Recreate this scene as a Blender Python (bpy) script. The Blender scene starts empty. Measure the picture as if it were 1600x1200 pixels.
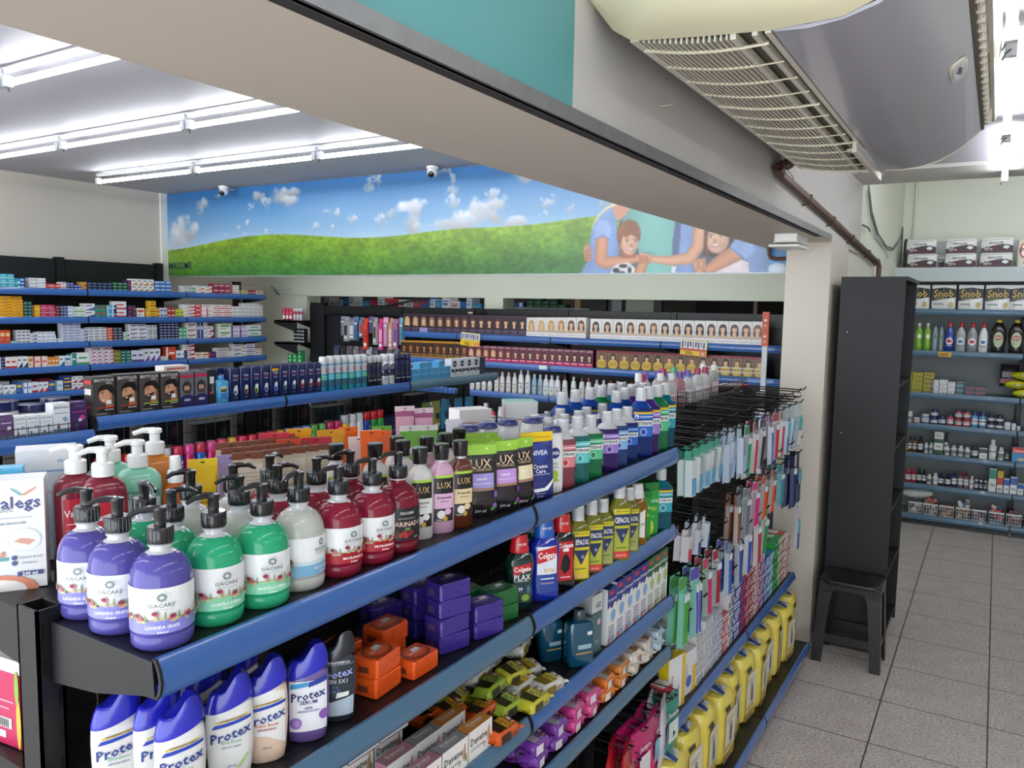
import bpy, math, random, bisect
import numpy as np
from mathutils import Vector, Matrix
random.seed(7)
C = bpy.context.scene.collection
SC = bpy.context.scene
PI = math.pi
# ------------------------------------------------------------------ camera
def set_camera():
    f = 1237.3
    yaw, pit, rol = (math.radians(a) for a in (31.361, 5.540, 1.060))
    F = Vector((-math.sin(yaw)*math.cos(pit), math.cos(yaw)*math.cos(pit), -math.sin(pit)))
    r = Vector((math.cos(yaw), math.sin(yaw), 0)); u = r.cross(F)
    R = r*math.cos(rol)+u*math.sin(rol); U = -r*math.sin(rol)+u*math.cos(rol)
    cd = bpy.data.cameras.new('camera'); cam = bpy.data.objects.new('camera', cd); C.objects.link(cam)
    M = Matrix((R, U, -F)).transposed().to_4x4(); M.translation = Vector((0, 0, 1.85)); cam.matrix_world = M
    cd.sensor_fit = 'HORIZONTAL'; cd.sensor_width = 36.0; cd.lens = f/1600*36; cd.clip_start = .02; cd.clip_end = 100
    SC.camera = cam
set_camera()
# ------------------------------------------------------------------ world (daylight of the open shop front behind the camera), exposure
w = bpy.data.worlds.new('daylight'); SC.world = w; w.use_nodes = True
w.node_tree.nodes['Background'].inputs[0].default_value = (.86, .93, 1, 1)
w.node_tree.nodes['Background'].inputs[1].default_value = 2.5
SC.view_settings.view_transform = 'Standard'; SC.view_settings.look = 'None'
SC.view_settings.exposure = 0.82; SC.view_settings.gamma = 1
TUBE = 15.0
# ------------------------------------------------------------------ materials
def lin(h):
    h = h.lstrip('#')
    if len(h) == 3: h = ''.join(c*2 for c in h)
    o = []
    for i in (0, 2, 4):
        c = int(h[i:i+2], 16)/255
        o.append(c/12.92 if c <= .04045 else ((c+.055)/1.055)**2.4)
    return (*o, 1)
_m = {}
def mat(col, rough=.4, metal=0, trans=0, emit=0, alpha=1, coat=0, noise=0, nscale=30, bump=0):
    k = (col, rough, metal, trans, emit, alpha, coat, noise, nscale, bump)
    if k in _m: return _m[k]
    m = bpy.data.materials.new('mat_'+col.strip('#')); m.use_nodes = True
    nt = m.node_tree; b = nt.nodes['Principled BSDF']
    b.inputs['Base Color'].default_value = lin(col); b.inputs['Roughness'].default_value = rough
    b.inputs['Metallic'].default_value = metal; b.inputs['Coat Weight'].default_value = coat
    if trans: b.inputs['Transmission Weight'].default_value = trans; b.inputs['IOR'].default_value = 1.2
    if alpha < 1: b.inputs['Alpha'].default_value = alpha
    if emit: b.inputs['Emission Color'].default_value = lin(col); b.inputs['Emission Strength'].default_value = emit
    if noise or bump:
        tc = nt.nodes.new('ShaderNodeTexCoord'); n = nt.nodes.new('ShaderNodeTexNoise')
        n.inputs['Scale'].default_value = nscale; n.inputs['Detail'].default_value = 4
        nt.links.new(tc.outputs['Object'], n.inputs['Vector'])
        if noise:
            mx = nt.nodes.new('ShaderNodeMix'); mx.data_type = 'RGBA'
            c = lin(col); mx.inputs[6].default_value = tuple(v*(1-noise) for v in c[:3])+(1,)
            mx.inputs[7].default_value = tuple(min(1, v*(1+noise)) for v in c[:3])+(1,)
            nt.links.new(n.outputs[0], mx.inputs[0]); nt.links.new(mx.outputs[2], b.inputs['Base Color'])
        if bump:
            bp = nt.nodes.new('ShaderNodeBump'); bp.inputs['Strength'].default_value = bump; bp.inputs['Distance'].default_value = .004
            nt.links.new(n.outputs[0], bp.inputs['Height']); nt.links.new(bp.outputs[0], b.inputs['Normal'])
    _m[k] = m; return m
def P(col): return mat(col, .35)                       # plain print / card
def PL(col): return mat(col, .22, coat=.4)             # glossy plastic
def FILM(col): return mat(col, .22, coat=.3, bump=.9, nscale=60)
# ------------------------------------------------------------------ text outlines
_t = {}
def text_polys(s):
    if s in _t: return _t[s]
    cu = bpy.data.curves.new('lettering', 'FONT'); cu.body = s; cu.resolution_u = 1; cu.offset = .018
    ob = bpy.data.objects.new('lettering', cu); C.objects.link(ob)
    dg = bpy.context.evaluated_depsgraph_get(); me = ob.evaluated_get(dg).to_mesh()
    vs = [(v.co.x/.7, v.co.y/.7) for v in me.vertices]; fs = [tuple(p.vertices) for p in me.polygons]
    bpy.data.objects.remove(ob); bpy.data.curves.remove(cu)
    xs = [v[0] for v in vs] or [0, 1]
    _t[s] = (vs, fs, min(xs), max(xs)); return _t[s]
# ------------------------------------------------------------------ mesh builder
class MB:
    def __init__(s): s.v = []; s.f = []; s.m = []; s.sm = []; s.mats = []; s.lift = .0002
    def mi(s, m):
        if isinstance(m, str): m = P(m)
        if m not in s.mats: s.mats.append(m)
        return s.mats.index(m)
    def poly(s, pts, m, smooth=False):
        i = len(s.v); s.v += [tuple(p) for p in pts]; s.f.append(tuple(range(i, i+len(pts)))); s.m.append(s.mi(m)); s.sm.append(smooth)
    def faces(s, vs, fs, m, smooth=False):
        i = len(s.v); s.v += [tuple(p) for p in vs]; k = s.mi(m)
        for f in fs: s.f.append(tuple(a+i for a in f)); s.m.append(k); s.sm.append(smooth)
    def box(s, x0, y0, z0, x1, y1, z1, m, top=None, front=None, side=None):
        x0, x1 = min(x0, x1), max(x0, x1); y0, y1 = min(y0, y1), max(y0, y1); z0, z1 = min(z0, z1), max(z0, z1)
        v = [(x0, y0, z0), (x1, y0, z0), (x1, y1, z0), (x0, y1, z0), (x0, y0, z1), (x1, y0, z1), (x1, y1, z1), (x0, y1, z1)]
        F = [(3, 2, 1, 0), (4, 5, 6, 7), (0, 1, 5, 4), (1, 2, 6, 5), (2, 3, 7, 6), (3, 0, 4, 7)]
        ms = [m, top or m, front or m, side or m, m, side or m]
        i = len(s.v); s.v += v
        for f, mm in zip(F, ms): s.f.append(tuple(a+i for a in f)); s.m.append(s.mi(mm)); s.sm.append(False)
    def loft(s, rings, m, smooth=True, cap0=True, cap1=True):      # rings: lists of points of equal length
        n = len(rings[0]); i = len(s.v)
        for r in rings: s.v += [tuple(p) for p in r]
        k = s.mi(m)
        for a in range(len(rings)-1):
            for b in range(n):
                c = (b+1) % n
                s.f.append((i+a*n+b, i+a*n+c, i+(a+1)*n+c, i+(a+1)*n+b)); s.m.append(k); s.sm.append(smooth)
        if cap0: s.f.append(tuple(i+b for b in reversed(range(n)))); s.m.append(k); s.sm.append(False)
        if cap1: s.f.append(tuple(i+(len(rings)-1)*n+b for b in range(n))); s.m.append(k); s.sm.append(False)
    def lathe(s, prof, m, n=20, rx=1, ry=1, e=2, cx=0, cy=0, z=0, smooth=True):   # prof: (radius factor, z)
        rings = []
        for r, h in prof:
            R = []
            for k in range(n):
                t = 2*PI*(k+.5)/n; c, q = math.cos(t), math.sin(t)
                R.append((cx+rx*r*math.copysign(abs(c)**(2/e), c), cy+ry*r*math.copysign(abs(q)**(2/e), q), z+h))
            rings.append(R)
        s.loft(rings, m, smooth)
    def tube(s, pts, r, m, n=6):
        pts = [Vector(p) for p in pts]; rings = []
        for i, p in enumerate(pts):
            d = (pts[min(i+1, len(pts)-1)]-pts[max(i-1, 0)]).normalized()
            a = Vector((0, 0, 1)) if abs(d.z) < .9 else Vector((1, 0, 0))
            u = d.cross(a).normalized(); w_ = d.cross(u).normalized()
            rr = r[i] if isinstance(r, (list, tuple)) else r
            rings.append([p+u*rr*math.cos(2*PI*k/n)+w_*rr*math.sin(2*PI*k/n) for k in range(n)])
        s.loft(rings, m)
    def prism(s, outline, axis, a, b, m):                          # outline in the two other axes, extruded a..b
        def q(p, c): return {'x': (c, p[0], p[1]), 'y': (p[0], c, p[1]), 'z': (p[0], p[1], c)}[axis]
        s.loft([[q(p, a) for p in outline], [q(p, b) for p in outline]], m, smooth=False)
    # printed marks: mapping g(u, v, lift) -> point
    def dpoly(s, g, pts, m, step=0):
        s.lift += .00012
        if not step: s.poly([g(u, v, s.lift) for u, v in pts], m); return
        def cut(P_, ax, c, sgn):
            o = []
            for a, b in zip(P_, P_[1:]+P_[:1]):
                ia, ib = sgn*(a[ax]-c) >= 0, sgn*(b[ax]-c) >= 0
                if ia: o.append(a)
                if ia != ib: t = (c-a[ax])/(b[ax]-a[ax]); o.append((a[0]+(b[0]-a[0])*t, a[1]+(b[1]-a[1])*t))
            return o
        def slabs(P_, ax, st):
            u0, u1 = min(p[ax] for p in P_), max(p[ax] for p in P_); n = max(1, int((u1-u0)/st+.5)); out = []
            for i in range(n):
                q = list(P_)
                if i: q = cut(q, ax, u0+(u1-u0)*i/n, 1)
                if i < n-1 and q: q = cut(q, ax, u0+(u1-u0)*(i+1)/n, -1)
                if len(q) > 2: out.append(q)
            return out
        for q in slabs(list(pts), 0, step):
            for r in slabs(q, 1, .013): s.poly([g(u, v, s.lift) for u, v in r], m)
    def drect(s, g, u0, v0, u1, v1, m, step=.0): s.dpoly(g, [(u0, v0), (u1, v0), (u1, v1), (u0, v1)], m, step)
    def dell(s, g, u, v, ru, rv, m, n=12, step=0): s.dpoly(g, [(u+ru*math.cos(2*PI*k/n), v+rv*math.sin(2*PI*k/n)) for k in range(n)], m, step)
    def dtext(s, g, t, u, v, h, m, maxw=None, rot=False, al='c'):
        vs, fs, x0, x1 = text_polys(t); s.lift += .00012
        k = h; wd = (x1-x0)*h; kx = h if not maxw or wd <= maxw else h*maxw/wd
        off = (x0+x1)/2 if al == 'c' else x0
        pts = [((x-off)*kx, (y-.5)*k) for x, y in vs]
        if rot: pts = [(-b, a) for a, b in pts]
        s.faces([g(u+a, v+b, s.lift) for a, b in pts], fs, m)
    def marks(s, g, w_, h_, L, step=0):                            # fractions of the face w_ x h_, u centred, v from the bottom
        for d in L:
            k = d[0]
            if k == 'r': s.drect(g, d[1]*w_, d[2]*h_, d[3]*w_, d[4]*h_, d[5], step)
            elif k == 'e': s.dell(g, d[1]*w_, d[2]*h_, d[3]*w_, d[4]*h_, d[5], 14, step)
            elif k == 'c': s.dell(g, d[1]*w_, d[2]*h_, d[3]*w_, d[3]*w_, d[4], 14, step)
            elif k == 't': s.dtext(lambda u, v, l: g(u, v, l+.0005), d[1], d[2]*w_, d[3]*h_, d[4]*h_, d[5], d[6]*w_ if len(d) > 6 else w_*.92)
            elif k == 'T': s.dtext(lambda u, v, l, U=d[7] if len(d) > 7 else .22: g(u, v+u*U, l+.0005), d[1], d[2]*w_, d[3]*h_, d[4]*h_, d[5], d[6]*w_)
            elif k == 'v': s.dtext(g, d[1], d[2]*w_, d[3]*h_, d[4]*w_, d[5], rot=True)
            elif k == 'p': s.dpoly(g, [(a*w_, b*h_) for a, b in d[1]], d[2], step)
    def mesh(s, name):
        me = bpy.data.meshes.new(name); me.from_pydata(s.v, [], s.f)
        for m in s.mats: me.materials.append(m)
        me.polygons.foreach_set('material_index', s.m); me.polygons.foreach_set('use_smooth', s.sm); me.update()
        if any(s.sm): me.set_sharp_from_angle(angle=math.radians(42))
        return me
    def build(s, name, parent=None, loc=(0, 0, 0), rz=0):
        o = bpy.data.objects.new(name, s.mesh(name)); C.objects.link(o); o.parent = parent; o.location = loc; o.rotation_euler = (0, 0, rz); return o
def plane(O, U, V):                                                # flat mapping at O with axes U, V
    O, U, V = Vector(O), Vector(U), Vector(V); N = U.cross(V).normalized()
    return lambda u, v, l: tuple(O+U*u+V*v+N*l)
def front(y): return lambda u, v, l: (u, y-l, v)
def round_map(rx, ry, e=2, cx=0, cy=0, prof=None):                 # wraps u (arc length) around a (super)ellipse, front at -Y
    n = 160; ts = [PI*i/n for i in range(n+1)]; ps = [(rx*math.sin(t)**(2/e), -ry*math.copysign(abs(math.cos(t))**(2/e), math.cos(t))) for t in ts]; ls = [0]
    for p, q in zip(ps, ps[1:]): ls.append(ls[-1]+math.dist(p, q))
    def g(u, v, l):
        k = 1
        if prof:
            for (r0, z0), (r1, z1) in zip(prof, prof[1:]):
                if z0 <= v <= z1 and z1 > z0: k = r0+(r1-r0)*(v-z0)/(z1-z0)
        a = min(abs(u)/k, ls[-1]*.999); i = min(n-1, bisect.bisect_right(ls, a)-1); f = (a-ls[i])/max(1e-9, ls[i+1]-ls[i])
        x, y = ps[i][0]+(ps[i+1][0]-ps[i][0])*f, ps[i][1]+(ps[i+1][1]-ps[i][1])*f
        nx, ny = abs(x/rx)**(e-1)/rx, -abs(y/ry)**(e-1)/ry if y < 0 else abs(y/ry)**(e-1)/ry; m_ = math.hypot(nx, ny) or 1
        return (cx+math.copysign(x*k+l*nx/m_, u), cy+y*k+l*ny/m_, v)
    return g
# ------------------------------------------------------------------ scene objects
def tag(o, label=None, cat=None, group=None, kind=None):
    for k, v in (('label', label), ('category', cat), ('group', group), ('kind', kind)):
        if v: o[k] = v
    return o
def thing(name, label, cat, loc=(0, 0, 0), rz=0, group=None):
    o = bpy.data.objects.new(name, None); C.objects.link(o); o.location = loc; o.rotation_euler = (0, 0, rz); o.empty_display_size = .02
    return tag(o, label, cat, group)
def struct(name, mb): return tag(mb.build(name), kind='structure')
LABELS = {}
def place(proto, name, label, cat, loc, rz=0, group=None, scale=(1, 1, 1), tilt=0, roll=0):
    """proto: one mesh, or a list (part name, mesh, [sub-parts])"""
    if isinstance(proto, list):
        r = thing(name, label, cat, loc, rz, group)
        def add(parts, par):
            for q in parts:
                o = bpy.data.objects.new(q[0], q[1]); C.objects.link(o); o.parent = par
                if len(q) > 2: add(q[2], o)
        add(proto, r)
    else:
        r = bpy.data.objects.new(name, proto); C.objects.link(r); r.location = loc; tag(r, label, cat, group)
    r.rotation_euler = (tilt, roll, rz); r.scale = scale
    LABELS.setdefault(label, []).append(r.name)
    return r
ORD = ('zeroth first second third fourth fifth sixth seventh eighth ninth tenth eleventh twelfth thirteenth fourteenth fifteenth sixteenth seventeenth '
       'eighteenth nineteenth twentieth').split()
TENS = {20: 'twenty', 30: 'thirty', 40: 'forty', 50: 'fifty', 60: 'sixty'}
def nth(i):
    if i <= 20: return ORD[i]
    if i % 10 == 0: return TENS[i][:-1]+'ieth'
    return TENS[i//10*10]+'-'+ORD[i % 10]
NAMES = {'white': 'f0f0f0', 'grey': '8a8f94', 'black': '181818', 'navy': '232c58', 'blue': '2f66b8', 'light blue': '62b0dc', 'teal': '2a8a90', 'dark green': '1f5a48', 'green': '44a050',
         'yellow': 'ecc030', 'orange': 'e0702c', 'red': 'd0342e', 'magenta': 'b5244f', 'purple': '5c3c8c', 'brown': '6a4a30', 'cream': 'ecdfb8', 'pink': 'e0a8bc', 'lime': 'b8c83c', 'mint': '7cc8a4', 'lilac': 'b4a4d4'}
def cname(h):
    h = h.lstrip('#'); h = ''.join(c*2 for c in h) if len(h) == 3 else h
    a = [int(h[i:i+2], 16) for i in (0, 2, 4)]
    return min(NAMES, key=lambda k: sum((a[i]-int(NAMES[k][2*i:2*i+2], 16))**2 for i in range(3)))
# ------------------------------------------------------------------ structure
WALL = mat('#cec6b8', .6, noise=.03, nscale=3)
WALLG = mat('#dfe2d0', .55, noise=.03, nscale=3)
CEIL = mat('#aeacb1', .6, noise=.03, nscale=2)
GREYW = mat('#c9c6c2', .6, noise=.05, nscale=4)
def slab(name, x0, y0, z0, x1, y1, z1, m): mb = MB(); mb.box(x0, y0, z0, x1, y1, z1, m); return struct(name, mb)
def floor_mat():
    m = bpy.data.materials.new('granite_tiles'); m.use_nodes = True; nt = m.node_tree; b = nt.nodes['Principled BSDF']
    N = nt.nodes.new; L = nt.links.new
    tc = N('ShaderNodeTexCoord'); mp = N('ShaderNodeMapping'); L(tc.outputs['Object'], mp.inputs[0]); mp.inputs['Scale'].default_value = (1, 1.6, 1)
    n1 = N('ShaderNodeTexNoise'); n1.inputs['Scale'].default_value = 75; n1.inputs['Detail'].default_value = 5; n1.inputs['Roughness'].default_value = .7; L(mp.outputs[0], n1.inputs[0])
    cr = N('ShaderNodeValToRGB'); e = cr.color_ramp.elements
    e[0].position = .34; e[0].color = lin('#7a736d'); e[1].position = .68; e[1].color = lin('#e8e0d8')
    for p, c in ((.43, '#b0a69e'), (.5, '#d0c6bd'), (.57, '#dbd2ca')): x = e.new(p); x.color = lin(c)
    L(n1.outputs[0], cr.inputs[0])
    n2 = N('ShaderNodeTexNoise'); n2.inputs['Scale'].default_value = 9; n2.inputs['Detail'].default_value = 3; L(tc.outputs['Object'], n2.inputs[0])
    mx = N('ShaderNodeMix'); mx.data_type = 'RGBA'; mx.blend_type = 'MULTIPLY'; mx.inputs[0].default_value = .35; L(cr.outputs[0], mx.inputs[6])
    c2 = N('ShaderNodeValToRGB'); c2.color_ramp.elements[0].position = .35; c2.color_ramp.elements[0].color = (.68, .66, .65, 1); c2.color_ramp.elements[1].position = .65; c2.color_ramp.elements[1].color = (1, 1, 1, 1)
    L(n2.outputs[0], c2.inputs[0]); L(c2.outputs[0], mx.inputs[7])
    br = N('ShaderNodeTexBrick'); br.offset = 0; br.inputs['Scale'].default_value = 1; br.inputs['Brick Width'].default_value = .442; br.inputs['Row Height'].default_value = .4446
    br.inputs['Mortar Size'].default_value = .0035; br.inputs['Color1'].default_value = (0, 0, 0, 1); br.inputs['Color2'].default_value = (0, 0, 0, 1); br.inputs['Mortar'].default_value = (1, 1, 1, 1)
    m2 = N('ShaderNodeMapping'); m2.inputs['Location'].default_value = (.36+.442*30, -3.608+.4446*30, 0); L(tc.outputs['Object'], m2.inputs[0]); L(m2.outputs[0], br.inputs[0])
    m3 = N('ShaderNodeMix'); m3.data_type = 'RGBA'; L(br.outputs[0], m3.inputs[0]); L(mx.outputs[2], m3.inputs[6]); m3.inputs[7].default_value = lin('#55504c')
    L(m3.outputs[2], b.inputs['Base Color']); b.inputs['Roughness'].default_value = .33
    return m
slab('floor', -7.2, -3, -.1, 3.6, 9.5, 0, floor_mat())
slab('ceiling', -7.0, -3, 2.865, -1.207, 6.1, 2.96, CEIL)
slab('ceiling', -.783, -3, 2.68, 3.5, 5.03, 2.8, CEIL)
slab('ceiling', -.783, 5.03, 2.66, 3.5, 5.52, 2.8, GREYW)
slab('ceiling', -1.0, 5.52, 3.25, 3.5, 8.3, 3.35, CEIL)
slab('wall_left', -7.1, -3, 0, -6.98, 6.1, 3.0, WALL)
slab('trim_1', -6.98, -3, 2.185, -6.853, 4.8, 2.865, WALL)
slab('trim_2', -6.98, 4.76, 1.98, -6.83, 4.83, 2.865, mat('#e8e6e0', .5))
slab('trim_3', -6.98, 3.82, 2.07, -6.86, 3.9, 2.19, mat('#dcdad2', .5))
# lowered slab behind the mural and the back wall with its two openings
slab('wall_bulkhead', -6.98, 4.846, 2.09, -1.0, 4.93, 2.865, WALLG)
slab('wall_back', -6.98, 6.1, 2.6, -.99, 6.3, 2.9, WALLG)
slab('wall_back', -6.98, 6.1, 0, -6.30, 6.3, 2.6, WALLG)
slab('wall_back', -6.30, 6.1, 1.93, -.99, 6.3, 2.6, WALLG)
slab('wall_back', -4.03, 6.1, 0, -3.83, 6.3, 1.93, WALLG)
slab('wall_back', -6.30, 6.1, 0, -.99, 6.3, 1.3, WALLG)
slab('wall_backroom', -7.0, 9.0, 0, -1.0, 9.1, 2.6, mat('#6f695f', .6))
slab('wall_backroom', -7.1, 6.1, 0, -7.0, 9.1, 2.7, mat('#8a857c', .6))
slab('ceiling', -7.0, 6.3, 2.6, -1.0, 9.0, 2.7, CEIL)
slab('wall_partition', -1.14, 5.9, 0, -.9, 9.0, 2.9, WALL)
# beam over the gondola and the column
BEAM = mat('#d6c9ba', .6, noise=.03, nscale=3)
mb = MB(); mb.box(-1.207, -3, 2.228, -.783, 5.52, 2.865, GREYW)
mb.poly([(-1.207, -3, 2.2278), (-.783, -3, 2.2278), (-.783, 5.52, 2.2278), (-1.207, 5.52, 2.2278)], BEAM)
mb.poly([(-.7826, -3, 2.262), (-.7826, 1.505, 2.262), (-.7826, 1.505, 2.68), (-.7826, -3, 2.68)], mat('#5c9fa0', .45, noise=.05, nscale=4))
struct('wall_beam', mb)
mb = MB(); mb.box(-.787, -3, 2.232, -.776, 4.5, 2.262, mat('#8e8f90', .45, metal=.5, noise=.2, nscale=25)); mb.box(-.806, -3, 2.2265, -.783, 4.2, 2.232, mat('#3a3634', .7)); struct('trim_with_shadow_line', mb)  # dark lower box paints the shadow line under the metal strip
slab('wall_column', -1.015, 4.54, 0, -.783, 5.1, 2.228, WALL)
slab('wall_side', -.99, 5.1, 0, -.8, 8.2, 3.25, WALLG)
slab('wall_end', -.9, 8.15, 0, 3.5, 8.25, 3.3, WALLG)
slab('wall_right', 3.4, -3, 0, 3.5, 8.3, 3.3, WALL)
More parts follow.
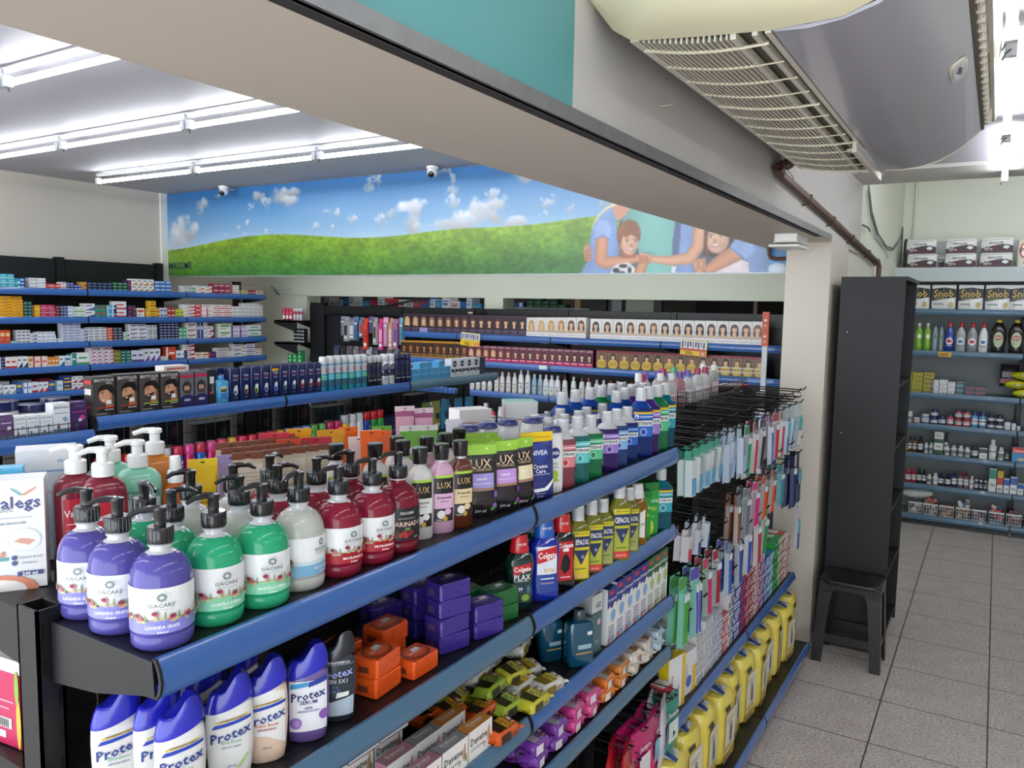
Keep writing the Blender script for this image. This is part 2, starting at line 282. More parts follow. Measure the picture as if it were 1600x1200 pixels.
# ------------------------------------------------------------------ where rows of goods stand along their shelves: start, end, height, ...
D_MED = [(1.925, [(3.113, 3.223, 0.106, 2, 3, '#35a5b8', '#bfe6ee'), (3.225, 3.259, 0.072, 1, 2, '#35a5b8', '#d8f0f4'), (3.259, 3.292, 0.079, 1, 3, '#1f5fae', '#e8eef6'), (3.331, 3.392, 0.083, 2, 3, '#d9dcdd', '#8d8f96'), (3.393, 3.451, 0.083, 2, 2, '#e9e9ea', '#a7a9b0'), (3.453, 3.572, 0.043, 2, 2, '#d4382c', '#f2efec'), (3.573, 3.613, 0.059, 1, 2, '#e6e4e4', '#b24a52'), (3.614, 3.674, 0.058, 2, 3, '#2a3470', '#c9cde6'), (3.676, 3.739, 0.042, 2, 2, '#273a86', '#e4e6f2'), (3.74, 3.782, 0.065, 1, 2, '#d99b2e', '#b03030'), (3.784, 4.005, 0.069, 5, 3, '#1c2440', '#7d8bb0'), (4.007, 4.144, 0.076, 3, 3, '#1f4f3c', '#8fc0a0'), (4.147, 4.178, 0.096, 1, 2, '#4a2a5c', '#c05070'), (4.18, 4.395, 0.109, 4, 2, '#ecebe9', '#c98a5a'), (4.401, 4.568, 0.099, 3, 3, '#3a7cc0', '#f0f3f7'), (4.691, 4.749, 0.064, 2, 2, '#dcdcda', '#90959a'), (4.751, 4.825, 0.063, 2, 2, '#cfe0d8', '#3d8a66'), (4.831, 5.01, 0.071, 2, 2, '#f0ebe4', '#d88040'), (5.019, 5.219, 0.095, 3, 2, '#a8284e', '#e8c8d2'), (5.226, 5.326, 0.091, 1, 3, '#efeeec', '#c8465a'), (5.358, 5.437, 0.044, 1, 1, '#e9dfae', '#7aa04a'), (5.44, 5.534, 0.049, 2, 1, '#a8284e', '#e6c2cc'), (5.537, 5.626, 0.039, 1, 1, '#f3f3f1', '#d23c3c')]), (1.7, [(3.104, 3.273, 0.162, 2, 7, '#f0ab12', '#c87f0a'), (3.276, 3.34, 0.125, 2, 5, '#1d4b55', '#7fb08c'), (3.347, 3.399, 0.096, 1, 3, '#e2c52c', '#a03a3a'), (3.401, 3.521, 0.101, 2, 3, '#b5244f', '#e3a6b8'), (3.523, 3.554, 0.095, 1, 4, '#6a2a30', '#c88'), (3.558, 3.605, 0.096, 2, 4, '#2a3f70', '#cfd6ea'), (3.607, 3.663, 0.092, 1, 3, '#dfe5ee', '#2f4f9c'), (3.668, 3.753, 0.087, 2, 2, '#eef0ea', '#6aa04c'), (3.755, 3.846, 0.115, 1, 2, '#e3e7ea', '#4a68a0'), (3.849, 3.95, 0.103, 2, 2, '#2f8f6c', '#b03a6a'), (3.952, 4.038, 0.103, 2, 2, '#57a6d2', '#e2f0f8'), (4.015, 4.126, 0.137, 1, 2, '#eceef0', '#c43c44'), (4.138, 4.222, 0.103, 2, 3, '#2b2f5a', '#d04040'), (4.224, 4.295, 0.081, 1, 1, '#f3f1ea', '#d64a30'), (4.297, 4.351, 0.074, 1, 2, '#e6cf4a', '#c84030'), (4.353, 4.41, 0.146, 1, 3, '#e8c238', '#c03a30'), (4.413, 4.446, 0.075, 1, 2, '#e8c238', '#b83030'), (4.448, 4.521, 0.086, 2, 2, '#d8dcea', '#3a48a0'), (4.523, 4.602, 0.087, 2, 2, '#b8382c', '#eadad6'), (4.605, 4.691, 0.073, 2, 1, '#ccd44a', '#7a9a30'), (4.689, 4.813, 0.119, 1, 4, '#f1efee', '#d42f2f'), (4.817, 4.869, 0.117, 1, 3, '#d6302e', '#f0e8e6'), (4.872, 5.013, 0.121, 2, 3, '#f2f1f0', '#cc2f2f'), (5.016, 5.237, 0.121, 2, 3, '#f0efee', '#d23a3a'), (5.242, 5.369, 0.106, 2, 3, '#eeeded', '#9aa0a6'), (5.373, 5.563, 0.14, 3, 4, '#e6e8e8', '#b0b4b6'), (5.566, 5.616, 0.121, 1, 4, '#e9e9e8', '#8c9498')]), (1.5, [(3.096, 3.172, 0.105, 2, 1, '#d8532a', '#f2c98e'), (3.175, 3.218, 0.021, 1, 1, '#5fb4b8', '#e6f2f2'), (3.22, 3.318, 0.103, 3, 4, '#dcdfe6', '#2a2f48'), (3.32, 3.366, 0.077, 1, 3, '#e3e4ea', '#30354e'), (3.368, 3.516, 0.088, 4, 3, '#eceef2', '#7fa4cf'), (3.518, 3.569, 0.031, 1, 1, '#eeeeef', '#8f949a'), (3.567, 3.719, 0.16, 3, 7, '#dfe4f0', '#33479a'), (3.721, 3.77, 0.106, 1, 4, '#dfe4f0', '#33479a'), (3.779, 3.94, 0.118, 3, 5, '#e2e5ea', '#20263c'), (3.943, 3.997, 0.114, 1, 5, '#d8552e', '#f3ddd2'), (3.999, 4.084, 0.115, 2, 5, '#28304c', '#c8cddc'), (4.094, 4.146, 0.073, 1, 2, '#dce8e0', '#3a8a6c'), (4.149, 4.314, 0.142, 2, 4, '#eceaf0', '#4a3a7c'), (4.317, 4.415, 0.132, 2, 2, '#a8b4b4', '#dfe6e4'), (4.438, 4.635, 0.151, 5, 6, '#222c54', '#c3cade'), (4.637, 4.721, 0.105, 2, 3, '#5cae80', '#d5eadc'), (4.721, 4.823, 0.408, 1, 4, '#e9e4e0', '#7c5c4c'), (4.827, 4.9, 0.32, 2, 1, '#3a4a8a', '#dfe3ee'), (4.903, 4.946, 0.682, 1, 5, '#e2e5e8', '#9ba7a0'), (4.949, 5.016, 0.114, 1, 2, '#eeeceb', '#b04050'), (5.082, 5.218, 0.137, 1, 2, '#edf1e8', '#6aa648'), (5.223, 5.43, 0.116, 2, 3, '#ddd7e6', '#6a4ea0'), (5.433, 5.593, 0.121, 1, 2, '#ecf0ee', '#3c8c70')]), (1.308, [(3.088, 3.123, 0.094, 1, 4, '#273057', '#d0d6e6'), (3.127, 3.211, 0.091, 2, 1, '#efeaea', '#c23a44'), (3.214, 3.293, 0.092, 2, 1, '#ecebed', '#3a4470'), (3.295, 3.33, 0.089, 1, 1, '#ecd8b0', '#c8702c'), (3.332, 3.443, 0.086, 2, 1, '#f0dfd8', '#d4443a'), (3.445, 3.531, 0.077, 3, 1, '#e28f38', '#f6e6d2'), (3.534, 3.576, 0.082, 1, 1, '#ecf2f6', '#2f78b4'), (3.579, 3.628, 0.082, 1, 1, '#e4eef2', '#2f8a9c'), (3.63, 3.675, 0.096, 1, 1, '#2f8f86', '#e8f4f2'), (3.677, 3.783, 0.103, 1, 1, '#f2f4f0', '#5aa472'), (3.785, 3.994, 0.151, 4, 5, '#efeaf0', '#c0447c'), (3.997, 4.061, 0.11, 1, 3, '#8a9a3c', '#8a3030'), (4.064, 4.159, 0.107, 2, 4, '#1f6a5c', '#a8cfc6'), (4.162, 4.278, 0.103, 2, 1, '#dce4ec', '#6a4ea0'), (4.281, 4.442, 0.113, 3, 1, '#e0e6ee', '#7b53a8'), (4.445, 4.552, 0.038, 2, 2, '#d8e2dc', '#38806c'), (4.5, 4.599, 0.124, 1, 1, '#d24e30', '#f4e4de'), (4.603, 4.721, 0.087, 2, 1, '#e6ebf0', '#3c78a8'), (4.687, 4.8, 0.153, 1, 4, '#ecebeb', '#c0303a'), (4.804, 4.954, 0.058, 2, 1, '#efe8d8', '#d4703a'), (4.956, 5.041, 0.06, 1, 1, '#3b3b74', '#d04848'), (5.049, 5.184, 0.093, 1, 4, '#e8e6ea', '#8a3c4c'), (5.188, 5.245, 0.064, 1, 3, '#f0efec', '#b8bcc0'), (5.247, 5.347, 0.125, 1, 3, '#e6e4e8', '#6a5a80'), (5.35, 5.394, 0.112, 1, 3, '#eceaea', '#c88048'), (5.398, 5.511, 0.122, 1, 3, '#e4e4ea', '#48507c'), (5.514, 5.606, 0.071, 2, 3, '#e8dede', '#a04850')]), (1.11, [(3.08, 3.101, 0.083, 1, 1, '#d6dce0', '#6a7c8c'), (3.104, 3.198, 0.075, 2, 1, '#ecefef', '#9ab0c0'), (3.2, 3.243, 0.088, 1, 1, '#2c5fae', '#e8c23c'), (3.245, 3.313, 0.082, 2, 1, '#eef2f8', '#3c6cc0'), (3.315, 3.361, 0.085, 1, 1, '#e0eaf2', '#c83c48'), (3.363, 3.441, 0.08, 2, 1, '#eceef2', '#c04858'), (3.443, 3.496, 0.08, 1, 1, '#2b58a4', '#e3bd3c'), (3.498, 3.558, 0.081, 1, 1, '#d8e8ea', '#7aa0b8'), (3.561, 3.628, 0.119, 1, 2, '#2a3f80', '#e4b23a'), (3.63, 3.722, 0.108, 2, 2, '#e8ecf0', '#c43c44')])]
D_HAIR1 = [(-4.634, -4.538, 0.159, 'd'), (-4.538, -4.444, 0.159, 'd'), (-4.444, -4.352, 0.159, 'd'), (-4.352, -4.26, 0.16, 'd'), (-4.26, -4.169, 0.16, 'd'), (-4.169, -4.08, 0.161, 'd'), (-4.08, -3.993, 0.161, 'd'), (-3.993, -3.905, 0.162, 'd'), (-3.905, -3.82, 0.162, 'd'), (-3.82, -3.735, 0.162, 'd'), (-3.735, -3.652, 0.163, 'd'), (-3.652, -3.569, 0.163, 'd'), (-3.569, -3.487, 0.164, 'd'), (-3.487, -3.407, 0.164, 'd'), (-3.407, -3.327, 0.165, 'd'), (-3.327, -3.233, 0.157, 'w'), (-3.233, -3.139, 0.159, 'w'), (-3.139, -3.047, 0.161, 'w'), (-3.047, -2.957, 0.163, 'w'), (-2.957, -2.867, 0.165, 'w'), (-2.867, -2.779, 0.167, 'w'), (-2.745, -2.645, 0.16, 'w'), (-2.645, -2.546, 0.16, 'w'), (-2.546, -2.449, 0.161, 'w'), (-2.449, -2.354, 0.162, 'w'), (-2.354, -2.26, 0.162, 'w'), (-2.26, -2.168, 0.163, 'w'), (-2.168, -2.077, 0.164, 'w'), (-2.077, -1.987, 0.164, 'w'), (-1.987, -1.899, 0.165, 'w'), (-1.899, -1.813, 0.166, 'w'), (-1.813, -1.728, 0.167, 'w'), (-1.728, -1.644, 0.167, 'w'), (-1.644, -1.56, 0.167, 'w'), (-1.56, -1.479, 0.168, 'w'), (-1.479, -1.399, 0.169, 'w')]
D_HAIR2 = [(-4.659, -4.581, 0.149, 'o'), (-4.581, -4.504, 0.15, 'o'), (-4.504, -4.428, 0.151, 'o'), (-4.428, -4.352, 0.152, 'o'), (-4.352, -4.278, 0.153, 'o'), (-4.278, -4.204, 0.154, 'o'), (-4.204, -4.131, 0.155, 'o'), (-4.131, -4.059, 0.156, 'o'), (-4.059, -3.987, 0.157, 'o'), (-3.987, -3.916, 0.158, 'o'), (-3.916, -3.839, 0.138, 'p'), (-3.839, -3.763, 0.138, 'p'), (-3.763, -3.687, 0.138, 'p'), (-3.687, -3.612, 0.139, 'p'), (-3.612, -3.538, 0.139, 'p'), (-3.538, -3.465, 0.139, 'p'), (-3.465, -3.392, 0.139, 'p'), (-3.392, -3.321, 0.139, 'p'), (-3.321, -3.25, 0.14, 'p'), (-3.25, -3.18, 0.14, 'p'), (-3.18, -3.111, 0.14, 'p'), (-3.111, -3.042, 0.14, 'p'), (-3.042, -2.975, 0.141, 'p'), (-2.975, -2.907, 0.141, 'p'), (-2.907, -2.841, 0.141, 'p'), (-2.841, -2.776, 0.142, 'p'), (-2.776, -2.711, 0.141, 'p'), (-2.684, -2.587, 0.146, 'g'), (-2.587, -2.491, 0.146, 'g'), (-2.491, -2.397, 0.146, 'g'), (-2.397, -2.305, 0.146, 'g'), (-2.305, -2.214, 0.147, 'g'), (-2.214, -2.124, 0.147, 'g'), (-2.124, -2.036, 0.148, 'g'), (-2.036, -1.949, 0.148, 'g'), (-1.949, -1.863, 0.148, 'g'), (-1.863, -1.779, 0.148, 'g'), (-1.779, -1.696, 0.148, 'g'), (-1.696, -1.614, 0.149, 'g'), (-1.614, -1.533, 0.149, 'g'), (-1.533, -1.454, 0.149, 'g'), (-1.454, -1.375, 0.149, 'g')]
D_HAIR3 = [(-3.967, -3.904, 0.08, 's'), (-3.904, -3.842, 0.084, 's'), (-3.842, -3.781, 0.088, 's'), (-3.781, -3.72, 0.092, 's'), (-3.72, -3.659, 0.096, 's'), (-3.646, -3.594, 0.164, 't'), (-3.591, -3.536, 0.167, 't'), (-3.53, -3.473, 0.168, 't'), (-3.466, -3.416, 0.168, 't'), (-3.41, -3.347, 0.202, 'u'), (-3.343, -3.281, 0.203, 'u'), (-3.275, -3.224, 0.172, 'b'), (-3.22, -3.167, 0.165, 'b'), (-3.163, -3.115, 0.168, 'u'), (-3.109, -3.061, 0.171, 'u'), (-3.055, -3.008, 0.169, 'u'), (-2.996, -2.932, 0.173, 'r'), (-2.92, -2.85, 0.173, 't'), (-2.839, -2.782, 0.172, 'r'), (-2.776, -2.725, 0.174, 'r')]
D_G2A = [(1.712, 1.801, 0.15, 'bc'), (1.806, 1.897, 0.154, 'bc'), (1.901, 1.991, 0.153, 'bc'), (1.995, 2.081, 0.153, 'bc'), (2.085, 2.154, 0.146, 'vm'), (2.158, 2.222, 0.148, 'vm'), (2.226, 2.262, 0.149, 'bk'), (2.27, 2.342, 0.117, 'ax')]
D_G2B = [(2.345, 2.402, 0.146, 'cl'), (2.404, 2.46, 0.147, 'cl'), (2.464, 2.518, 0.147, 'cl'), (2.522, 2.575, 0.147, 'cl'), (2.579, 2.634, 0.147, 'cl'), (2.638, 2.69, 0.148, 'cl'), (2.697, 2.744, 0.149, 'cl'), (2.748, 2.803, 0.148, 'cl'), (2.807, 2.855, 0.148, 'cl'), (2.857, 2.91, 0.147, 'cl'), (2.912, 2.957, 0.175, 'sp'), (2.965, 3.011, 0.177, 'sp'), (3.015, 3.06, 0.178, 'sp'), (3.065, 3.108, 0.177, 'sp'), (3.113, 3.16, 0.176, 'sp'), (3.165, 3.212, 0.176, 'sp'), (3.215, 3.258, 0.176, 'sp'), (3.264, 3.305, 0.165, 'dk'), (3.308, 3.34, 0.166, 'dk'), (3.342, 3.379, 0.166, 'dk'), (3.382, 3.435, 0.17, 'nv'), (3.44, 3.488, 0.169, 'nv'), (3.49, 3.542, 0.167, 'nn'), (3.548, 3.588, 0.166, 'nn'), (3.594, 3.635, 0.166, 'nn')]
D_G2C = [(3.641, 4.018, 0.108, 6, 3, '#5fb2dc', '#1f5c96'), (4.02, 4.342, 0.115, 4, 1, '#e8eaee', '#1b2344'), (4.345, 4.411, 0.109, 1, 1, '#39405c', '#aab')]
D_G2L = [(1.383, 1.426, 0.086, 'm1'), (1.43, 1.47, 0.076, 'm2'), (1.473, 1.516, 0.075, 'm2'), (1.519, 1.562, 0.073, 'm2'), (1.564, 1.626, 0.109, 'm3'), (1.628, 1.691, 0.107, 'm4')]
D_END = [('1539', [(-0.686, -0.635, 0.221, 'gn'), (-0.616, -0.553, 0.244, 'gn'), (-0.547, -0.488, 0.246, 'gn'), (-0.482, -0.435, 0.233, 'gy'), (-0.429, -0.392, 0.235, 'gy'), (-0.386, -0.307, 0.268, 'bl'), (-0.302, -0.223, 0.266, 'wt'), (-0.218, -0.135, 0.268, 'wt'), (-0.131, -0.059, 0.27, 'wt'), (-0.047, 0.073, 0.32, 'dt'), (0.079, 0.203, 0.322, 'dt')]), ('1897', [(-0.708, -0.515, 0.211, 'sn'), (-0.507, -0.316, 0.211, 'sn'), (-0.304, -0.115, 0.211, 'sn'), (-0.103, 0.08, 0.211, 'sn'), (0.087, 0.245, 0.212, 'sn')]), ('2259', [(-0.723, -0.468, 0.213, 'ab'), (-0.425, -0.173, 0.205, 'ab'), (-0.166, 0.085, 0.202, 'ab'), (0.093, 0.264, 0.213, 'ot')]), ('1171', [(-0.683, -0.617, 0.172, 1, 9, '#b7b23a', '#5c4a2a'), (-0.613, -0.531, 0.174, 1, 9, '#b7b23a', '#6a5a2a'), (-0.525, -0.441, 0.175, 1, 9, '#b9ad3c', '#5c4a2a'), (-0.468, -0.404, 0.115, 1, 6, '#e4e6e6', '#b8bcc0'), (-0.4, -0.339, 0.119, 1, 6, '#e6e8e8', '#a8b0b4'), (-0.335, -0.278, 0.102, 1, 5, '#e2e4e6', '#b0b4b8'), (-0.274, -0.212, 0.113, 1, 6, '#2f5a66', '#8fb4b8'), (-0.206, -0.046, 0.08, 2, 4, '#2e4a5a', '#b44a5c')]), ('897', [(-0.667, -0.635, 0.182, 'jt'), (-0.635, -0.59, 0.097, 'jw'), (-0.584, -0.529, 0.047, 'jp'), (-0.521, -0.458, 0.082, 'jb'), (-0.451, -0.389, 0.13, 'jn'), (-0.387, -0.33, 0.079, 'jn'), (-0.325, -0.269, 0.091, 'jr'), (-0.264, -0.209, 0.138, 'jr'), (-0.204, -0.144, 0.137, 'jr'), (-0.141, -0.087, 0.134, 'jo'), (-0.084, -0.026, 0.133, 'jo'), (-0.021, 0.036, 0.117, 'jk'), (0.039, 0.099, 0.116, 'jk'), (0.102, 0.15, 0.081, 'js'), (0.154, 0.19, 0.074, 'js'), (0.194, 0.222, 0.048, 'js')]), ('634', [(-0.658, -0.619, 0.13, 'ja'), (-0.615, -0.581, 0.134, 'ja'), (-0.577, -0.543, 0.138, 'ja'), (-0.536, -0.492, 0.14, 'jd'), (-0.485, -0.448, 0.09, 'jw'), (-0.445, -0.413, 0.094, 'jw'), (-0.408, -0.336, 0.2, 'bx'), (-0.332, -0.299, 0.219, 'jd'), (-0.33, -0.281, 0.082, 'jw'), (-0.277, -0.228, 0.088, 'jw'), (-0.223, -0.177, 0.091, 'jw'), (-0.175, -0.124, 0.082, 'jw'), (-0.121, -0.068, 0.109, 'jg'), (-0.062, -0.002, 0.088, 'bw'), (0.006, 0.065, 0.171, 'jl'), (0.073, 0.122, 0.109, 'jw'), (0.128, 0.157, 0.1, 'jg'), (0.174, 0.276, 0.123, 'cg')]), ('360', [(-0.668, -0.629, 0.113, 'jg'), (-0.619, -0.57, 0.117, 'rd'), (-0.568, -0.532, 0.122, 'rd'), (-0.527, -0.489, 0.13, 'jd'), (-0.486, -0.451, 0.128, 'jd'), (-0.447, -0.406, 0.086, 'jw'), (-0.4, -0.358, 0.103, 'jl'), (-0.356, -0.313, 0.109, 'jk'), (-0.306, -0.26, 0.108, 'jk'), (-0.255, -0.212, 0.136, 'jn'), (-0.206, -0.166, 0.142, 'jm'), (-0.162, -0.124, 0.14, 'jm'), (-0.119, -0.085, 0.11, 'jl'), (-0.081, -0.05, 0.087, 'jq'), (-0.045, -0.017, 0.084, 'jq'), (-0.012, 0.016, 0.085, 'jq'), (0.022, 0.08, 0.213, 'bg'), (0.084, 0.129, 0.185, 'by'), (0.133, 0.175, 0.122, 'bb'), (0.179, 0.229, 0.143, 'bb'), (0.232, 0.277, 0.095, 'bb')])]
# ------------------------------------------------------------------ fluorescent tubes
TM = mat('#f4f8ff', .4, emit=TUBE)
def tube_proto(L):
    a = MB(); a.box(-L/2, -.008, .045, L/2, .008, .066, '#c8cacc')
    t = MB(); t.tube([(-L/2+.02, 0, 0), (L/2-.02, 0, 0)], .0135, TM, 10)
    hs = []
    for s in (-1, 1):
        c = MB(); hs.append(c); c.box(s*L/2-.03*(s > 0), -.016, -.016, s*L/2+.03*(s < 0), .016, .03, '#c8cacc'); c.tube([(s*L/2, 0, 0), (s*(L/2+.012), .012, -.012), (s*(L/2+.01), .02, -.03)], .003, '#55504c', 5)
    return [('housing', a.mesh('housing')), ('glass_tube', t.mesh('glass_tube')), ('lamp_holder', hs[0].mesh('lamp_holder')), ('lamp_holder', hs[1].mesh('lamp_holder'))]
TP = tube_proto(1.2)
for r, (y, x0, n, nm) in enumerate(((3.77, -6.22, 4, 'row by the mural'), (2.81, -6.22, 4, 'second row from the mural'), (1.89, -6.22, 4, 'third row from the mural'), (.95, -6.22, 4, 'row out over the shop front'), (-.1, -6.22, 4, 'outermost row over the shop front'))):
    for k in range(n):
        place(TP, 'fluorescent_lamp', 'slim white ceiling tube, %s, %s from the medicine wall' % (nm, nth(k+1)), 'lamp', (x0+.6+1.22*k, y, 2.785), 0, 'ceiling tubes over the medicine wall room')
for k in range(3): place(TP, 'fluorescent_lamp', 'white tube hidden behind the mural bulkhead, %s along' % nth(k+1), 'lamp', (-5.3+1.5*k, 5.5, 2.785), 0, 'tubes behind the mural')
for k in range(5):
    place(TP, 'fluorescent_lamp', 'slim white ceiling tube of the tiled aisle, %s from its far end' % nth(k+1), 'lamp', (-.02, 4.68-1.32*k, 2.615), PI/2, 'ceiling tubes over the tiled aisle')
for k in range(3):
    place(TP, 'fluorescent_lamp', 'white tube over the tiled aisle by the end wall, %s along' % nth(k+1), 'lamp', (.35+1.25*k, 6.9, 3.18), 0, 'ceiling tubes near the end wall')
place(TP, 'fluorescent_lamp', 'white tube in the back room behind the openings', 'lamp', (-5.0, 6.7, 2.55), 0)
for k, (x, y) in enumerate(((1.9, 3.9), (1.9, 2.5), (1.9, 1.1), (1.9, -.3))):  # unseen row added to brighten the tiled floor
    place(TP, 'fluorescent_lamp', 'unseen added tube over the far side of the tiled aisle, %s from the end wall' % nth(k+1), 'lamp', (x, y, 2.615), PI/2, 'added ceiling tubes of the far side')
# ------------------------------------------------------------------ dome cameras
b = MB(); b.lathe([(.8, 0), (1, -.006), (1, -.02), (.8, -.03)], PL('#e8e8e6'), 16, .045, .045)
h = MB(); h.lathe([(.3, .035), (.8, .02), (1, 0), (.95, -.02), (.6, -.033), (0.02, -.036)], PL('#ececea'), 16, .04, .04)
l = MB(); l.lathe([(.9, 0), (1, .006), (.7, .012), (.05, .013)], PL('#141416'), 14, .024, .024)
CP = [('mount', b.mesh('mount')), ('camera_housing', h.mesh('camera_housing'), [('lens', l.mesh('lens'))])]
for x, lb in ((-5.857, 'white dome camera on the ceiling near the medicine wall'), (-3.576, 'white dome camera on the ceiling beside the beam')):
    o = place(CP, 'security_camera', lb, 'camera', (x, 4.70, 2.862), 0, None)
    hc = [c for c in o.children if c.name.startswith('camera_housing')][0]; hc.location = (0, 0, -.045); hc.rotation_euler = (0, 0, 0)
    for q in hc.children: q.location = (.01, -.026, -.02); q.rotation_euler = (math.radians(118), 0, .35)
# ------------------------------------------------------------------ emergency light under the beam
mb = MB(); mb.box(-.07, -.13, -.012, .07, .13, 0, '#e4e2dc'); bx = MB(); bx.box(-.045, -.12, .012, .06, .12, .05, '#efeeea'); bx.box(-.05, -.125, .008, .065, .125, .014, '#cfcdc8')
place([('base_plate', mb.mesh('base_plate')), ('light_box', bx.mesh('light_box'))], 'emergency_light', 'small white emergency light box under the beam by the column', 'emergency light', (-.91, 4.12, 2.178+.0))
mb = MB(); mb.tube([(0, 0, 0), (0.005, 0, .0), (.005, .006, -.03)], .0015, '#d8d0c0'); 
o = MB(); o.tube([(0, -.02, 0), (.015, .0, .004), (.02, .025, .012)], .0022, '#d9d0bd', 5); tag(o.build('wall_hook', None, (-.782, 2.01, 2.375)), 'bent pale nail in the beam under the air conditioner', 'nail')
# ------------------------------------------------------------------ air conditioner
def ac():
    r = thing('air_conditioner', 'large off-white air conditioner hung along the beam', 'air conditioner', (0, 0, 0))
    body = [(-.783, 2.62), (-.783, 2.52), (-.73, 2.43), (-.70, 2.412), (-.45, 2.392), (-.43, 2.40)]
    # end cap, bulging towards the shop front
    CR = PL('#e6dcba'); PN = mat('#b3afb8', .28, coat=.3, noise=.04, nscale=5)
    sec = [(-.783, 2.63), (-.783, 2.50), (-.74, 2.44), (-.695, 2.412), (-.55, 2.398), (-.41, 2.388), (-.28, 2.392), (-.18, 2.43), (-.1, 2.495), (-.06, 2.56), (-.06, 2.63)]
    cx, cz = -.42, 2.56
    m = MB(); rings = []
    for y, k in ((1.50, .55), (1.525, .8), (1.56, .93), (1.60, 1.0)):
        rings.append([(cx+(a-cx)*k if a > -.77 else a, y, cz+(b-cz)*k if b < 2.6 else b) for a, b in sec])
    m.loft(rings, CR); m.build('end_cap', r)
    m = MB(); rings = [[(cx+(a-cx)*k if a > -.77 else a, y, cz+(b-cz)*k if b < 2.6 else b) for a, b in sec] for y, k in ((3.30, 1), (3.33, .97), (3.35, .85))]
    m.loft(rings, CR); m.build('end_cap', r)
    m = MB(); m.box(-.783, 1.6, 2.51, -.125, 3.3, 2.632, mat('#8d8880', .5)); m.build('chassis', r)
    # curved access panel
    m = MB(); pts = [(-.405, 2.386), (-.34, 2.382), (-.28, 2.388), (-.22, 2.405), (-.18, 2.427), (-.14, 2.455), (-.088, 2.508)]
    rings = [[(a, y, b) for a, b in pts]+[(a, y, b+.008) for a, b in reversed(pts)] for y in (1.603, 3.297)]
    m.loft(rings, PN); pn = m.build('front_panel', r)
    e = MB(); rings = [[(a, y, b-.002) for a, b in pts]+[(a, y, b+.01) for a, b in reversed(pts)] for y in (3.297, 3.305)]; e.loft(rings, CR); e.build('panel_edge', pn)
    s = MB()
    for x, y, a in ((-.2, 1.9, .03), (-.25, 2.25, .04), (-.19, 2.6, .05), (-.27, 2.8, .03)):
        pass
    # badge
    g = MB(); g.lathe([(1, 0), (1, .004), (.85, .006)], PL('#e9e4d2'), 20, .024, .075, 4); g.lathe([(.8, .006), (.78, .0065)], PL('#c4bfc4'), 20, .024, .075, 4)
    g.prism([(-.010, -.01), (.010, -.01), (0, .034)], 'z', .006, .0072, '#3a3f5a'); g.box(-.004, -.036, .006, .004, -.01, .0072, '#3a3f5a')
    o = g.build('logo_badge', pn); o.location = (-.127, 2.34, 2.4665); o.rotation_euler = (0, math.radians(140), 0)
    # intake grille: long bars, cross ribs with beads, frame
    m = MB(); GR = mat('#d9d2c2', .35); DK = mat('#6b645a', .7)
    def zz(x): return 2.412+(x+.695)/(.285)*(-.024)-.012*math.sin(PI*(x+.695)/.285)
    m.poly([(-.69, 1.6, zz(-.69)+.012), (-.42, 1.6, zz(-.42)+.012), (-.42, 3.3, zz(-.42)+.012), (-.69, 3.3, zz(-.69)+.012)], DK)
    for i in range(17):
        x = -.685+i*.0117
        m.box(x, 1.605, zz(x)-.001, x+.0042, 3.295, zz(x)+.012, GR)
    for x0, x1 in ((-.70, -.683), (-.488, -.476), (-.445, -.434), (-.42, -.408)): m.box(x0, 1.602, zz(x0)-.003, x1, 3.298, zz(x1)+.012, GR)
    m.build('intake_grille', r)
    m = MB(); rib = PL('#efe6cc')
    for k in range(13):
        y = 1.66+k*.133; w = .004 if k % 4 else .007
        pts = [(-.69+.022*j, y, zz(-.69+.022*j)-.003) for j in range(13)]
        m.tube(pts, w*.5, rib, 5)
        for j in range(17): x = -.683+j*.0117; m.box(x, y-.004, zz(x)-.0062, x+.006, y+.004, zz(x)-.001, rib)
    m.build('grille_ribs', r)
    # loose flap at the far end
    m = MB(); m.box(-.425, 2.72, 2.352, -.413, 3.34, 2.392, GR); m.box(-.445, 2.75, 2.362, -.425, 2.79, 2.37, GR)
    m.poly([(-.408, 2.68, 2.372), (-.36, 3.0, 2.365), (-.40, 3.32, 2.365), (-.412, 2.75, 2.365)], mat('#dcdce4', .15, trans=.6)); m.build('loose_flap', r)
    # outlet: vanes, shaft and louver on the side away from the wall
    m = MB(); m.box(-.105, 1.61, 2.50, -.085, 3.29, 2.62, DK)
    for k in range(24): y = 1.66+k*.068; m.box(-.1, y, 2.51, -.068, y+.004, 2.61, GR)
    m.tube([(-.08, 1.62, 2.52), (-.08, 3.28, 2.52)], .006, rib); m.build('outlet', r)
    m = MB(); m.loft([[(-.064, y, 2.525), (-.054, y, 2.52), (-.046, y, 2.57), (-.042, y, 2.62), (-.05, y, 2.62), (-.055, y, 2.57)] for y in (1.62, 3.28)], GR, smooth=False); m.build('louver', r)
    m = MB(); m.lathe([(1, 0), (1, .006)], PL('#e6dcba'), 16, .018, .05); o = m.build('lever', r); o.location = (-.07, 2.5, 2.535); o.rotation_euler = (0, 2.2, 0)
ac()
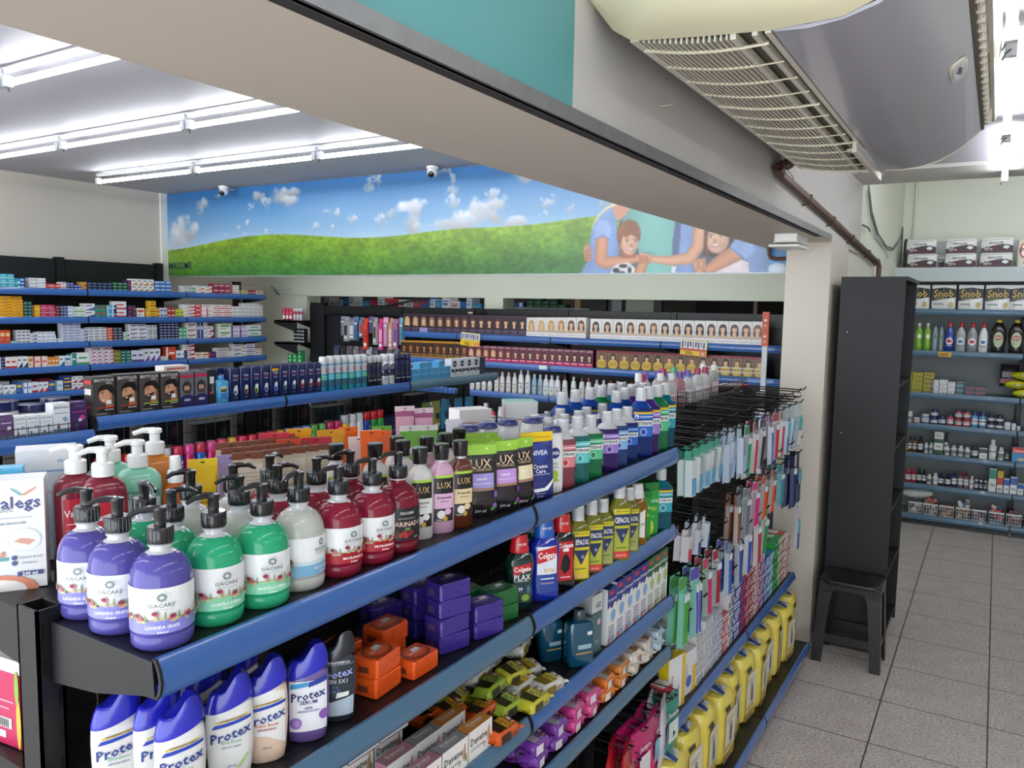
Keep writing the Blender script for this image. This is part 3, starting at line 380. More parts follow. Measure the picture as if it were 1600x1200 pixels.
# brown pipe along the beam
mb = MB(); BR = mat('#5d4034', .45, noise=.15, nscale=20)
mb.tube([(-.74, 3.42, 2.49), (-.742, 3.30, 2.44), (-.752, 3.17, 2.405), (-.76, 3.24, 2.385), (-.762, 4.6, 2.315), (-.762, 6.30, 2.215), (-.762, 6.34, 2.2), (-.762, 6.34, 1.9)], .017, BR, 8)
mb.tube([(-.742, 3.33, 2.452), (-.745, 3.27, 2.43)], .024, BR, 8); mb.tube([(-.752, 3.2, 2.41), (-.756, 3.16, 2.40), (-.76, 3.22, 2.388)], .023, BR, 8)
pp = mb.build('drain_pipe'); tag(pp, 'brown drain pipe running along the beam above the black bookcase', 'pipe')
mb = MB(); mb.tube([(-.762, 3.4, 2.37), (-.775, 4.6, 2.30), (-.775, 6.2, 2.20)], .007, mat('#4c342a', .5), 6)
for y in (3.75, 4.35, 5.0, 5.7, 6.2): z = 2.385-(y-3.24)*.0555; mb.tube([(-.783, y, z-.03), (-.745, y, z-.022), (-.74, y, z+.012), (-.783, y, z+.025)], .004, BR, 5)
mb.build('pipe_clamp', pp)
mb = MB(); mb.tube([(-.78, 3.36, 2.44), (-.76, 3.42, 2.41), (-.755, 3.5, 2.37)], .0018, '#2a2522', 4); tag(mb.build('loose_wire'), 'short dark wire sticking out beside the drain pipe elbow', 'wire')
# cables drooping from the ceiling opening to the end shelving
mb = MB()
for off in (0, .03): mb.tube([(-.79, 5.78, 2.80-off), (-.788, 5.79, 2.686-off), (-.786, 5.97, 2.548-off), (-.786, 6.365, 2.432-off), (-.786, 6.9, 2.379-off*.5), (-.786, 7.38, 2.399-off*.5), (-.786, 7.87, 2.507), (-.786, 8.01, 2.633), (-.786, 8.02, 2.30)], .006, '#6a6e6e', 6)
mb.tube([(-.79, 5.66, 2.75), (-.788, 5.66, 2.62), (-.786, 5.83, 2.511), (-.786, 6.16, 2.414), (-.786, 6.83, 2.354), (-.786, 7.1, 2.30), (-.786, 6.6, 2.20)], .005, '#d8dad0', 6)
tag(mb.build('cable'), 'loose grey cables drooping down the pale wall above the black bookcase', 'cable')
mb = MB(); mb.tube([(-.785, 5.6, 2.42), (-.77, 5.75, 2.415), (-.772, 5.85, 2.40)], .006, '#4a4640', 5); tag(mb.build('wall_spike'), 'short dark rod sticking out of the pale wall by the cables', 'rod')
# ------------------------------------------------------------------ mural
def mural():
    W_, H_ = 5.86, .775; s = .005; nx, ny = int(W_/s), int(H_/s)
    X, Y = np.meshgrid((np.arange(nx)+.5)*s, (np.arange(ny)+.5)*s)      # Y up from the bottom
    rng = np.random.default_rng(3)
    def noise(f, oct=4, fy=None):
        out = np.zeros_like(X); a = 1
        for o in range(oct):
            fx = f*2**o; gy = (fy or f)*2**o; gx, gh = int(W_*fx)+3, int(H_*gy)+3; G = rng.random((gh, gx))
            u, v = X*fx, Y*gy; iu, iv = u.astype(int), v.astype(int); fu, fv = u-iu, v-iv; fu = fu*fu*(3-2*fu); fv = fv*fv*(3-2*fv)
            out += a*((G[iv, iu]*(1-fu)+G[iv, iu+1]*fu)*(1-fv)+(G[iv+1, iu]*(1-fu)+G[iv+1, iu+1]*fu)*fv); a *= .5
        return out/(2-2**(1-oct))
    def col(h): return np.array([int(h[i:i+2], 16)/255 for i in (1, 3, 5)])
    t = np.clip((Y-.3)/.5, 0, 1)[..., None]
    IM = col('#a6c8e0')*(1-t)+col('#3a7ab8')*t; IM = IM*(1-.1*(noise(1.2, 3)-.5)[..., None])
    n = noise(14, 4); nb = noise(9, 5)
    n2 = noise(35, 3)
    def mix(mask, c):
        nonlocal IM
        IM = IM*(1-mask[..., None])+np.asarray(c)*mask[..., None]
    def cloud(x, y, rx, ry, a=1, c='#eef1f6'):
        nc = nb if rx > .075 else n2; a = a if rx > .075 else .8
        d = ((X-x)/rx)**2+((Y-y)/ry)**2; m = np.clip((1.0-d*.75-(nc-.5)*4.2)*.95, 0, 1)*a*np.clip(2.4-d, 0, 1)*.92
        sh = np.clip(.86+.16*(Y-y)/ry, .72, 1.0)[..., None]; mix(m, col(c)*sh)
    for c in ((.28, .40, .16, .13), (.18, .33, .14, .09), (.36, .42, .1, .08), (.52, .66, .09, .05), (.5, .6, .05, .05), (.78, .72, .05, .02), (1.32, .69, .08, .04), (1.38, .62, .06, .05), (1.55, .67, .16, .06), (1.66, .63, .1, .04), (1.72, .7, .08, .03),
              (1.2, .6, .05, .03), (1.02, .42, .035, .03), (.87, .36, .04, .03), (1.1, .36, .03, .025), (1.15, .45, .03, .03), (1.4, .37, .05, .03), (1.98, .40, .05, .03), (2.2, .5, .05, .035), (2.17, .38, .035, .03), (2.38, .44, .05, .035), (2.1, .52, .03, .015),
              (2.56, .68, .05, .03), (2.62, .74, .07, .05), (2.95, .43, .13, .09), (2.85, .48, .1, .06), (3.05, .5, .09, .06), (3.2, .36, .16, .05), (3.36, .39, .2, .07), (3.55, .38, .15, .06), (3.68, .45, .13, .1), (3.78, .5, .1, .06), (3.72, .56, .06, .04), (3.92, .37, .08, .05),
              (3.36, .62, .05, .05), (3.36, .68, .028, .05), (3.36, .53, .06, .05), (2.68, .42, .05, .05), (3.98, .69, .08, .05), (4.05, .66, .05, .03), (4.16, .48, .06, .03), (4.22, .52, .03, .02), (4.35, .44, .035, .04), (4.12, .4, .04, .035), (4.62, .47, .06, .035), (4.9, .5, .05, .03), (3.3, .76, .06, .02), (.9, .77, .1, .02), (4.5, .7, .08, .03), (4.75, .68, .05, .02)):
        cloud(*c)
    mix(np.clip((.40-Y)*3, 0, .35)*(noise(4, 3)), col('#e8eef4'))
    hill = .30+.05*np.exp(-((X-1.55)/.75)**2)+.03*np.exp(-((X-3.35)/.5)**2)+.10/(1+np.exp(-(X-4.35)/.25))+.015*np.sin(X*1.9)-.05*np.exp(-((X-.1)/.6)**2)
    d = hill-Y; m = np.clip(d/.006, 0, 1)
    tt = np.clip(d/.3, 0, 1)[..., None]; g = col('#8cab35')*(1-tt)+col('#44783a')*tt
    g = g*(1+.38*(noise(30, 3, 50)-.5)[..., None])*(1+.30*(noise(5, 3, 12)-.5)[..., None]); IM = IM*(1-m[..., None])+g*m[..., None]
    # family: px positions of the print turned into metres along the panel
    def sm(d, e=.006): return np.clip(.5-d/e, 0, 1)
    def ell(x, y, rx, ry, c, rot=0, shade=.12):
        ca, sa = math.cos(rot), math.sin(rot); u = ((X-x)*ca+(Y-y)*sa)/rx; v = (-(X-x)*sa+(Y-y)*ca)/ry; q = np.sqrt(u*u+v*v)
        m = sm((q-1)*min(rx, ry)); k = (1-shade*np.clip(q, 0, 1)**2-.05*u)[..., None]; nonlocal_mix(m, col(c)*k)
    def nonlocal_mix(m, c):
        nonlocal IM
        IM = IM*(1-m[..., None])+c*m[..., None]
    def pol(P_, c, tex=.0, shade=None):
        ins = np.zeros(X.shape, bool); P_ = list(P_)
        for (x0, y0), (x1, y1) in zip(P_, P_[1:]+P_[:1]):
            if y0 != y1: ins ^= ((Y > min(y0, y1)) & (Y <= max(y0, y1)) & (X < x0+(Y-y0)*(x1-x0)/(y1-y0)))
        k = np.ones(X.shape)+tex*(n-.5)*2
        if shade: k = k*(1-shade[2]*np.clip(np.abs(X-shade[0])/shade[1], 0, 1)**2)
        nonlocal_mix(ins.astype(float), col(c)*k[..., None])
    def limb(P_, r, c):
        best = np.full(X.shape, 9.); 
        for (x0, y0, r0), (x1, y1, r1) in zip([(*p, q) for p, q in zip(P_, r)], [(*p, q) for p, q in zip(P_, r)][1:]):
            dx, dy = x1-x0, y1-y0; t_ = np.clip(((X-x0)*dx+(Y-y0)*dy)/(dx*dx+dy*dy), 0, 1); rr = r0+(r1-r0)*t_
            dd = np.hypot(X-x0-t_*dx, Y-y0-t_*dy)/rr; best = np.minimum(best, dd)
        m = sm((best-1)*.04); k = (1.03-.22*np.clip(best, 0, 1)**2)[..., None]; nonlocal_mix(m, col(c)*k)
    K = lambda x, y: (4.375+x*.000913, (580-y)*.00088); U_ = .0009
    def kp(P_, c, tex=.05, shade=None): pol([K(*p) for p in P_], c, tex, (K(shade[0], 0)[0], shade[1]*U_, shade[2]) if shade else None)
    def ke(x, y, rx, ry, c, rot=0, shade=.12): ell(*K(x, y), rx*U_, ry*U_, c, rot, shade)
    def kl(P_, r, c): limb([K(*p) for p in P_], [q*U_ for q in r], c)
    SK, SK2, BL, MT = '#dfae90', '#d29c7e', '#8ea8d2', '#8cc4ba'
    kp([(380, 120), (520, 100), (1300, 250), (1290, 580), (300, 590)], '#5d6470')
    kp([(385, 200), (420, 60), (830, -40), (782, 240), (768, 340), (764, 470), (792, 590), (560, 590), (520, 430), (500, 330)], MT, .03, (640, 260, .2))
    kl([(640, 440), (545, 440), (510, 470)], (10, 12, 14), '#7ab0a8')
    kp([(330, -40), (270, 100), (190, 170), (150, 250), (132, 370), (140, 470), (100, 520), (60, 590), (330, 590), (330, 470), (372, 440), (352, 300), (340, 200), (400, 130), (430, -40)], BL, .06, (240, 190, .18))
    kp([(130, 478), (330, 470), (330, 484), (130, 492)], '#7f97c4')
    for k in range(7): kl([(150+k*26, 492), (120+k*30, 585)], (3, 4), '#7d95c0')
    kp([(305, -40), (310, 110), (345, 190), (372, 190), (440, 120), (460, -40)], SK2, .03); kl([(330, 70), (270, 95), (210, 140), (170, 200), (150, 250)], (16, 12, 9, 6, 3), '#e2d8bc')
    kp([(345, 250), (358, 300), (362, 400), (350, 430)], '#7890bc')
    kl([(232, 345), (228, 480), (262, 502), (400, 492), (520, 474), (600, 480)], (52, 50, 44, 38, 27, 18), SK2)
    kp([(178, 322), (172, 240), (200, 190), (270, 190), (305, 250), (292, 335), (240, 302)], '#a2b8de', .05); kl([(176, 322), (240, 298), (292, 332)], (5, 6, 5), '#8098c6')
    ke(118, 420, 30, 62, SK2, .1)
    for k in range(4): ke(122, 412+k*22, 32, 11, '#b98566', .15); ke(143, 416+k*22, 8, 5, '#e0b8a0')
    kp([(300, 590), (318, 545), (360, 512), (440, 500), (490, 540), (505, 590)], '#e6e4e2'); ke(350, 560, 28, 18, '#26282c'); ke(405, 528, 34, 14, '#26282c'); ke(455, 560, 16, 24, '#2c2e34'); ke(395, 575, 26, 9, '#26282c')
    # boy
    kp([(385, 400), (480, 420), (500, 470), (380, 470)], '#a86c50'); ke(440, 300, 92, 106, '#875a3a'); ke(378, 385, 12, 22, '#bd8566'); ke(450, 358, 66, 88, '#e4b89c'); ke(452, 410, 46, 36, '#e4b89c')
    kp([(372, 340), (384, 290), (420, 325), (455, 300), (500, 322), (518, 352), (528, 280), (500, 210), (440, 190), (380, 220), (354, 280), (356, 330)], '#8d6040', .2)
    for k in range(9): kl([(408+k*11, 215), (392+k*14, 300-abs(k-4)*6)], (3, 1.5), '#7d5434' if k % 2 else '#93683f')
    for k in (-1, 1): ke(460+k*30, 350, 12, 6, '#f0e4da'); ke(460+k*30, 350, 6, 6, '#2e221c'); ke(460+k*30, 336, 16, 3, '#7c5236')
    ke(462, 378, 10, 14, '#c78c6c'); ke(460, 410, 30, 9, '#a8584a'); ke(460, 408, 26, 6, '#f6f2ee'); 
    # woman on the other side of the man
    kp([(782, 200), (940, 230), (915, 330), (905, 400), (930, 500), (935, 590), (790, 590), (768, 420)], BL, .06, (850, 110, .25)); kp([(778, 200), (822, 210), (818, 400), (800, 560), (768, 430)], '#5f6f92')
    kp([(765, 540), (800, 530), (790, 590), (770, 590)], '#e8e8ea')
    kl([(965, 250), (950, 390), (893, 480), (740, 494), (610, 480)], (60, 46, 44, 32, 24), SK)
    kl([(600, 470), (560, 450), (530, 440)], (22, 14, 8), SK)
    kl([(565, 490), (545, 540), (520, 600)], (36, 38, 40), '#d09a78')
    for k in range(4): kl([(545+k*19, 500), (528+k*24, 455+k*8)], (10, 8), '#cf9674' if k % 2 else '#c58a68')
    # girl
    kp([(985, 270), (985, 460), (1060, 480), (1110, 460), (1230, 350), (1180, 200)], '#4a3830', .1); ke(1080, 355, 80, 92, '#e6bda2'); ke(1078, 400, 52, 42, '#e6bda2'); kl([(1000, 280), (1000, 380), (1015, 460)], (10, 14, 8), '#7a5038')
    for k in (-1, 1): ke(1066+k*34, 335, 13, 6, '#f0e4da'); ke(1066+k*34, 335, 6, 6, '#2c221c'); ke(1066+k*34, 318, 17, 3, '#7c5236')
    ke(1062, 362, 10, 13, '#c88e6e'); ke(1070, 396, 32, 10, '#a8584a'); ke(1070, 393, 28, 7, '#f8f4f0')
    kp([(1050, 590), (1120, 540), (1240, 492), (1290, 510), (1302, 590)], '#e8dadc'); kp([(1200, 350), (1290, 340), (1390, 395), (1420, 470), (1424, 590), (1302, 590), (1290, 505), (1232, 482), (1168, 400)], BL, .05, (1260, 160, .15))
    kp([(1428, -60), (1640, -60), (1640, 300), (1428, 300)], '#3f86c8'); kp([(1424, 300), (1640, 300), (1640, 590), (1424, 590)], '#5a9ed4'); ke(1480, 560, 60, 40, '#dfe8f2')
    kl([(1205, 450), (1120, 498), (1030, 560)], (58, 52, 34), SK2); kp([(1165, 402), (1205, 352), (1310, 380), (1330, 440), (1270, 488), (1225, 470), (1200, 430)], '#9db4dc'); kl([(1168, 402), (1205, 445), (1262, 484)], (5, 6, 5), '#8098c6')
    ke(965, 528, 44, 46, '#d9a688')
    for k in range(4): kl([(935+k*20, 505), (940+k*20, 560)], (9, 8), '#cf9878' if k % 2 else '#dcab8e')
    ke(995, 492, 10, 14, '#d8a688'); kl([(965, 570), (950, 600)], (30, 32), '#d6a080')
    return IM, X, Y, nx, ny, s, W_, H_
def build_mural():
    IM, X, Y, nx, ny, s, W_, H_ = mural()
    IM = np.clip(IM*.93-.02, 0, 1); gr_ = IM.mean(2, keepdims=True); IM = np.clip(gr_+(IM-gr_)*1.12, 0, 1); lin_ = np.where(IM <= .04045, IM/12.92, ((IM+.055)/1.055)**2.4)
    x0, y0, z0 = -6.853, 4.826, 2.085
    gx, gz = np.meshgrid(np.arange(nx+1)*s, np.arange(ny+1)*s)
    co = np.stack([x0+gx.ravel(), np.full(gx.size, y0), z0+gz.ravel()], 1)
    i, j = np.meshgrid(np.arange(nx), np.arange(ny)); a = (j*(nx+1)+i).ravel(); q = np.stack([a, a+1, a+nx+2, a+nx+1], 1)
    me = bpy.data.meshes.new('mural_print'); me.vertices.add(len(co)); me.vertices.foreach_set('co', co.ravel())
    me.loops.add(q.size); me.loops.foreach_set('vertex_index', q.ravel().astype(np.int32)); me.polygons.add(len(q)); me.polygons.foreach_set('loop_start', np.arange(0, q.size, 4, dtype=np.int32)); me.update()
    # average the cells onto the vertices
    P_ = np.pad(lin_, ((1, 1), (1, 1), (0, 0)), 'edge'); V = (P_[:-1, :-1]+P_[1:, :-1]+P_[:-1, 1:]+P_[1:, 1:])/4
    at = me.color_attributes.new('print', 'FLOAT_COLOR', 'POINT'); at.data.foreach_set('color', np.concatenate([V.reshape(-1, 3), np.ones((V.shape[0]*V.shape[1], 1))], 1).ravel())
    m = bpy.data.materials.new('mural_print'); m.use_nodes = True; nt = m.node_tree; b = nt.nodes['Principled BSDF']; n = nt.nodes.new('ShaderNodeAttribute'); n.attribute_name = 'print'
    nt.links.new(n.outputs['Color'], b.inputs['Base Color']); b.inputs['Roughness'].default_value = .3; me.materials.append(m)
    root = thing('wall_mural', 'long printed mural of blue sky, green hills and a hugging family above the back openings', 'mural', (0, 0, 0))
    o = bpy.data.objects.new('printed_sheet', me); C.objects.link(o); o.parent = root
    mb = MB(); mb.box(x0, y0+.002, z0-.006, x0+W_, y0+.016, z0+H_, '#d8d8d4'); mb.box(x0, y0-.004, z0-.01, x0+W_, y0+.016, z0, mat('#9aa0a0', .4, metal=.4)); mb.build('panel_board', root)
    mb = MB(); g = front(y0-.0005); mb.dtext(g, 'MASSIME', x0+.03, z0+.10, .062, '#1c2c48', al='l'); mb.build('lettering', root)
build_mural()
mb = MB(); mb.tube([(-1.17, 4.79, 2.29), (-1.17, 4.79, 2.185), (-1.16, 4.79, 2.165), (-1.14, 4.79, 2.16), (-1.02, 4.79, 2.16)], .011, BR, 8); tag(mb.build('water_pipe'), 'short bent brown pipe in front of the mural beside the column', 'pipe')
# ------------------------------------------------------------------ product builders (front faces -Y, base at z = 0)
_c = {}
def cached(fn):
    def g(*a, **kw):
        k = (fn.__name__, repr(a), repr(kw))
        if k not in _c: _c[k] = fn(*a, **kw)
        return _c[k]
    return g
BLK = PL('#17171a'); CLR = mat('#c9c9cc', .12, coat=.5); WCAP = PL('#e9e9e6')
SKINC, LIPC = '#d3a07e', '#a04038'
@cached
def carton(w_, d, h, col, fr=(), top=None, side=None, topm=(), sidem=()):
    m = MB(); m.box(-w_/2, 0, 0, w_/2, d, h, col, top, None, side)
    m.marks(front(0), w_, h, fr)
    if topm: m.marks(plane((0, d/2, h), (1, 0, 0), (0, 1, 0)), w_, d, topm)
    if sidem: m.marks(plane((w_/2, d/2, 0), (0, 1, 0), (0, 0, 1)), d, h, sidem); m.marks(plane((-w_/2, d/2, 0), (0, -1, 0), (0, 0, 1)), d, h, sidem)
    return m.mesh('carton')
def flowers(m, g, v0, w_, cols=('#b8485a', '#c96a78', '#8a2f44')):
    rr = random.Random(5)
    for i in range(15):
        u = -w_/2+w_*i/14+rr.uniform(-.003, .003); v = v0+rr.uniform(-.0015, .003)
        m.dell(g, u, v-.003, .004, .0022, '#c9b98a', 7); m.dell(g, u+.002, v+.001, .0012, .006, '#7f9a6a', 6)
        if i % 2 == 0:
            for k in range(3): m.dell(g, u+rr.uniform(-.003, .003), v+rr.uniform(.0, .005), .0034, .0028, cols[k], 8)
@cached
def pump_soap(col, band, name, lab='#eef0f0', dark=False, liq=True):
    R = .039; prof = [(.90, 0), (.98, .003), (1, .008), (1, .017), (.97, .019), (1, .021), (1, .081), (.985, .090), (.94, .099), (.84, .108), (.68, .1155), (.48, .1205), (.36, .1235), (.34, .127), (.34, .1335)]
    b = MB(); lq = mat(col, .16, coat=.6, trans=.12); b.lathe(prof[:12], lq, 28, R, R, smooth=True); b.lathe([(p, z+.0001) for p, z in prof[11:]], CLR if not dark else lq, 24, R, R)
    b.lathe([(.40, .1290), (.40, .1310)], CLR, 20, R, R)
    L = MB(); g = round_map(R, R); w_ = R*3.6; L.lift = .0004
    L.drect(g, -w_/2, .024, w_/2, .083, lab, .006)
    if dark:
        L.dtext(g, 'ISACARE', 0, .074, .0048, '#d8d8d8'); L.dtext(g, 'SABONETE LIQUIDO', 0, .064, .0026, '#b8b0a8'); L.dtext(g, 'MARINADO', 0, .054, .0085, '#e6c8b8')
        for k, (u, v) in enumerate(((-.006, .038), (.002, .035), (-.003, .032), (.008, .038), (-.012, .034))): L.dell(g, u, v, .0045, .0045, '#b02f34' if k % 2 == 0 else '#8a1f28', 10)
        L.dell(g, .0, .045, .006, .003, '#5f8a4a'); L.dtext(g, '500ml', .018, .029, .003, '#c8c8c8')
    else:
        if band == '#7fb4d6':
            L.drect(g, -w_/2, .024, w_/2, .043, band, .006); L.drect(g, -w_/2, .041, w_/2, .047, '#cfe0e8', .006); L.dell(g, .018, .052, .0035, .004, '#c87050')
        else:
            L.drect(g, -w_/2, .024, w_/2, .042, band, .006); L.drect(g, -w_/2, .042, w_/2, .0436, '#c8b070', .006); flowers(L, g, .0445, w_*.97)
        for k in range(8): a = k*PI/4; L.dell(g, .0038*math.cos(a), .0735+.0038*math.sin(a), .0018, .0018, '#7d8c8a', 6)
        L.dtext(g, 'ISACARE', 0, .0635, .0048, '#68716f'); L.dtext(g, 'SABONETE LIQUIDO', 0, .0585, .0018, '#9a9f9e'); L.drect(g, -.014, .0562, .014, .0565, '#a8adac', .006)
        L.dtext(g, name, 0, .0355, .0042, '#f2f2f2', .034); L.dtext(g, '500ml', 0, .029, .003, '#f2f2f2')
    for k in range(9): L.drect(g, -w_/2+.004+k*.0006, .045, -w_/2+.0043+k*.0006, .06, '#8a8a88')
    p = MB(); p.lathe([(.98, .1330), (1, .134), (1, .1525), (.93, .154)], BLK, 24, .0165, .0165)
    for k in range(20):
        a = 2*PI*k/20; p.box(.0165*math.cos(a)-.0004, .0165*math.sin(a)-.0004, .1345, .0165*math.cos(a)+.0004, .0165*math.sin(a)+.0004, .152, BLK)
    p.lathe([(1, .154), (1, .171), (1.15, .173), (1.15, .178), (.6, .1795)], BLK, 16, .0075, .0075)
    p.tube([(0, 0, .1755), (-.012, 0, .1772), (-.026, 0, .1755), (-.037, 0, .1695)], [.0055, .0048, .004, .003], BLK, 8)
    return [('bottle', b.mesh('bottle'), [('bottle_label', L.mesh('bottle_label'))]), ('pump', p.mesh('pump'))]
@cached
def bottle(rx, ry, e, prof, col, cap, capcol, marks=(), lw=.0, lz=(0, 1), neck=None, back=(), capr=None):
    """generic flat or round bottle; prof in (factor, z), cap likewise in metres of radius"""
    b = MB(); bm = col if not isinstance(col, str) else mat(col, .2, coat=.5); b.lathe(prof, bm, 24, rx, ry, e)
    out = []
    if neck: b.lathe(neck[0], CLR if neck[1] is None else neck[1], 18, 1, 1)
    if marks:
        g0 = round_map(rx, ry, e, prof=prof); z0, z1 = lz; L = MB(); L.lift = .0004; g = lambda u, v, l: g0(u, v+z0, l); L.marks(g, lw, z1-z0, marks, .007); out = [('bottle_label', L.mesh('bottle_label'))]
    p = MB(); c = PL(capcol) if isinstance(capcol, str) else capcol; p.lathe(cap, c, 18, 1, 1 if capr is None else capr)
    return [('bottle', b.mesh('bottle'), out), ('cap', p.mesh('cap'))]
@cached
def mouthwash(col, lab, h, tint, pro=False):
    s = h/.17; R = .033*(1.0 if h < .19 else 1.12)
    prof = [(.85, 0), (.97, .003), (1, .01), (.93, .034*s), (.93, .036*s), (1, .05*s), (1, .112*s), (.9, .122*s), (.62, .132*s), (.44, .137*s)]
    b = MB(); lq = mat(col, .06, trans=.55, coat=.6); b.lathe(prof[:8], lq, 24, R, R*.72, 3.2); b.lathe([(p, z+.0001) for p, z in prof[7:]]+[(.42, .142*s)], CLR if h < .19 else mat(tint, .1, trans=.4), 20, R, R*.8, 2.4)
    L = MB(); g = round_map(R, R*.72, 3.2); w_ = R*1.75; L.lift = .0005
    L.drect(g, -w_/2, .052*s, w_/2, .092*s, lab, .006); L.drect(g, -w_/2, .078*s, w_/2, .092*s, '#eef2f2', .006); L.dtext(lambda u, v, l: g(u, v, l+.0005), 'LISTERINE', 0, .085*s, .0075*s, '#16181c', w_*.82); L.dell(g, -.002, .064*s, .009*s, .009*s, '#e8f0f0'); L.dell(g, -.002, .064*s, .0072*s, .0074*s, tint)
    L.drect(g, -w_/2, .095*s, w_/2, .108*s, lab, .006); L.dell(g, -w_/2+.008, .1015*s, .005*s, .005*s, '#f4f6f6'); L.drect(g, -w_/2+.016, .1*s, w_/2-.003, .1022*s, '#e6eeee', .006)
    if pro: L.drect(g, -w_/2, .108*s, w_/2, .113*s, '#f0c020', .006)
    p = MB(); p.lathe([(1, .139*s), (1.04, .14*s), (.98, .166*s), (.93, h)], mat('#d4d5d8', .15, coat=.6), 20, .0145*s**.5, .0145*s**.5)
    for k in range(26):
        a = 2*PI*k/26; q = .0148*s**.5; p.box(q*math.cos(a)-.0004, q*math.sin(a)-.0004, .142*s, q*math.cos(a)*.97+.0004, q*math.sin(a)*.97+.0004, .167*s, mat('#b2b4b8', .2))
    return [('bottle', b.mesh('bottle'), [('bottle_label', L.mesh('bottle_label'))]), ('cap', p.mesh('cap'))]
@cached
def flat_bottle(col, capcol, h, R, marks, lz, lw, inv=False, slant=.012, lab=None):
    """oval shampoo bottle with a wide cap cut at a slant"""
    prof = [(.70, 0), (.84, .003), (.93, .02), (1, .055), (1.02, .085), (.995, .106), (.95, .118), (.70, .124)]; k = h/.165
    prof = [(a, b*k) for a, b in prof]; b = MB(); b.lathe(prof, mat(col, .22, coat=.4), 26, R, R*.52, 2.3)
    c = MB(); rings = []; n = 30
    for q_, f in ((0, .985), (.12, .985), (.4, .95), (.7, .87), (.9, .79), (1, .70)):
        rg = []
        for q in range(n):
            t = 2*PI*(q+.5)/n; cx, cy = math.cos(t), math.sin(t); ex = math.copysign(abs(cx)**(2/2.3), cx); ey = math.copysign(abs(cy)**(2/2.3), cy)
            lo = .108+.020*((ex+1)/2)**1.6; s_ = min(1, max(0, (ex+.45)/1.0)); hi = .139+.026*s_*s_*(3-2*s_)-.004*max(0, ex-.6)
            ff = 1.015-.045*((ex+1)/2) if q_ < .2 else f; rg.append((R*ff*ex, R*.52*ff*ey, (lo+(hi-lo)*q_)*k))
        rings.append(rg)
    c.loft(rings, PL(capcol)); 
    g0 = round_map(R, R*.52, 2.3, prof=prof); L = MB(); L.lift = .0006; g = lambda u, v, l: g0(u, v+lz[0], l)
    L.marks(g, lw, lz[1]-lz[0], marks, .006)
    return [('bottle', b.mesh('bottle'), [('bottle_label', L.mesh('bottle_label'))]), ('cap', c.mesh('cap'))]
def sheet(w_, h, prof, m, mb, nz=10, nx=10, y0=0, wav=.0012, seed=1, gather=0):
    """closed soft pack: thickness at height fraction t given by prof(t), lens shaped across the width"""
    rr = random.Random(seed); rings = []; n = nx*2
    for i in range(nz+1):
        t = i/nz; d = prof(t); R = []; ww = w_*(1-gather*(1-math.sin(PI*min(max(t, .0), 1)))) 
        for k in range(n):
            a = 2*PI*k/n; x = ww/2*math.copysign(abs(math.cos(a))**.75, math.cos(a)); y = d/2*math.sin(a)
            R.append((x+rr.uniform(-wav, wav)*.5, y0+y+rr.uniform(-wav, wav)*min(1, d*40), t*h))
        rings.append(R)
    mb.loft(rings, m)
@cached
def pouch(w_, h, d, col, topcol, marks, film=True):
    b = MB(); fn = lambda t: .0015+d*math.sin(PI*min(1, (1-t)*1.12+.0))**.6*(1-t*.55) if t < .93 else .0015
    def fn(t): return max(.0016, d*(1-t)**.55*min(1, .35+t*5)) if t < .9 else .0016
    sheet(w_, h, fn, FILM(col) if film else PL(col), b, 14, 9)
    g = lambda u, v, l: (u, -max(.0016, fn(min(.999, max(0, v/h))))/2*max(0, 1-(2*u/w_)**2)**.5-l-.0012, v)
    if topcol: b.marks(g, w_, h, [('r', -.5, .86, .5, 1, topcol)], .01)
    b.lift = .0008; out = []
    L = MB(); L.lift = .001; L.marks(g, w_, h, marks, .008)
    return [('pouch', b.mesh('pouch'), [('print', L.mesh('print'))])]
@cached
def tube_pack(w_, h, d, col, cap, marks, hang=None):
    b = MB(); rings = []
    for i in range(9):
        t = i/8; R = []
        for k in range(20):
            a = 2*PI*k/20; R.append((math.cos(a)*(w_/2*(.75+.25*t)), math.sin(a)*max(.0012, d/2*(1-t)), .018+t*(h-.03)))
        rings.append(R)
    b.loft(rings, PL(col)); b.box(-w_/2, -.0012, h-.014, w_/2, .0012, h, hang or col); b.lathe([(1, 0), (1, .018), (.95, .0185)], PL(cap), 16, w_*.34, d*.5)
    g = lambda u, v, l: (u, -max(.0012, d/2*(1-min(1, max(0, (v-.018)/(h-.03)))))*max(.02, 1-(2*u/w_)**2)**.5-l-.0006, v)
    b.marks(g, w_, h, marks, .008)
    if hang: b.dell(lambda u, v, l: (u, -.0014-l, v), 0, h-.006, .004, .0015, '#222222')
    return b.mesh('tube')
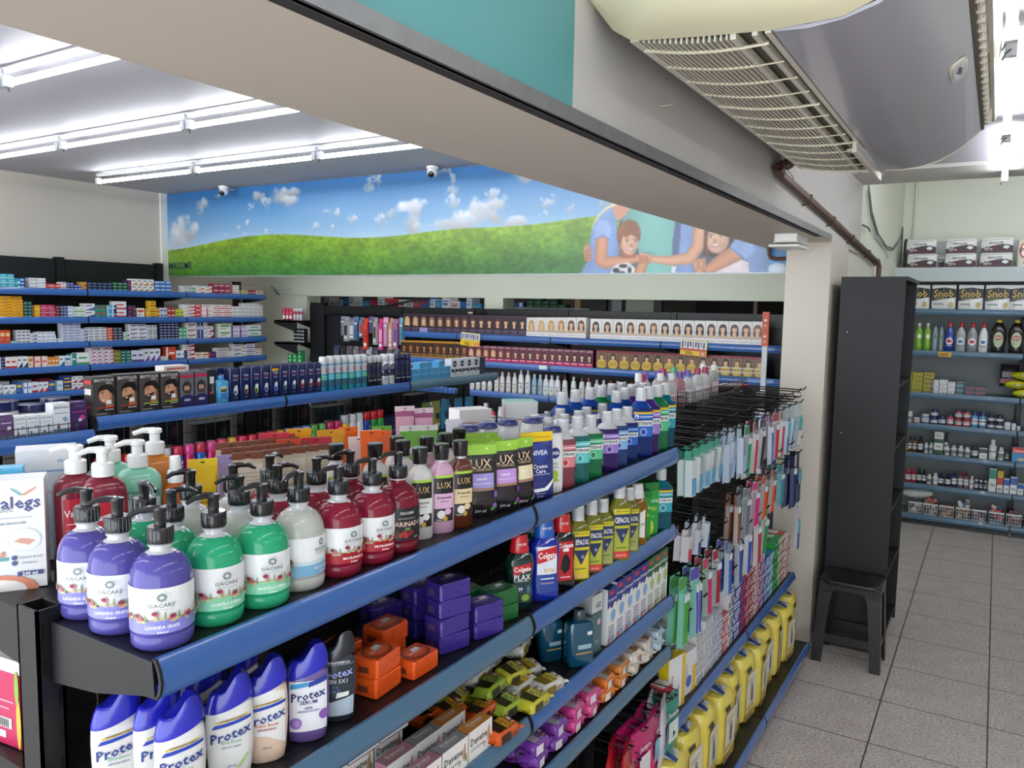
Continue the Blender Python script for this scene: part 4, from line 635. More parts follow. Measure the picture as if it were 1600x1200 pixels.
@cached
def wrapped_soap(col, ring, name):
    m = MB(); W_, D_, H_ = .085, .058, .036; f = FILM(col); rings = []
    for z, k in ((0, .93), (.003, 1), (H_-.003, 1), (H_, .955)):
        rings.append([(x*k, y*k+D_/2, z) for x, y in ((-W_/2+.004, -D_/2), (W_/2-.004, -D_/2), (W_/2, -D_/2+.004), (W_/2, D_/2-.004), (W_/2-.004, D_/2), (-W_/2+.004, D_/2), (-W_/2, D_/2-.004), (-W_/2, -D_/2+.004))])
    m.loft(rings, f, smooth=False)
    g = plane((0, D_/2, H_), (1, 0, 0), (0, 1, 0)); m.dell(g, 0, 0, .035, .026, ring, 26); m.dell(g, 0, 0, .030, .021, col, 26); m.dell(g, 0, 0, .027, .0185, ring, 24); m.dell(g, 0, 0, .0258, .0175, col, 24)
    m.dtext(g, name, 0, .001, .0085, '#d8cfc4' if ring != '#3a4a44' else '#9ab8a4', .044); m.dtext(g, 'SABONETE', 0, -.009, .003, '#cfc4ba'); m.dpoly(g, [(-.002, .002), (.020, .004), (.021, .016), (-.001, .014)], '#ecebe8')
    for s in (-1, 1):
        x = s*(W_/2+.0006); fo = mat(col, .4)
        m.poly([(x, .006, .003), (x+s*.001, D_/2, H_*.55), (x, D_-.006, .003)], fo); m.poly([(x, .004, H_-.002), (x+s*.0015, D_/2, H_*.45), (x, D_-.004, H_-.002)], fo)
        m.dpoly(plane((x+s*.001, D_/2, 0), (0, s, 0), (0, 0, 1)), [(-.012, .01), (.012, .012), (.010, .022), (-.010, .022)], ring)
    for k in range(7): m.dell(front(0), -.036+k*.012, .018+.006*(k % 2), .0014, .0014, ring, 6)
    return m.mesh('wrapped_soap')
@cached
def flow_soap(col, c2, band, txt, tc, L_=.105, D_=.052, H_=.032):
    """bar in a flow wrap, lying along X, with flared crimped ends"""
    rr = random.Random(col); m = MB(); rings = []; f = FILM(col)
    xs = [0, .03, .08, .11, .18, .5, .82, .89, .92, .97, 1]; ks = [(1.0, .05), (.95, .1), (.8, .22), (.78, .6), (.98, 1), (1, 1.04), (.98, 1), (.78, .6), (.8, .22), (.95, .1), (1, .05)]
    for t, (kw, kh) in zip(xs, ks):
        R = []
        for q in range(16):
            a = 2*PI*q/16; c, s_ = math.cos(a), math.sin(a); y = D_/2*kw*math.copysign(abs(c)**.6, c); z = H_/2+H_/2*kh*math.copysign(abs(s_)**.6, s_)
            if kh < .3: z += .0025*math.sin(q*1.9+t*9)
            R.append((-L_/2+t*L_, y+rr.uniform(-.0008, .0008), z+rr.uniform(-.0008, .0008)))
        rings.append(R)
    m.loft(rings, f)
    g = plane((0, 0, H_*1.0+.0008), (1, 0, 0), (0, 1, 0)); gf = plane((0, -D_/2-.0006, H_/2), (1, 0, 0), (0, 0, 1))
    m.drect(g, -L_*.30, -D_*.4, L_*.05, D_*.4, c2); m.drect(gf, -L_*.30, -H_*.3, L_*.02, H_*.3, c2)
    m.dpoly(g, [(-L_*.05, -D_*.40), (L_*.14, -D_*.40), (L_*.2, D_*.40), (L_*.0, D_*.40)], band); m.dtext(g, txt, L_*.06, 0, .012, tc, .05, rot=True); m.dtext(gf, txt, L_*.1, 0, .008, tc, .04)
    for k in range(5): m.dell(g, L_*(.22+.02*k), D_*(-.25+.12*k), .005, .0035, ('#e8d060', '#8a4a9a', '#f0efe8')[k % 3], 8)
    return m.mesh('soap_bar')
def portrait(m, g, u, v, s, hair, skin='#e4b896', curly=1, top='#3a2a3a', bg=None):
    """small printed portrait of a model's head and shoulders, s = head height"""
    m.dell(g, u, v, .52*s, .62*s, hair, 14); m.dell(g, u-.32*s, v-.5*s, .25*s*curly, .45*s, hair, 10); m.dell(g, u+.34*s, v-.5*s, .25*s*curly, .5*s, hair, 10)
    m.dpoly(g, [(u-.16*s, v-.25*s), (u+.16*s, v-.25*s), (u+.22*s, v-.85*s), (u-.22*s, v-.85*s)], skin); m.dell(g, u, v-.05*s, .30*s, .40*s, skin, 12)
    m.dell(g, u-.16*s, v+.27*s, .22*s, .14*s, hair, 8); m.dell(g, u+.18*s, v+.25*s, .2*s, .14*s, hair, 8)
    for k in (-1, 1): m.dell(g, u+k*.12*s, v+.0*s, .05*s, .025*s, '#2c201c', 6)
    m.dell(g, u, v-.24*s, .08*s, .03*s, LIPC, 6)
@cached
def hair_box(w_, h, style, var):
    m = MB(); g = front(0); rr = random.Random(style+str(var)); d = .06
    blond, brown, dark, red = '#c8a05a', '#6a4028', '#221816', '#6e2a1e'
    if style == 'd':
        m.box(-w_/2, 0, 0, w_/2, d, h, '#36222e'); hair = ['#d8b878', '#caa468', '#a8845c', '#9a7450', '#8c6646', '#84603e', '#764e34', '#6c4430', '#5a3426', '#4c2c22', '#40241c', '#6a2430', '#34201c', '#281a1a', '#1c1416'][var % 15]
        portrait(m, g, 0, h*.66, h*.34, hair); m.drect(g, -w_/2, 0, w_/2, h*.26, '#3c2c44' if var != 2 else '#b0a0d8'); m.drect(g, -w_*.4, h*.2, w_*.4, h*.225, '#8c84a8'); m.drect(g, -w_*.4, h*.1, w_*.3, h*.12, '#77708c'); m.drect(g, -w_/2, h*.93, w_/2, h, '#4a2c48')
    elif style == 'w':
        m.box(-w_/2, 0, 0, w_/2, d, h, '#e4e0dc'); hair = [blond, '#d2b070', '#c89c5c', '#b8854a', brown, '#6b4c3c', '#54382a', '#7a5236', '#3a2a24', '#2c2220', '#241c1a', '#5c3a2a', '#302420', '#201a1a', '#463026'][var % 15]
        portrait(m, g, .0, h*.66, h*.34, hair); m.drect(g, -w_*.45, h*.28, w_*.45, h*.36, '#c8b48c'); m.drect(g, -w_/2, 0, w_/2, h*.26, '#ecebea'); m.drect(g, -w_/2, h*.245, w_/2, h*.265, '#c04468'); m.drect(g, -w_*.4, h*.12, w_*.4, h*.14, '#8890a0'); m.drect(g, -w_/2, 0, w_/2, h*.03, '#b84460')
    elif style == 'o':
        m.box(-w_/2, 0, 0, w_/2, d, h, '#4a2c1a'); m.drect(g, -w_/2, h*.9, w_/2, h, '#d89a2c'); portrait(m, g, 0, h*.62, h*.34, ['#2c1c14', '#5a341c', '#3a2216', '#1e1612'][var % 4], '#b57a50'); m.drect(g, -w_/2, 0, w_/2, h*.14, '#a87838'); m.drect(g, -w_*.4, h*.2, w_*.4, h*.23, '#d8b060')
    elif style == 'p':
        m.box(-w_/2, 0, 0, w_/2, d, h, '#6e1c3c'); portrait(m, g, 0, h*.58, h*.30, ['#d8bc88', '#cfa86c', '#c09050', '#caa468', '#8c6440', '#70482e', '#5c3828', '#4c2c20', '#2c3c2a', '#603028', '#40281e', '#382218', '#2c1c18', '#241816', '#1e1416', '#1a1214', '#181214'][var % 17]); m.drect(g, -w_/2, 0, w_/2, h*.22, '#c41c58'); m.drect(g, -w_*.42, h*.15, w_*.3, h*.19, '#f0d8e2'); m.dtext(g, 'COR&TON', 0, h*.9, h*.09, '#e8d0d8', w_*.85)
    else:
        m.box(-w_/2, 0, 0, w_/2, d, h, '#7c6048'); m.drect(g, -w_/2, h*.88, w_/2, h, '#8c2438'); portrait(m, g, 0, h*.66, h*.32, ['#7a4c30', '#4c3020', '#8a5834', '#5c3a26', '#382418', '#241a16'][var % 6]); m.dell(g, 0, h*.27, w_*.42, h*.27, '#d9b64e', 16); m.dtext(g, 'DAY OFF', 0, h*.32, h*.08, '#6a4a14', w_*.6); m.drect(g, -w_*.3, h*.2, w_*.3, h*.23, '#8a6420'); m.drect(g, -w_/2, 0, w_/2, h*.05, '#3c6a3a')
    return m.mesh('hair_colour_box')
@cached
def spray(R, h, col, top, cap, marks=(), capclear=False):
    b = MB(); b.lathe([(.97, 0), (1, .003), (1, h*.74), (.9, h*.775), (.8, h*.78)], mat(col, .25, metal=.25), 18, R, R); 
    g = round_map(R, R); b.marks(g, R*2, h, [('r', -.75, .5, .75, .74, top)] if top else [], .006); b.marks(g, R*2, h, marks, .006)
    c = MB(); c.lathe([(.93, h*.77), (.97, h*.78), (.95, h*.96), (.8, h)], PL(cap), 16, R, R)
    return [('can', b.mesh('can')), ('cap', c.mesh('cap'))]
@cached
def jar(R, h, col, lid, mk='#dde', lidh=.22, neck=.86):
    b = MB(); b.lathe([(.95, 0), (1, .002), (1, h*(1-lidh-.06)), (neck, h*(1-lidh))], PL(col), 16, R, R); g = round_map(R, R); b.marks(g, R*2, h, [('r', -.9, .18, .9, .55, mk), ('r', -.6, .36, .6, .44, '#555a68')], .008)
    c = MB(); c.lathe([(neck, h*(1-lidh)), (neck+.04, h*(1-lidh)+.001), (neck+.04, h-.001), (neck-.05, h)], PL(lid), 16, R, R)
    return [('jar', b.mesh('jar')), ('lid', c.mesh('lid'))]
# ------------------------------------------------------------------ shop fittings
RAIL = mat('#3766aa', .22, coat=.5); RAIL_REFL = mat('#4d7390', .26, coat=.3); STEEL = mat('#141415', .42, noise=.2, nscale=12); RAILS = mat('#5d7f90', .3, coat=.3)  # second rail colour: blue greyed by a reflection put into the base colour
def shelf_parts(L_, depth, rail=RAIL, plate=STEEL, th=.018, bh=.085, fh=.045):
    m = MB(); m.box(.003, 0, -th, L_-.003, depth, 0, plate)
    for x in (0, L_-.003):
        m.prism([(depth, .002), (0, .002), (-.004, -fh), (.02, -fh-.002), (depth*.55, -bh*.85), (depth, -bh)], 'x', x, x+.003, plate)
    for k in range(int(depth/.05)): m.box(L_*.2, .03+k*.05, 0, L_*.8, .032+k*.05, .0003, plate)
    r = MB(); P_ = [(0, .006), (-.006, .006), (-.013, -.008), (-.016, -.022), (-.013, -.036), (-.006, -fh-.001), (-.003, -fh), (-.009, -.034), (-.011, -.022), (-.009, -.010), (-.004, .001)]
    r.loft([[(x, y, z) for y, z in P_] for x in (.004, L_-.004)], rail); r.loft([[(x, y*1.06-.0004, z) for y, z in P_] for x in (0, .004)], STEEL); r.loft([[(x, y*1.06-.0004, z) for y, z in P_] for x in (L_-.004, L_)], STEEL)
    return m.mesh('shelf'), r.mesh('price_rail')
def add_shelf(root, L_, depth, loc, rz, rail=RAIL, **k):
    a, b = shelf_parts(L_, depth, rail, **k); o = bpy.data.objects.new('shelf', a); C.objects.link(o); o.parent = root; o.location = loc; o.rotation_euler = (0, 0, rz)
    q = bpy.data.objects.new('price_rail', b); C.objects.link(q); q.parent = o; return o
def add_post(root, x, y, h, w_=.05, d=.075, z0=0):
    m = MB(); t = .004; G = STEEL
    m.box(-w_/2, -d/2, 0, w_/2, -d/2+t, h, G); m.box(-w_/2, d/2-t, 0, w_/2, d/2, h, G); m.box(-w_/2, -d/2, 0, -w_/2+t, d/2, h, G); m.box(w_/2-t, -d/2, 0, w_/2, d/2, h, G)
    for k in range(int(h/.05)):
        for s in (-1, 1):
            for q in (-.010, .010): m.box(s*(w_/2-.001), q-.002, .03+k*.05, s*(w_/2+.0006), q+.002, .055+k*.05, '#050506')
    return m.build('post', root, (x, y, z0))
def mesh_panel(root, x0, y0, x1, y1, z0, z1, step=.05, name='wire_panel', r=.0016):
    m = MB(); G = mat('#101011', .45); L_ = math.hypot(x1-x0, y1-y0); n = max(1, int(L_/step))
    for k in range(n+1): t = k/n; m.tube([(x0+(x1-x0)*t, y0+(y1-y0)*t, z0), (x0+(x1-x0)*t, y0+(y1-y0)*t, z1)], r, G, 4)
    for k in range(int((z1-z0)/step)+1): m.tube([(x0, y0, z0+k*step), (x1, y1, z0+k*step)], r, G, 4)
    return m.build(name, root)
# front gondola (soaps, mouthwash, hooks)
XC = -1.115
G1 = thing('gondola_shelving', 'long black double-sided gondola with blue rails, soap and mouthwash on top, running to the column', 'shelving', (0, 0, 0))
Y0, S = .57, .932
for k in range(5): add_post(G1, XC, Y0+k*S-.006 if k else Y0+.003, 1.425 if k < 2 else 1.44, .05, .075 if k else .036)
for k in range(2):
    for z in (1.405, 1.152, .915, .742):
        add_shelf(G1, S-.004, .225, (-.86, Y0+k*S+.002, z), PI/2, RAIL if not (k == 0 and z < 1.2) and not z == .742 else RAIL_REFL)
    for z in (1.405, 1.16, .90): add_shelf(G1, S-.004, .225, (-1.37, Y0+(k+1)*S-.002, z), -PI/2)
    mesh_panel(G1, XC, Y0+k*S+.03, XC, Y0+(k+1)*S-.03, .3, 1.38); mb = MB(); mb.box(-1.134, Y0+k*S+.03, .1, -1.13, Y0+(k+1)*S-.03, 1.37, mat('#0a0a0b', .6)); mb.build('back_panel', G1)  # black sheet added to stand in for the darkness behind the mesh
for k in (2, 3):
    mb = MB(); mb.box(-1.134, Y0+k*S+.03, .1, -1.13, Y0+(k+1)*S-.03, 1.40, mat('#0a0a0b', .6)); mb.build('back_panel', G1); mesh_panel(G1, XC+.01, Y0+k*S+.03, XC+.01, Y0+(k+1)*S-.03, .3, 1.42, .04)  # same added black sheet, in place of the dim far side
    for z in (1.405, 1.1, .80): add_shelf(G1, S-.004, .225, (-1.37, Y0+(k+1)*S-.002, z), -PI/2)
    add_shelf(G1, S-.004, .24, (-.845, Y0+k*S+.002, .468), PI/2)
for k in range(5):
    if k < 4: add_shelf(G1, S-.004, .34, (-.75, Y0+k*S+.002, .105), PI/2, fh=.06, bh=.09); add_shelf(G1, S-.004, .34, (-1.48, Y0+(k+1)*S-.002, .105), -PI/2, fh=.06, bh=.09)
mb = MB(); mb.box(-1.44, Y0, 0, -.79, Y0+4*S, .045, STEEL); mb.build('base', G1)
# middle gondola
G2 = thing('gondola_shelving', 'black gondola with blue rails holding shampoo cartons and cans, nearer the medicine wall', 'shelving', (0, 0, 0))
for k in range(5): add_post(G2, -3.135, .764+k*.934, 1.425)
for k in range(4):
    y = .764+k*.934
    for z in ((1.405, 1.06, .75) if k else (1.36, 1.06, .75)):
        add_shelf(G2, .93, .25, (-2.87, y+.002, z), PI/2, RAIL if k < 3 or z < 1.2 else RAILS); add_shelf(G2, .93, .25, (-3.40, y+.93, z), -PI/2)
    mesh_panel(G2, -3.135, y+.03, -3.135, y+.9, .6, 1.38)
    mb = MB(); mb.box(-3.145, y+.03, .1, -3.14, y+.9, 1.04, STEEL); mb.build('back_panel', G2)  # dark sheet added so the gap behind the wire reads as shade
    add_shelf(G2, .93, .38, (-2.75, y+.002, .12), PI/2); add_shelf(G2, .93, .38, (-3.5, y+.93, .12), -PI/2)
mesh_panel(G2, -2.885, .80, -2.885, 1.68, 1.36, 1.40, .035)
# medicine wall
MW = thing('wall_shelving', 'tall wall shelving with blue rails filled with medicine boxes', 'shelving', (0, 0, 0))
for k in range(-1, 3): 
    y = 2.83+k*.931
    add_post(MW, -6.80, y, 2.2 if k >= -1 and y < 5 else 2.05)
    if k < 2 or 1:
        for z in (1.925, 1.70, 1.50, 1.308, 1.11, .85, .5, .12):
            add_shelf(MW, .927, .34, (-6.40, y+.002, z), PI/2)
        if k < 2: mb = MB(); mb.box(-6.80, y, .1, -6.79, y+.93, 2.185, STEEL); mb.build('back_panel', MW)
add_post(MW, -6.80, 5.60, 2.06)
# hair colour rack under the back wall openings
HR = thing('wall_shelving', 'long black rack of hair colour boxes standing under the back openings', 'shelving', (0, 0, 0))
mb = MB(); mb.box(-6.08, 5.93, 0, -1.05, 5.96, 1.83, STEEL); mb.box(-5.86, 5.90, 1.73, -1.05, 5.93, 1.832, STEEL); mb.build('back_panel', HR)
for x in (-5.94, -4.85, -4.01, -3.08, -2.14, -1.26): add_post(HR, x, 5.925, 1.835 if x > -5.9 else 1.86, .05 if x > -5.9 else .2, .06)
for a, b in ((-4.615, -4.012), (-4.01, -3.082), (-3.08, -2.142), (-2.14, -1.262)):
    for z in (1.61, 1.38, 1.128, .85, .55, .15): add_shelf(HR, b-a, .26, (a, 5.65, z), 0)
for z in (1.675, 1.45, 1.2):
    m = MB(); m.prism([(-6.05, 0), (-6.33, 0), (-6.38, -.012), (-6.38, -.035), (-6.05, -.12)], 'y', 5.72, 5.724, STEEL); m.prism([(-6.05, 0), (-6.33, 0), (-6.38, -.012), (-6.38, -.035), (-6.05, -.12)], 'y', 6.05, 6.054, STEEL); m.box(-6.38, 5.72, -.02, -6.05, 6.05, 0, STEEL); o = m.build('end_shelf', HR, (0, 0, z))
# end wall shelving
EW = thing('wall_shelving', 'grey blue-edged shelving of cleaning goods, jars and tonics on the end wall', 'shelving', (0, 0, 0))
GP = mat('#6d7478', .5, noise=.1, nscale=8); ER = mat('#4f6e86', .32, coat=.3, noise=.1, nscale=6); GB = mat('#8e9498', .55, noise=.05, nscale=5)
mb = MB(); mb.box(-.66, 8.11, .1, 1.5, 8.12, 2.26, GB); mb.box(-.72, 8.10, 2.26, 1.5, 8.12, 2.50, mat('#b8bec0', .5)); mb.build('back_panel', EW)
for x in (.2, 1.1): 
    add_post(EW, x, 8.07, 2.3, .04, .05)
for z in (1.897, 1.539, 1.171, .897, .634, .36, .09):
    for a, b in ((-.655, .198), (.202, 1.1)): add_shelf(EW, b-a, .34, (a, 7.75, z), 0, ER, plate=GP)
mb = MB(); mb.box(-.80, 7.72, 2.136, 1.5, 8.1, 2.256, mat('#b9c3c3', .4, noise=.05, nscale=6)); mb.build('header_shelf', EW)
mb = MB()
for k in range(9): mb.box(-.75, 7.86+k*.001, 2.26+.03*k, -.73, 7.885, 2.275+.03*k, STEEL)
mb.box(-.755, 7.87, 2.0, -.725, 7.9, 2.5, STEEL); mb.build('upright', EW)
mb = MB(); mb.box(-.71, 8.12, 2.5, -.69, 8.15, 3.2, '#d8d8c8'); struct('trim_5', mb); slab('trim_6', .28, 8.12, 2.3, .32, 8.15, 3.2, mat('#d6c9a8', .5))
# black bookcase, open towards the tiled aisle
BK = thing('bookcase', 'tall black open bookcase standing behind the column', 'bookcase', (0, 0, 0)); BM = mat('#0b0b0c', .5, noise=.1, nscale=4)
x0, x1, y0, y1, H_ = -.735, -.42, 4.60, 5.26, 2.026
mb = MB(); mb.box(x0, y0, 0, x1, y0+.018, H_, BM)
for z in (1.75, .4, .1, 1.2): mb.dell(front(y0), x0+.27 if z < 1 else x0+.045, z, .0035, .0035, '#c8c8c8', 8)
mb.build('side_panel', BK); mb = MB(); mb.box(x0, y1-.018, 0, x1, y1, H_, BM); mb.build('side_panel', BK)
mb = MB(); mb.box(x0, y0+.018, 0, x0+.006, y1-.018, H_, BM); mb.build('back_panel', BK)
mb = MB(); mb.box(x0, y0, H_, x1+.012, y1, H_+.02, BM); mb.build('top_panel', BK)
for z in (.06, .42, .78, 1.12, 1.46): mb = MB(); mb.box(x0+.006, y0+.018, z, x1-.004, y1-.018, z+.018, BM); mb.build('shelf', BK)
# black plastic stool
def stool():
    r = thing('plastic_stool', 'black plastic stool standing in front of the black bookcase by the column', 'stool', (-.568, 4.463, 0), .0)
    PB = mat('#161617', .38, coat=.2)
    m = MB(); m.lathe([(1, .425), (1.02, .43), (1, .446), (.93, .45)], PB, 28, .15, .118, 6)
    for q in (-1, 1):
        for k in (-1, 0, 1): m.box(q*.05-.03, k*.07-.012, .4501, q*.05+.03, k*.07+.012, .4512, mat('#0d0d0e', .6))
    m.build('seat', r)
    for sx in (-1, 1):
        for sy in (-1, 1):
            m = MB(); rings = []
            for z, sp, w_ in ((0, 1.0, .026), (.2, .94, .028), (.34, .9, .031), (.43, .86, .038)):
                cx, cy = sx*.17*sp, sy*.128*sp; rings.append([(cx, cy, z), (cx-sx*w_*2, cy, z), (cx-sx*w_*2, cy-sy*.008, z), (cx-sx*.008, cy-sy*.008, z), (cx-sx*.008, cy-sy*w_*2, z), (cx, cy-sy*w_*2, z)])
            m.loft(rings, PB, smooth=False); m.build('leg', r)
    for s in (-1, 1):
        m = MB(); P_ = [(-.15, .43), (-.15, .36), (-.105, .30)]+[(-.10+.0*k, .3) for k in range(1)]
        arch = [(-.148, .44), (.148, .44), (.148, .36), (.11, .34), (.095, .385), (.06, .40), (-.06, .40), (-.095, .385), (-.11, .34), (-.148, .36)]
        m.prism(arch, 'y', s*.113, s*.107, PB); m.build('apron', r)
        m = MB(); m.prism([(-.155, .16), (.155, .16), (.16, .115), (-.16, .115)], 'y', s*.120, s*.115, PB); m.build('stretcher', r)
        m = MB(); m.prism([(-.108, .44), (.108, .44), (.108, .35), (.08, .40), (-.08, .40), (-.108, .35)], 'x', s*.150, s*.145, PB); m.build('apron', r)
        m = MB(); m.prism([(-.118, .155), (.118, .155), (.12, .115), (-.12, .115)], 'x', s*.160, s*.155, PB); m.build('stretcher', r)
stool()
# white floor stand of the end display post with price strip
mb = MB(); t = thing('display_post', 'slim white upright with orange price strip at the end of the hair colour rack', 'display', (0, 0, 0))
mb.box(-1.345, 5.44, .0, -1.312, 5.46, 1.85, '#c9cdd0'); mb.build('upright', t); mb = MB(); mb.box(-1.35, 5.435, 1.62, -1.308, 5.462, 1.85, '#cc4a22')
for k in range(6): mb.dell(front(5.434), -1.329, 1.65+k*.036, .011, .008, ('#e8a830', '#f0e0d0', '#d83020')[k % 3], 7)
mb.build('price_strip', t)
mb = MB()
for z in (1.435, 1.462): mb.tube([(-1.33, 5.44, z), (-1.75, 5.40, z)], .004, '#d8dadc', 6)
mb.tube([(-1.75, 5.4, 1.435), (-1.76, 5.4, 1.45), (-1.75, 5.4, 1.462)], .004, '#d8dadc', 6); mb.build('wire_arm', t)
# ------------------------------------------------------------------ front gondola, top shelf, aisle side
TZ = 1.4055
def face_cam(x, y, off=0): return math.atan2(x, -(-y))*0 + math.atan2(-x, y) + off if 0 else math.atan2(0-x, -(0-y)) + off
def rzc(x, y, off=0):      # turn a front (-Y) towards the shop front corner where one stands
    return math.atan2(-x, y)+off
PUMP = {}
PUR = ('#5b55a6', '#8f8fdc', 'LAVANDA GRAPE'); GRN = ('#2fae7c', '#8fdcb4', 'HORTELA E ERVA'); WHT = ('#c4c6bd', '#7fb4d6', 'ALGODAO'); RED = ('#8e1f38', '#b3202e', 'MORANGO')
for nm, (x, y), rz, s, lb in (
    (PUR, (-.910, .622), .0, 1, 'purple pump soap bottle, foremost, at the open end of the gondola beside the blue rail'),
    (PUR, (-1.000, .620), -.25, 1, 'purple pump soap bottle, middle one of the three purple'),
    (PUR, (-1.083, .626), -.3, 1, 'purple pump soap bottle beside the metal post'),
    (GRN, (-.916, .709), .35, 1, 'green pump soap bottle next to the foremost purple one'),
    (GRN, (-.911, .790), .3, 1.0, 'green pump soap bottle next to the clear one, by the rail'),
    (GRN, (-1.073, .708), 1.3, .98, 'green pump soap bottle behind the middle purple one, no spout showing'),
    (GRN, (-.996, .700), 2.8, .98, 'green pump soap bottle half hidden behind the foremost purple one'),
    (WHT, (-.920, .871), .95, 1.02, 'clear whitish pump soap bottle with pale blue label, by the rail'),
    (WHT, (-1.075, .790), .2, 1, 'clear whitish pump soap bottle standing behind the green ones, spout turned away'),
    (WHT, (-.995, .818), .3, .98, 'clear whitish pump soap bottle behind the pale blue labelled one'),
    (WHT, (-1.072, .870), 2.6, .98, 'clear whitish pump soap bottle deepest in, by the wire panel'),
    (RED, (-.913, .952), .55, 1, 'dark red pump soap bottle with white flower label, next to the clear one'),
    (RED, (-.912, 1.034), .5, 1, 'dark red pump soap bottle with white flower label, beside the black labelled one'),
    (RED, (-.999, .900), 2.9, 1, 'dark red pump soap bottle in the second row, behind the clear one'),
    (RED, (-1.074, .950), 3.4, 1, 'dark red pump soap bottle in the third row, by the wire panel'),
    (RED, (-.993, .982), 3.3, 1, 'dark red pump soap bottle right behind the two white labelled red ones')):
    lb = lb.replace('right behind', 'just behind')
    o = place(pump_soap(*nm), 'pump_soap_bottle', lb, 'soap bottle', (x, y, TZ), rzc(x, y, min(rz, 1.0)), 'pump soap bottles', (s, s, s))
    for q in o.children:
        if q.name.startswith('pump'): q.rotation_euler.z = PUMP[lb] if lb in PUMP else (rz-.3 if rz > 1 else 0)
for (x, y), rz, lb in (((-.915, 1.108), .45, 'dark red pump soap bottle with black label, next to the flip-cap body washes'), ((-.993, 1.066), .5, 'dark red pump soap bottle with black label, in the second row')):
    place(pump_soap('#7e1a30', '#222', 'MARINADO', '#1d1e22', True), 'pump_soap_bottle', lb, 'soap bottle', (x, y, TZ), rzc(x, y, rz), 'pump soap bottles')
LUXP = [(.9, 0), (1, .004), (1, .10), (.96, .116), (.80, .130), (.45, .139), (.40, .145)]
def lux(col, c2):
    mk = [('r', -.5, .12, .5, .98, '#1c1a1c'), ('r', -.5, .93, .5, .98, '#a8d048'), ('t', 'LUX', 0, .80, .11, '#c9a878', .7), ('r', -.5, .36, .5, .64, c2), ('t', 'Botanicals', 0, .57, .045, '#333', .8), ('t', 'sabonete', 0, .5, .03, '#555', .6), ('e', -.15, .25, .2, .08, '#e8e4dc'), ('e', .18, .3, .18, .06, c2), ('e', .05, .17, .12, .05, '#c8a040'), ('t', '300ml', -.25, .15, .03, '#ddd')]
    return bottle(.027, .019, 2.3, LUXP, col, [(.0135, .145), (.014, .146), (.0155, .174), (.0135, .176)], '#17171a', mk, .04, (.012, .118), ([(.011, .14), (.011, .146)], None))
for col, c2, (x, y), rz, lb in (('#c9c7c2', '#ecebe6', (-.923, 1.182), .3, 'milky white flip-cap body wash at the front rail, beside the black labelled soap'), ('#c79cb4', '#e0b4d4', (-.915, 1.240), .35, 'pink flip-cap body wash at the front rail'), ('#5e2a14', '#e6cfa0', (-.908, 1.295), .45, 'amber brown flip-cap body wash at the front rail, beside the pouches'),
    ('#c9c7c2', '#ecebe6', (-1.075, 1.115), .3, 'milky flip-cap body wash in the back row, beside the wire panel'), ('#cfccc4', '#e6cfa0', (-1.02, 1.165), .3, 'milky flip-cap body wash in the second row, first of four'), ('#cfcac2', '#e6cfa0', (-1.0, 1.225), .3, 'milky flip-cap body wash in the second row, second of four'),
    ('#cfcac2', '#e0b4d4', (-1.04, 1.255), .3, 'milky flip-cap body wash in the third row'), ('#b98a9c', '#e0b4d4', (-.99, 1.29), .3, 'rosy flip-cap body wash in the second row, third of four'), ('#cfcac2', '#ecebe6', (-.985, 1.35), .3, 'milky flip-cap body wash in the second row, last of four'), ('#5e2a14', '#e6cfa0', (-1.0, 1.42), .3, 'brown flip-cap body wash behind the refill pouches')):
    place(lux(col, c2), 'body_wash_bottle', lb, 'body wash', (x, y, TZ), rzc(x, y, rz), 'flip-cap body washes')
def luxp(c2, fl): return pouch(.085, .152, .042, '#231f24', '#9ed048', (('t', 'LUX', 0, .74, .12, '#d8bfa0', .7), ('t', 'BOTANICALS', 0, .655, .04, '#c9b090', .8), ('r', -.36, .40, .36, .6, c2), ('t', 'Lavanda', 0, .53, .035, '#fff', .5), ('r', -.30, .455, .30, .463, '#f0e8f4'), ('r', -.36, .36, .36, .40, '#a88068'), ('e', -.4, .2, .05, .12, fl), ('e', .40, .3, .06, .05, fl), ('e', .36, .14, .08, .04, fl), ('e', .3, .1, .07, .03, '#5f9a3c'), ('e', -.36, .1, .06, .02, '#e8e4f0'), ('t', '200 ml', -.05, .08, .045, '#e8e8e8', .5), ('e', .2, .94, .05, .02, '#d4ec94')))
for c2, fl, (x, y), rz, tl, lb in (('#a79bdc', '#8a6ab8', (-.920, 1.385), .35, -.06, 'black refill pouch with green top and lavender panel, first at the rail'), ('#c89be0', '#8a2f9c', (-.905, 1.455), .5, -.06, 'black refill pouch with green top and purple flowers, second at the rail'), ('#efe4b8', '#7a2f88', (-.895, 1.512), .7, -.05, 'black refill pouch with green top and cream panel, third at the rail')):
    place(luxp(c2, fl), 'refill_pouch', lb, 'refill pouch', (x, y, TZ), rzc(x, y, rz), 'body wash refill pouches', (.95, 1, 1), tl)
place(luxp('#c89be0', '#8a2f9c'), 'refill_pouch', 'black refill pouch with green top standing behind the other pouches', 'refill pouch', (-.965, 1.47, TZ), rzc(-.96, 1.47, .4), 'body wash refill pouches')
place(luxp('#efe4b8', '#7a2f88'), 'refill_pouch', 'black refill pouch with green top, deepest of the pouches', 'refill pouch', (-1.01, 1.52, TZ), rzc(-1., 1.52, .4), 'body wash refill pouches')
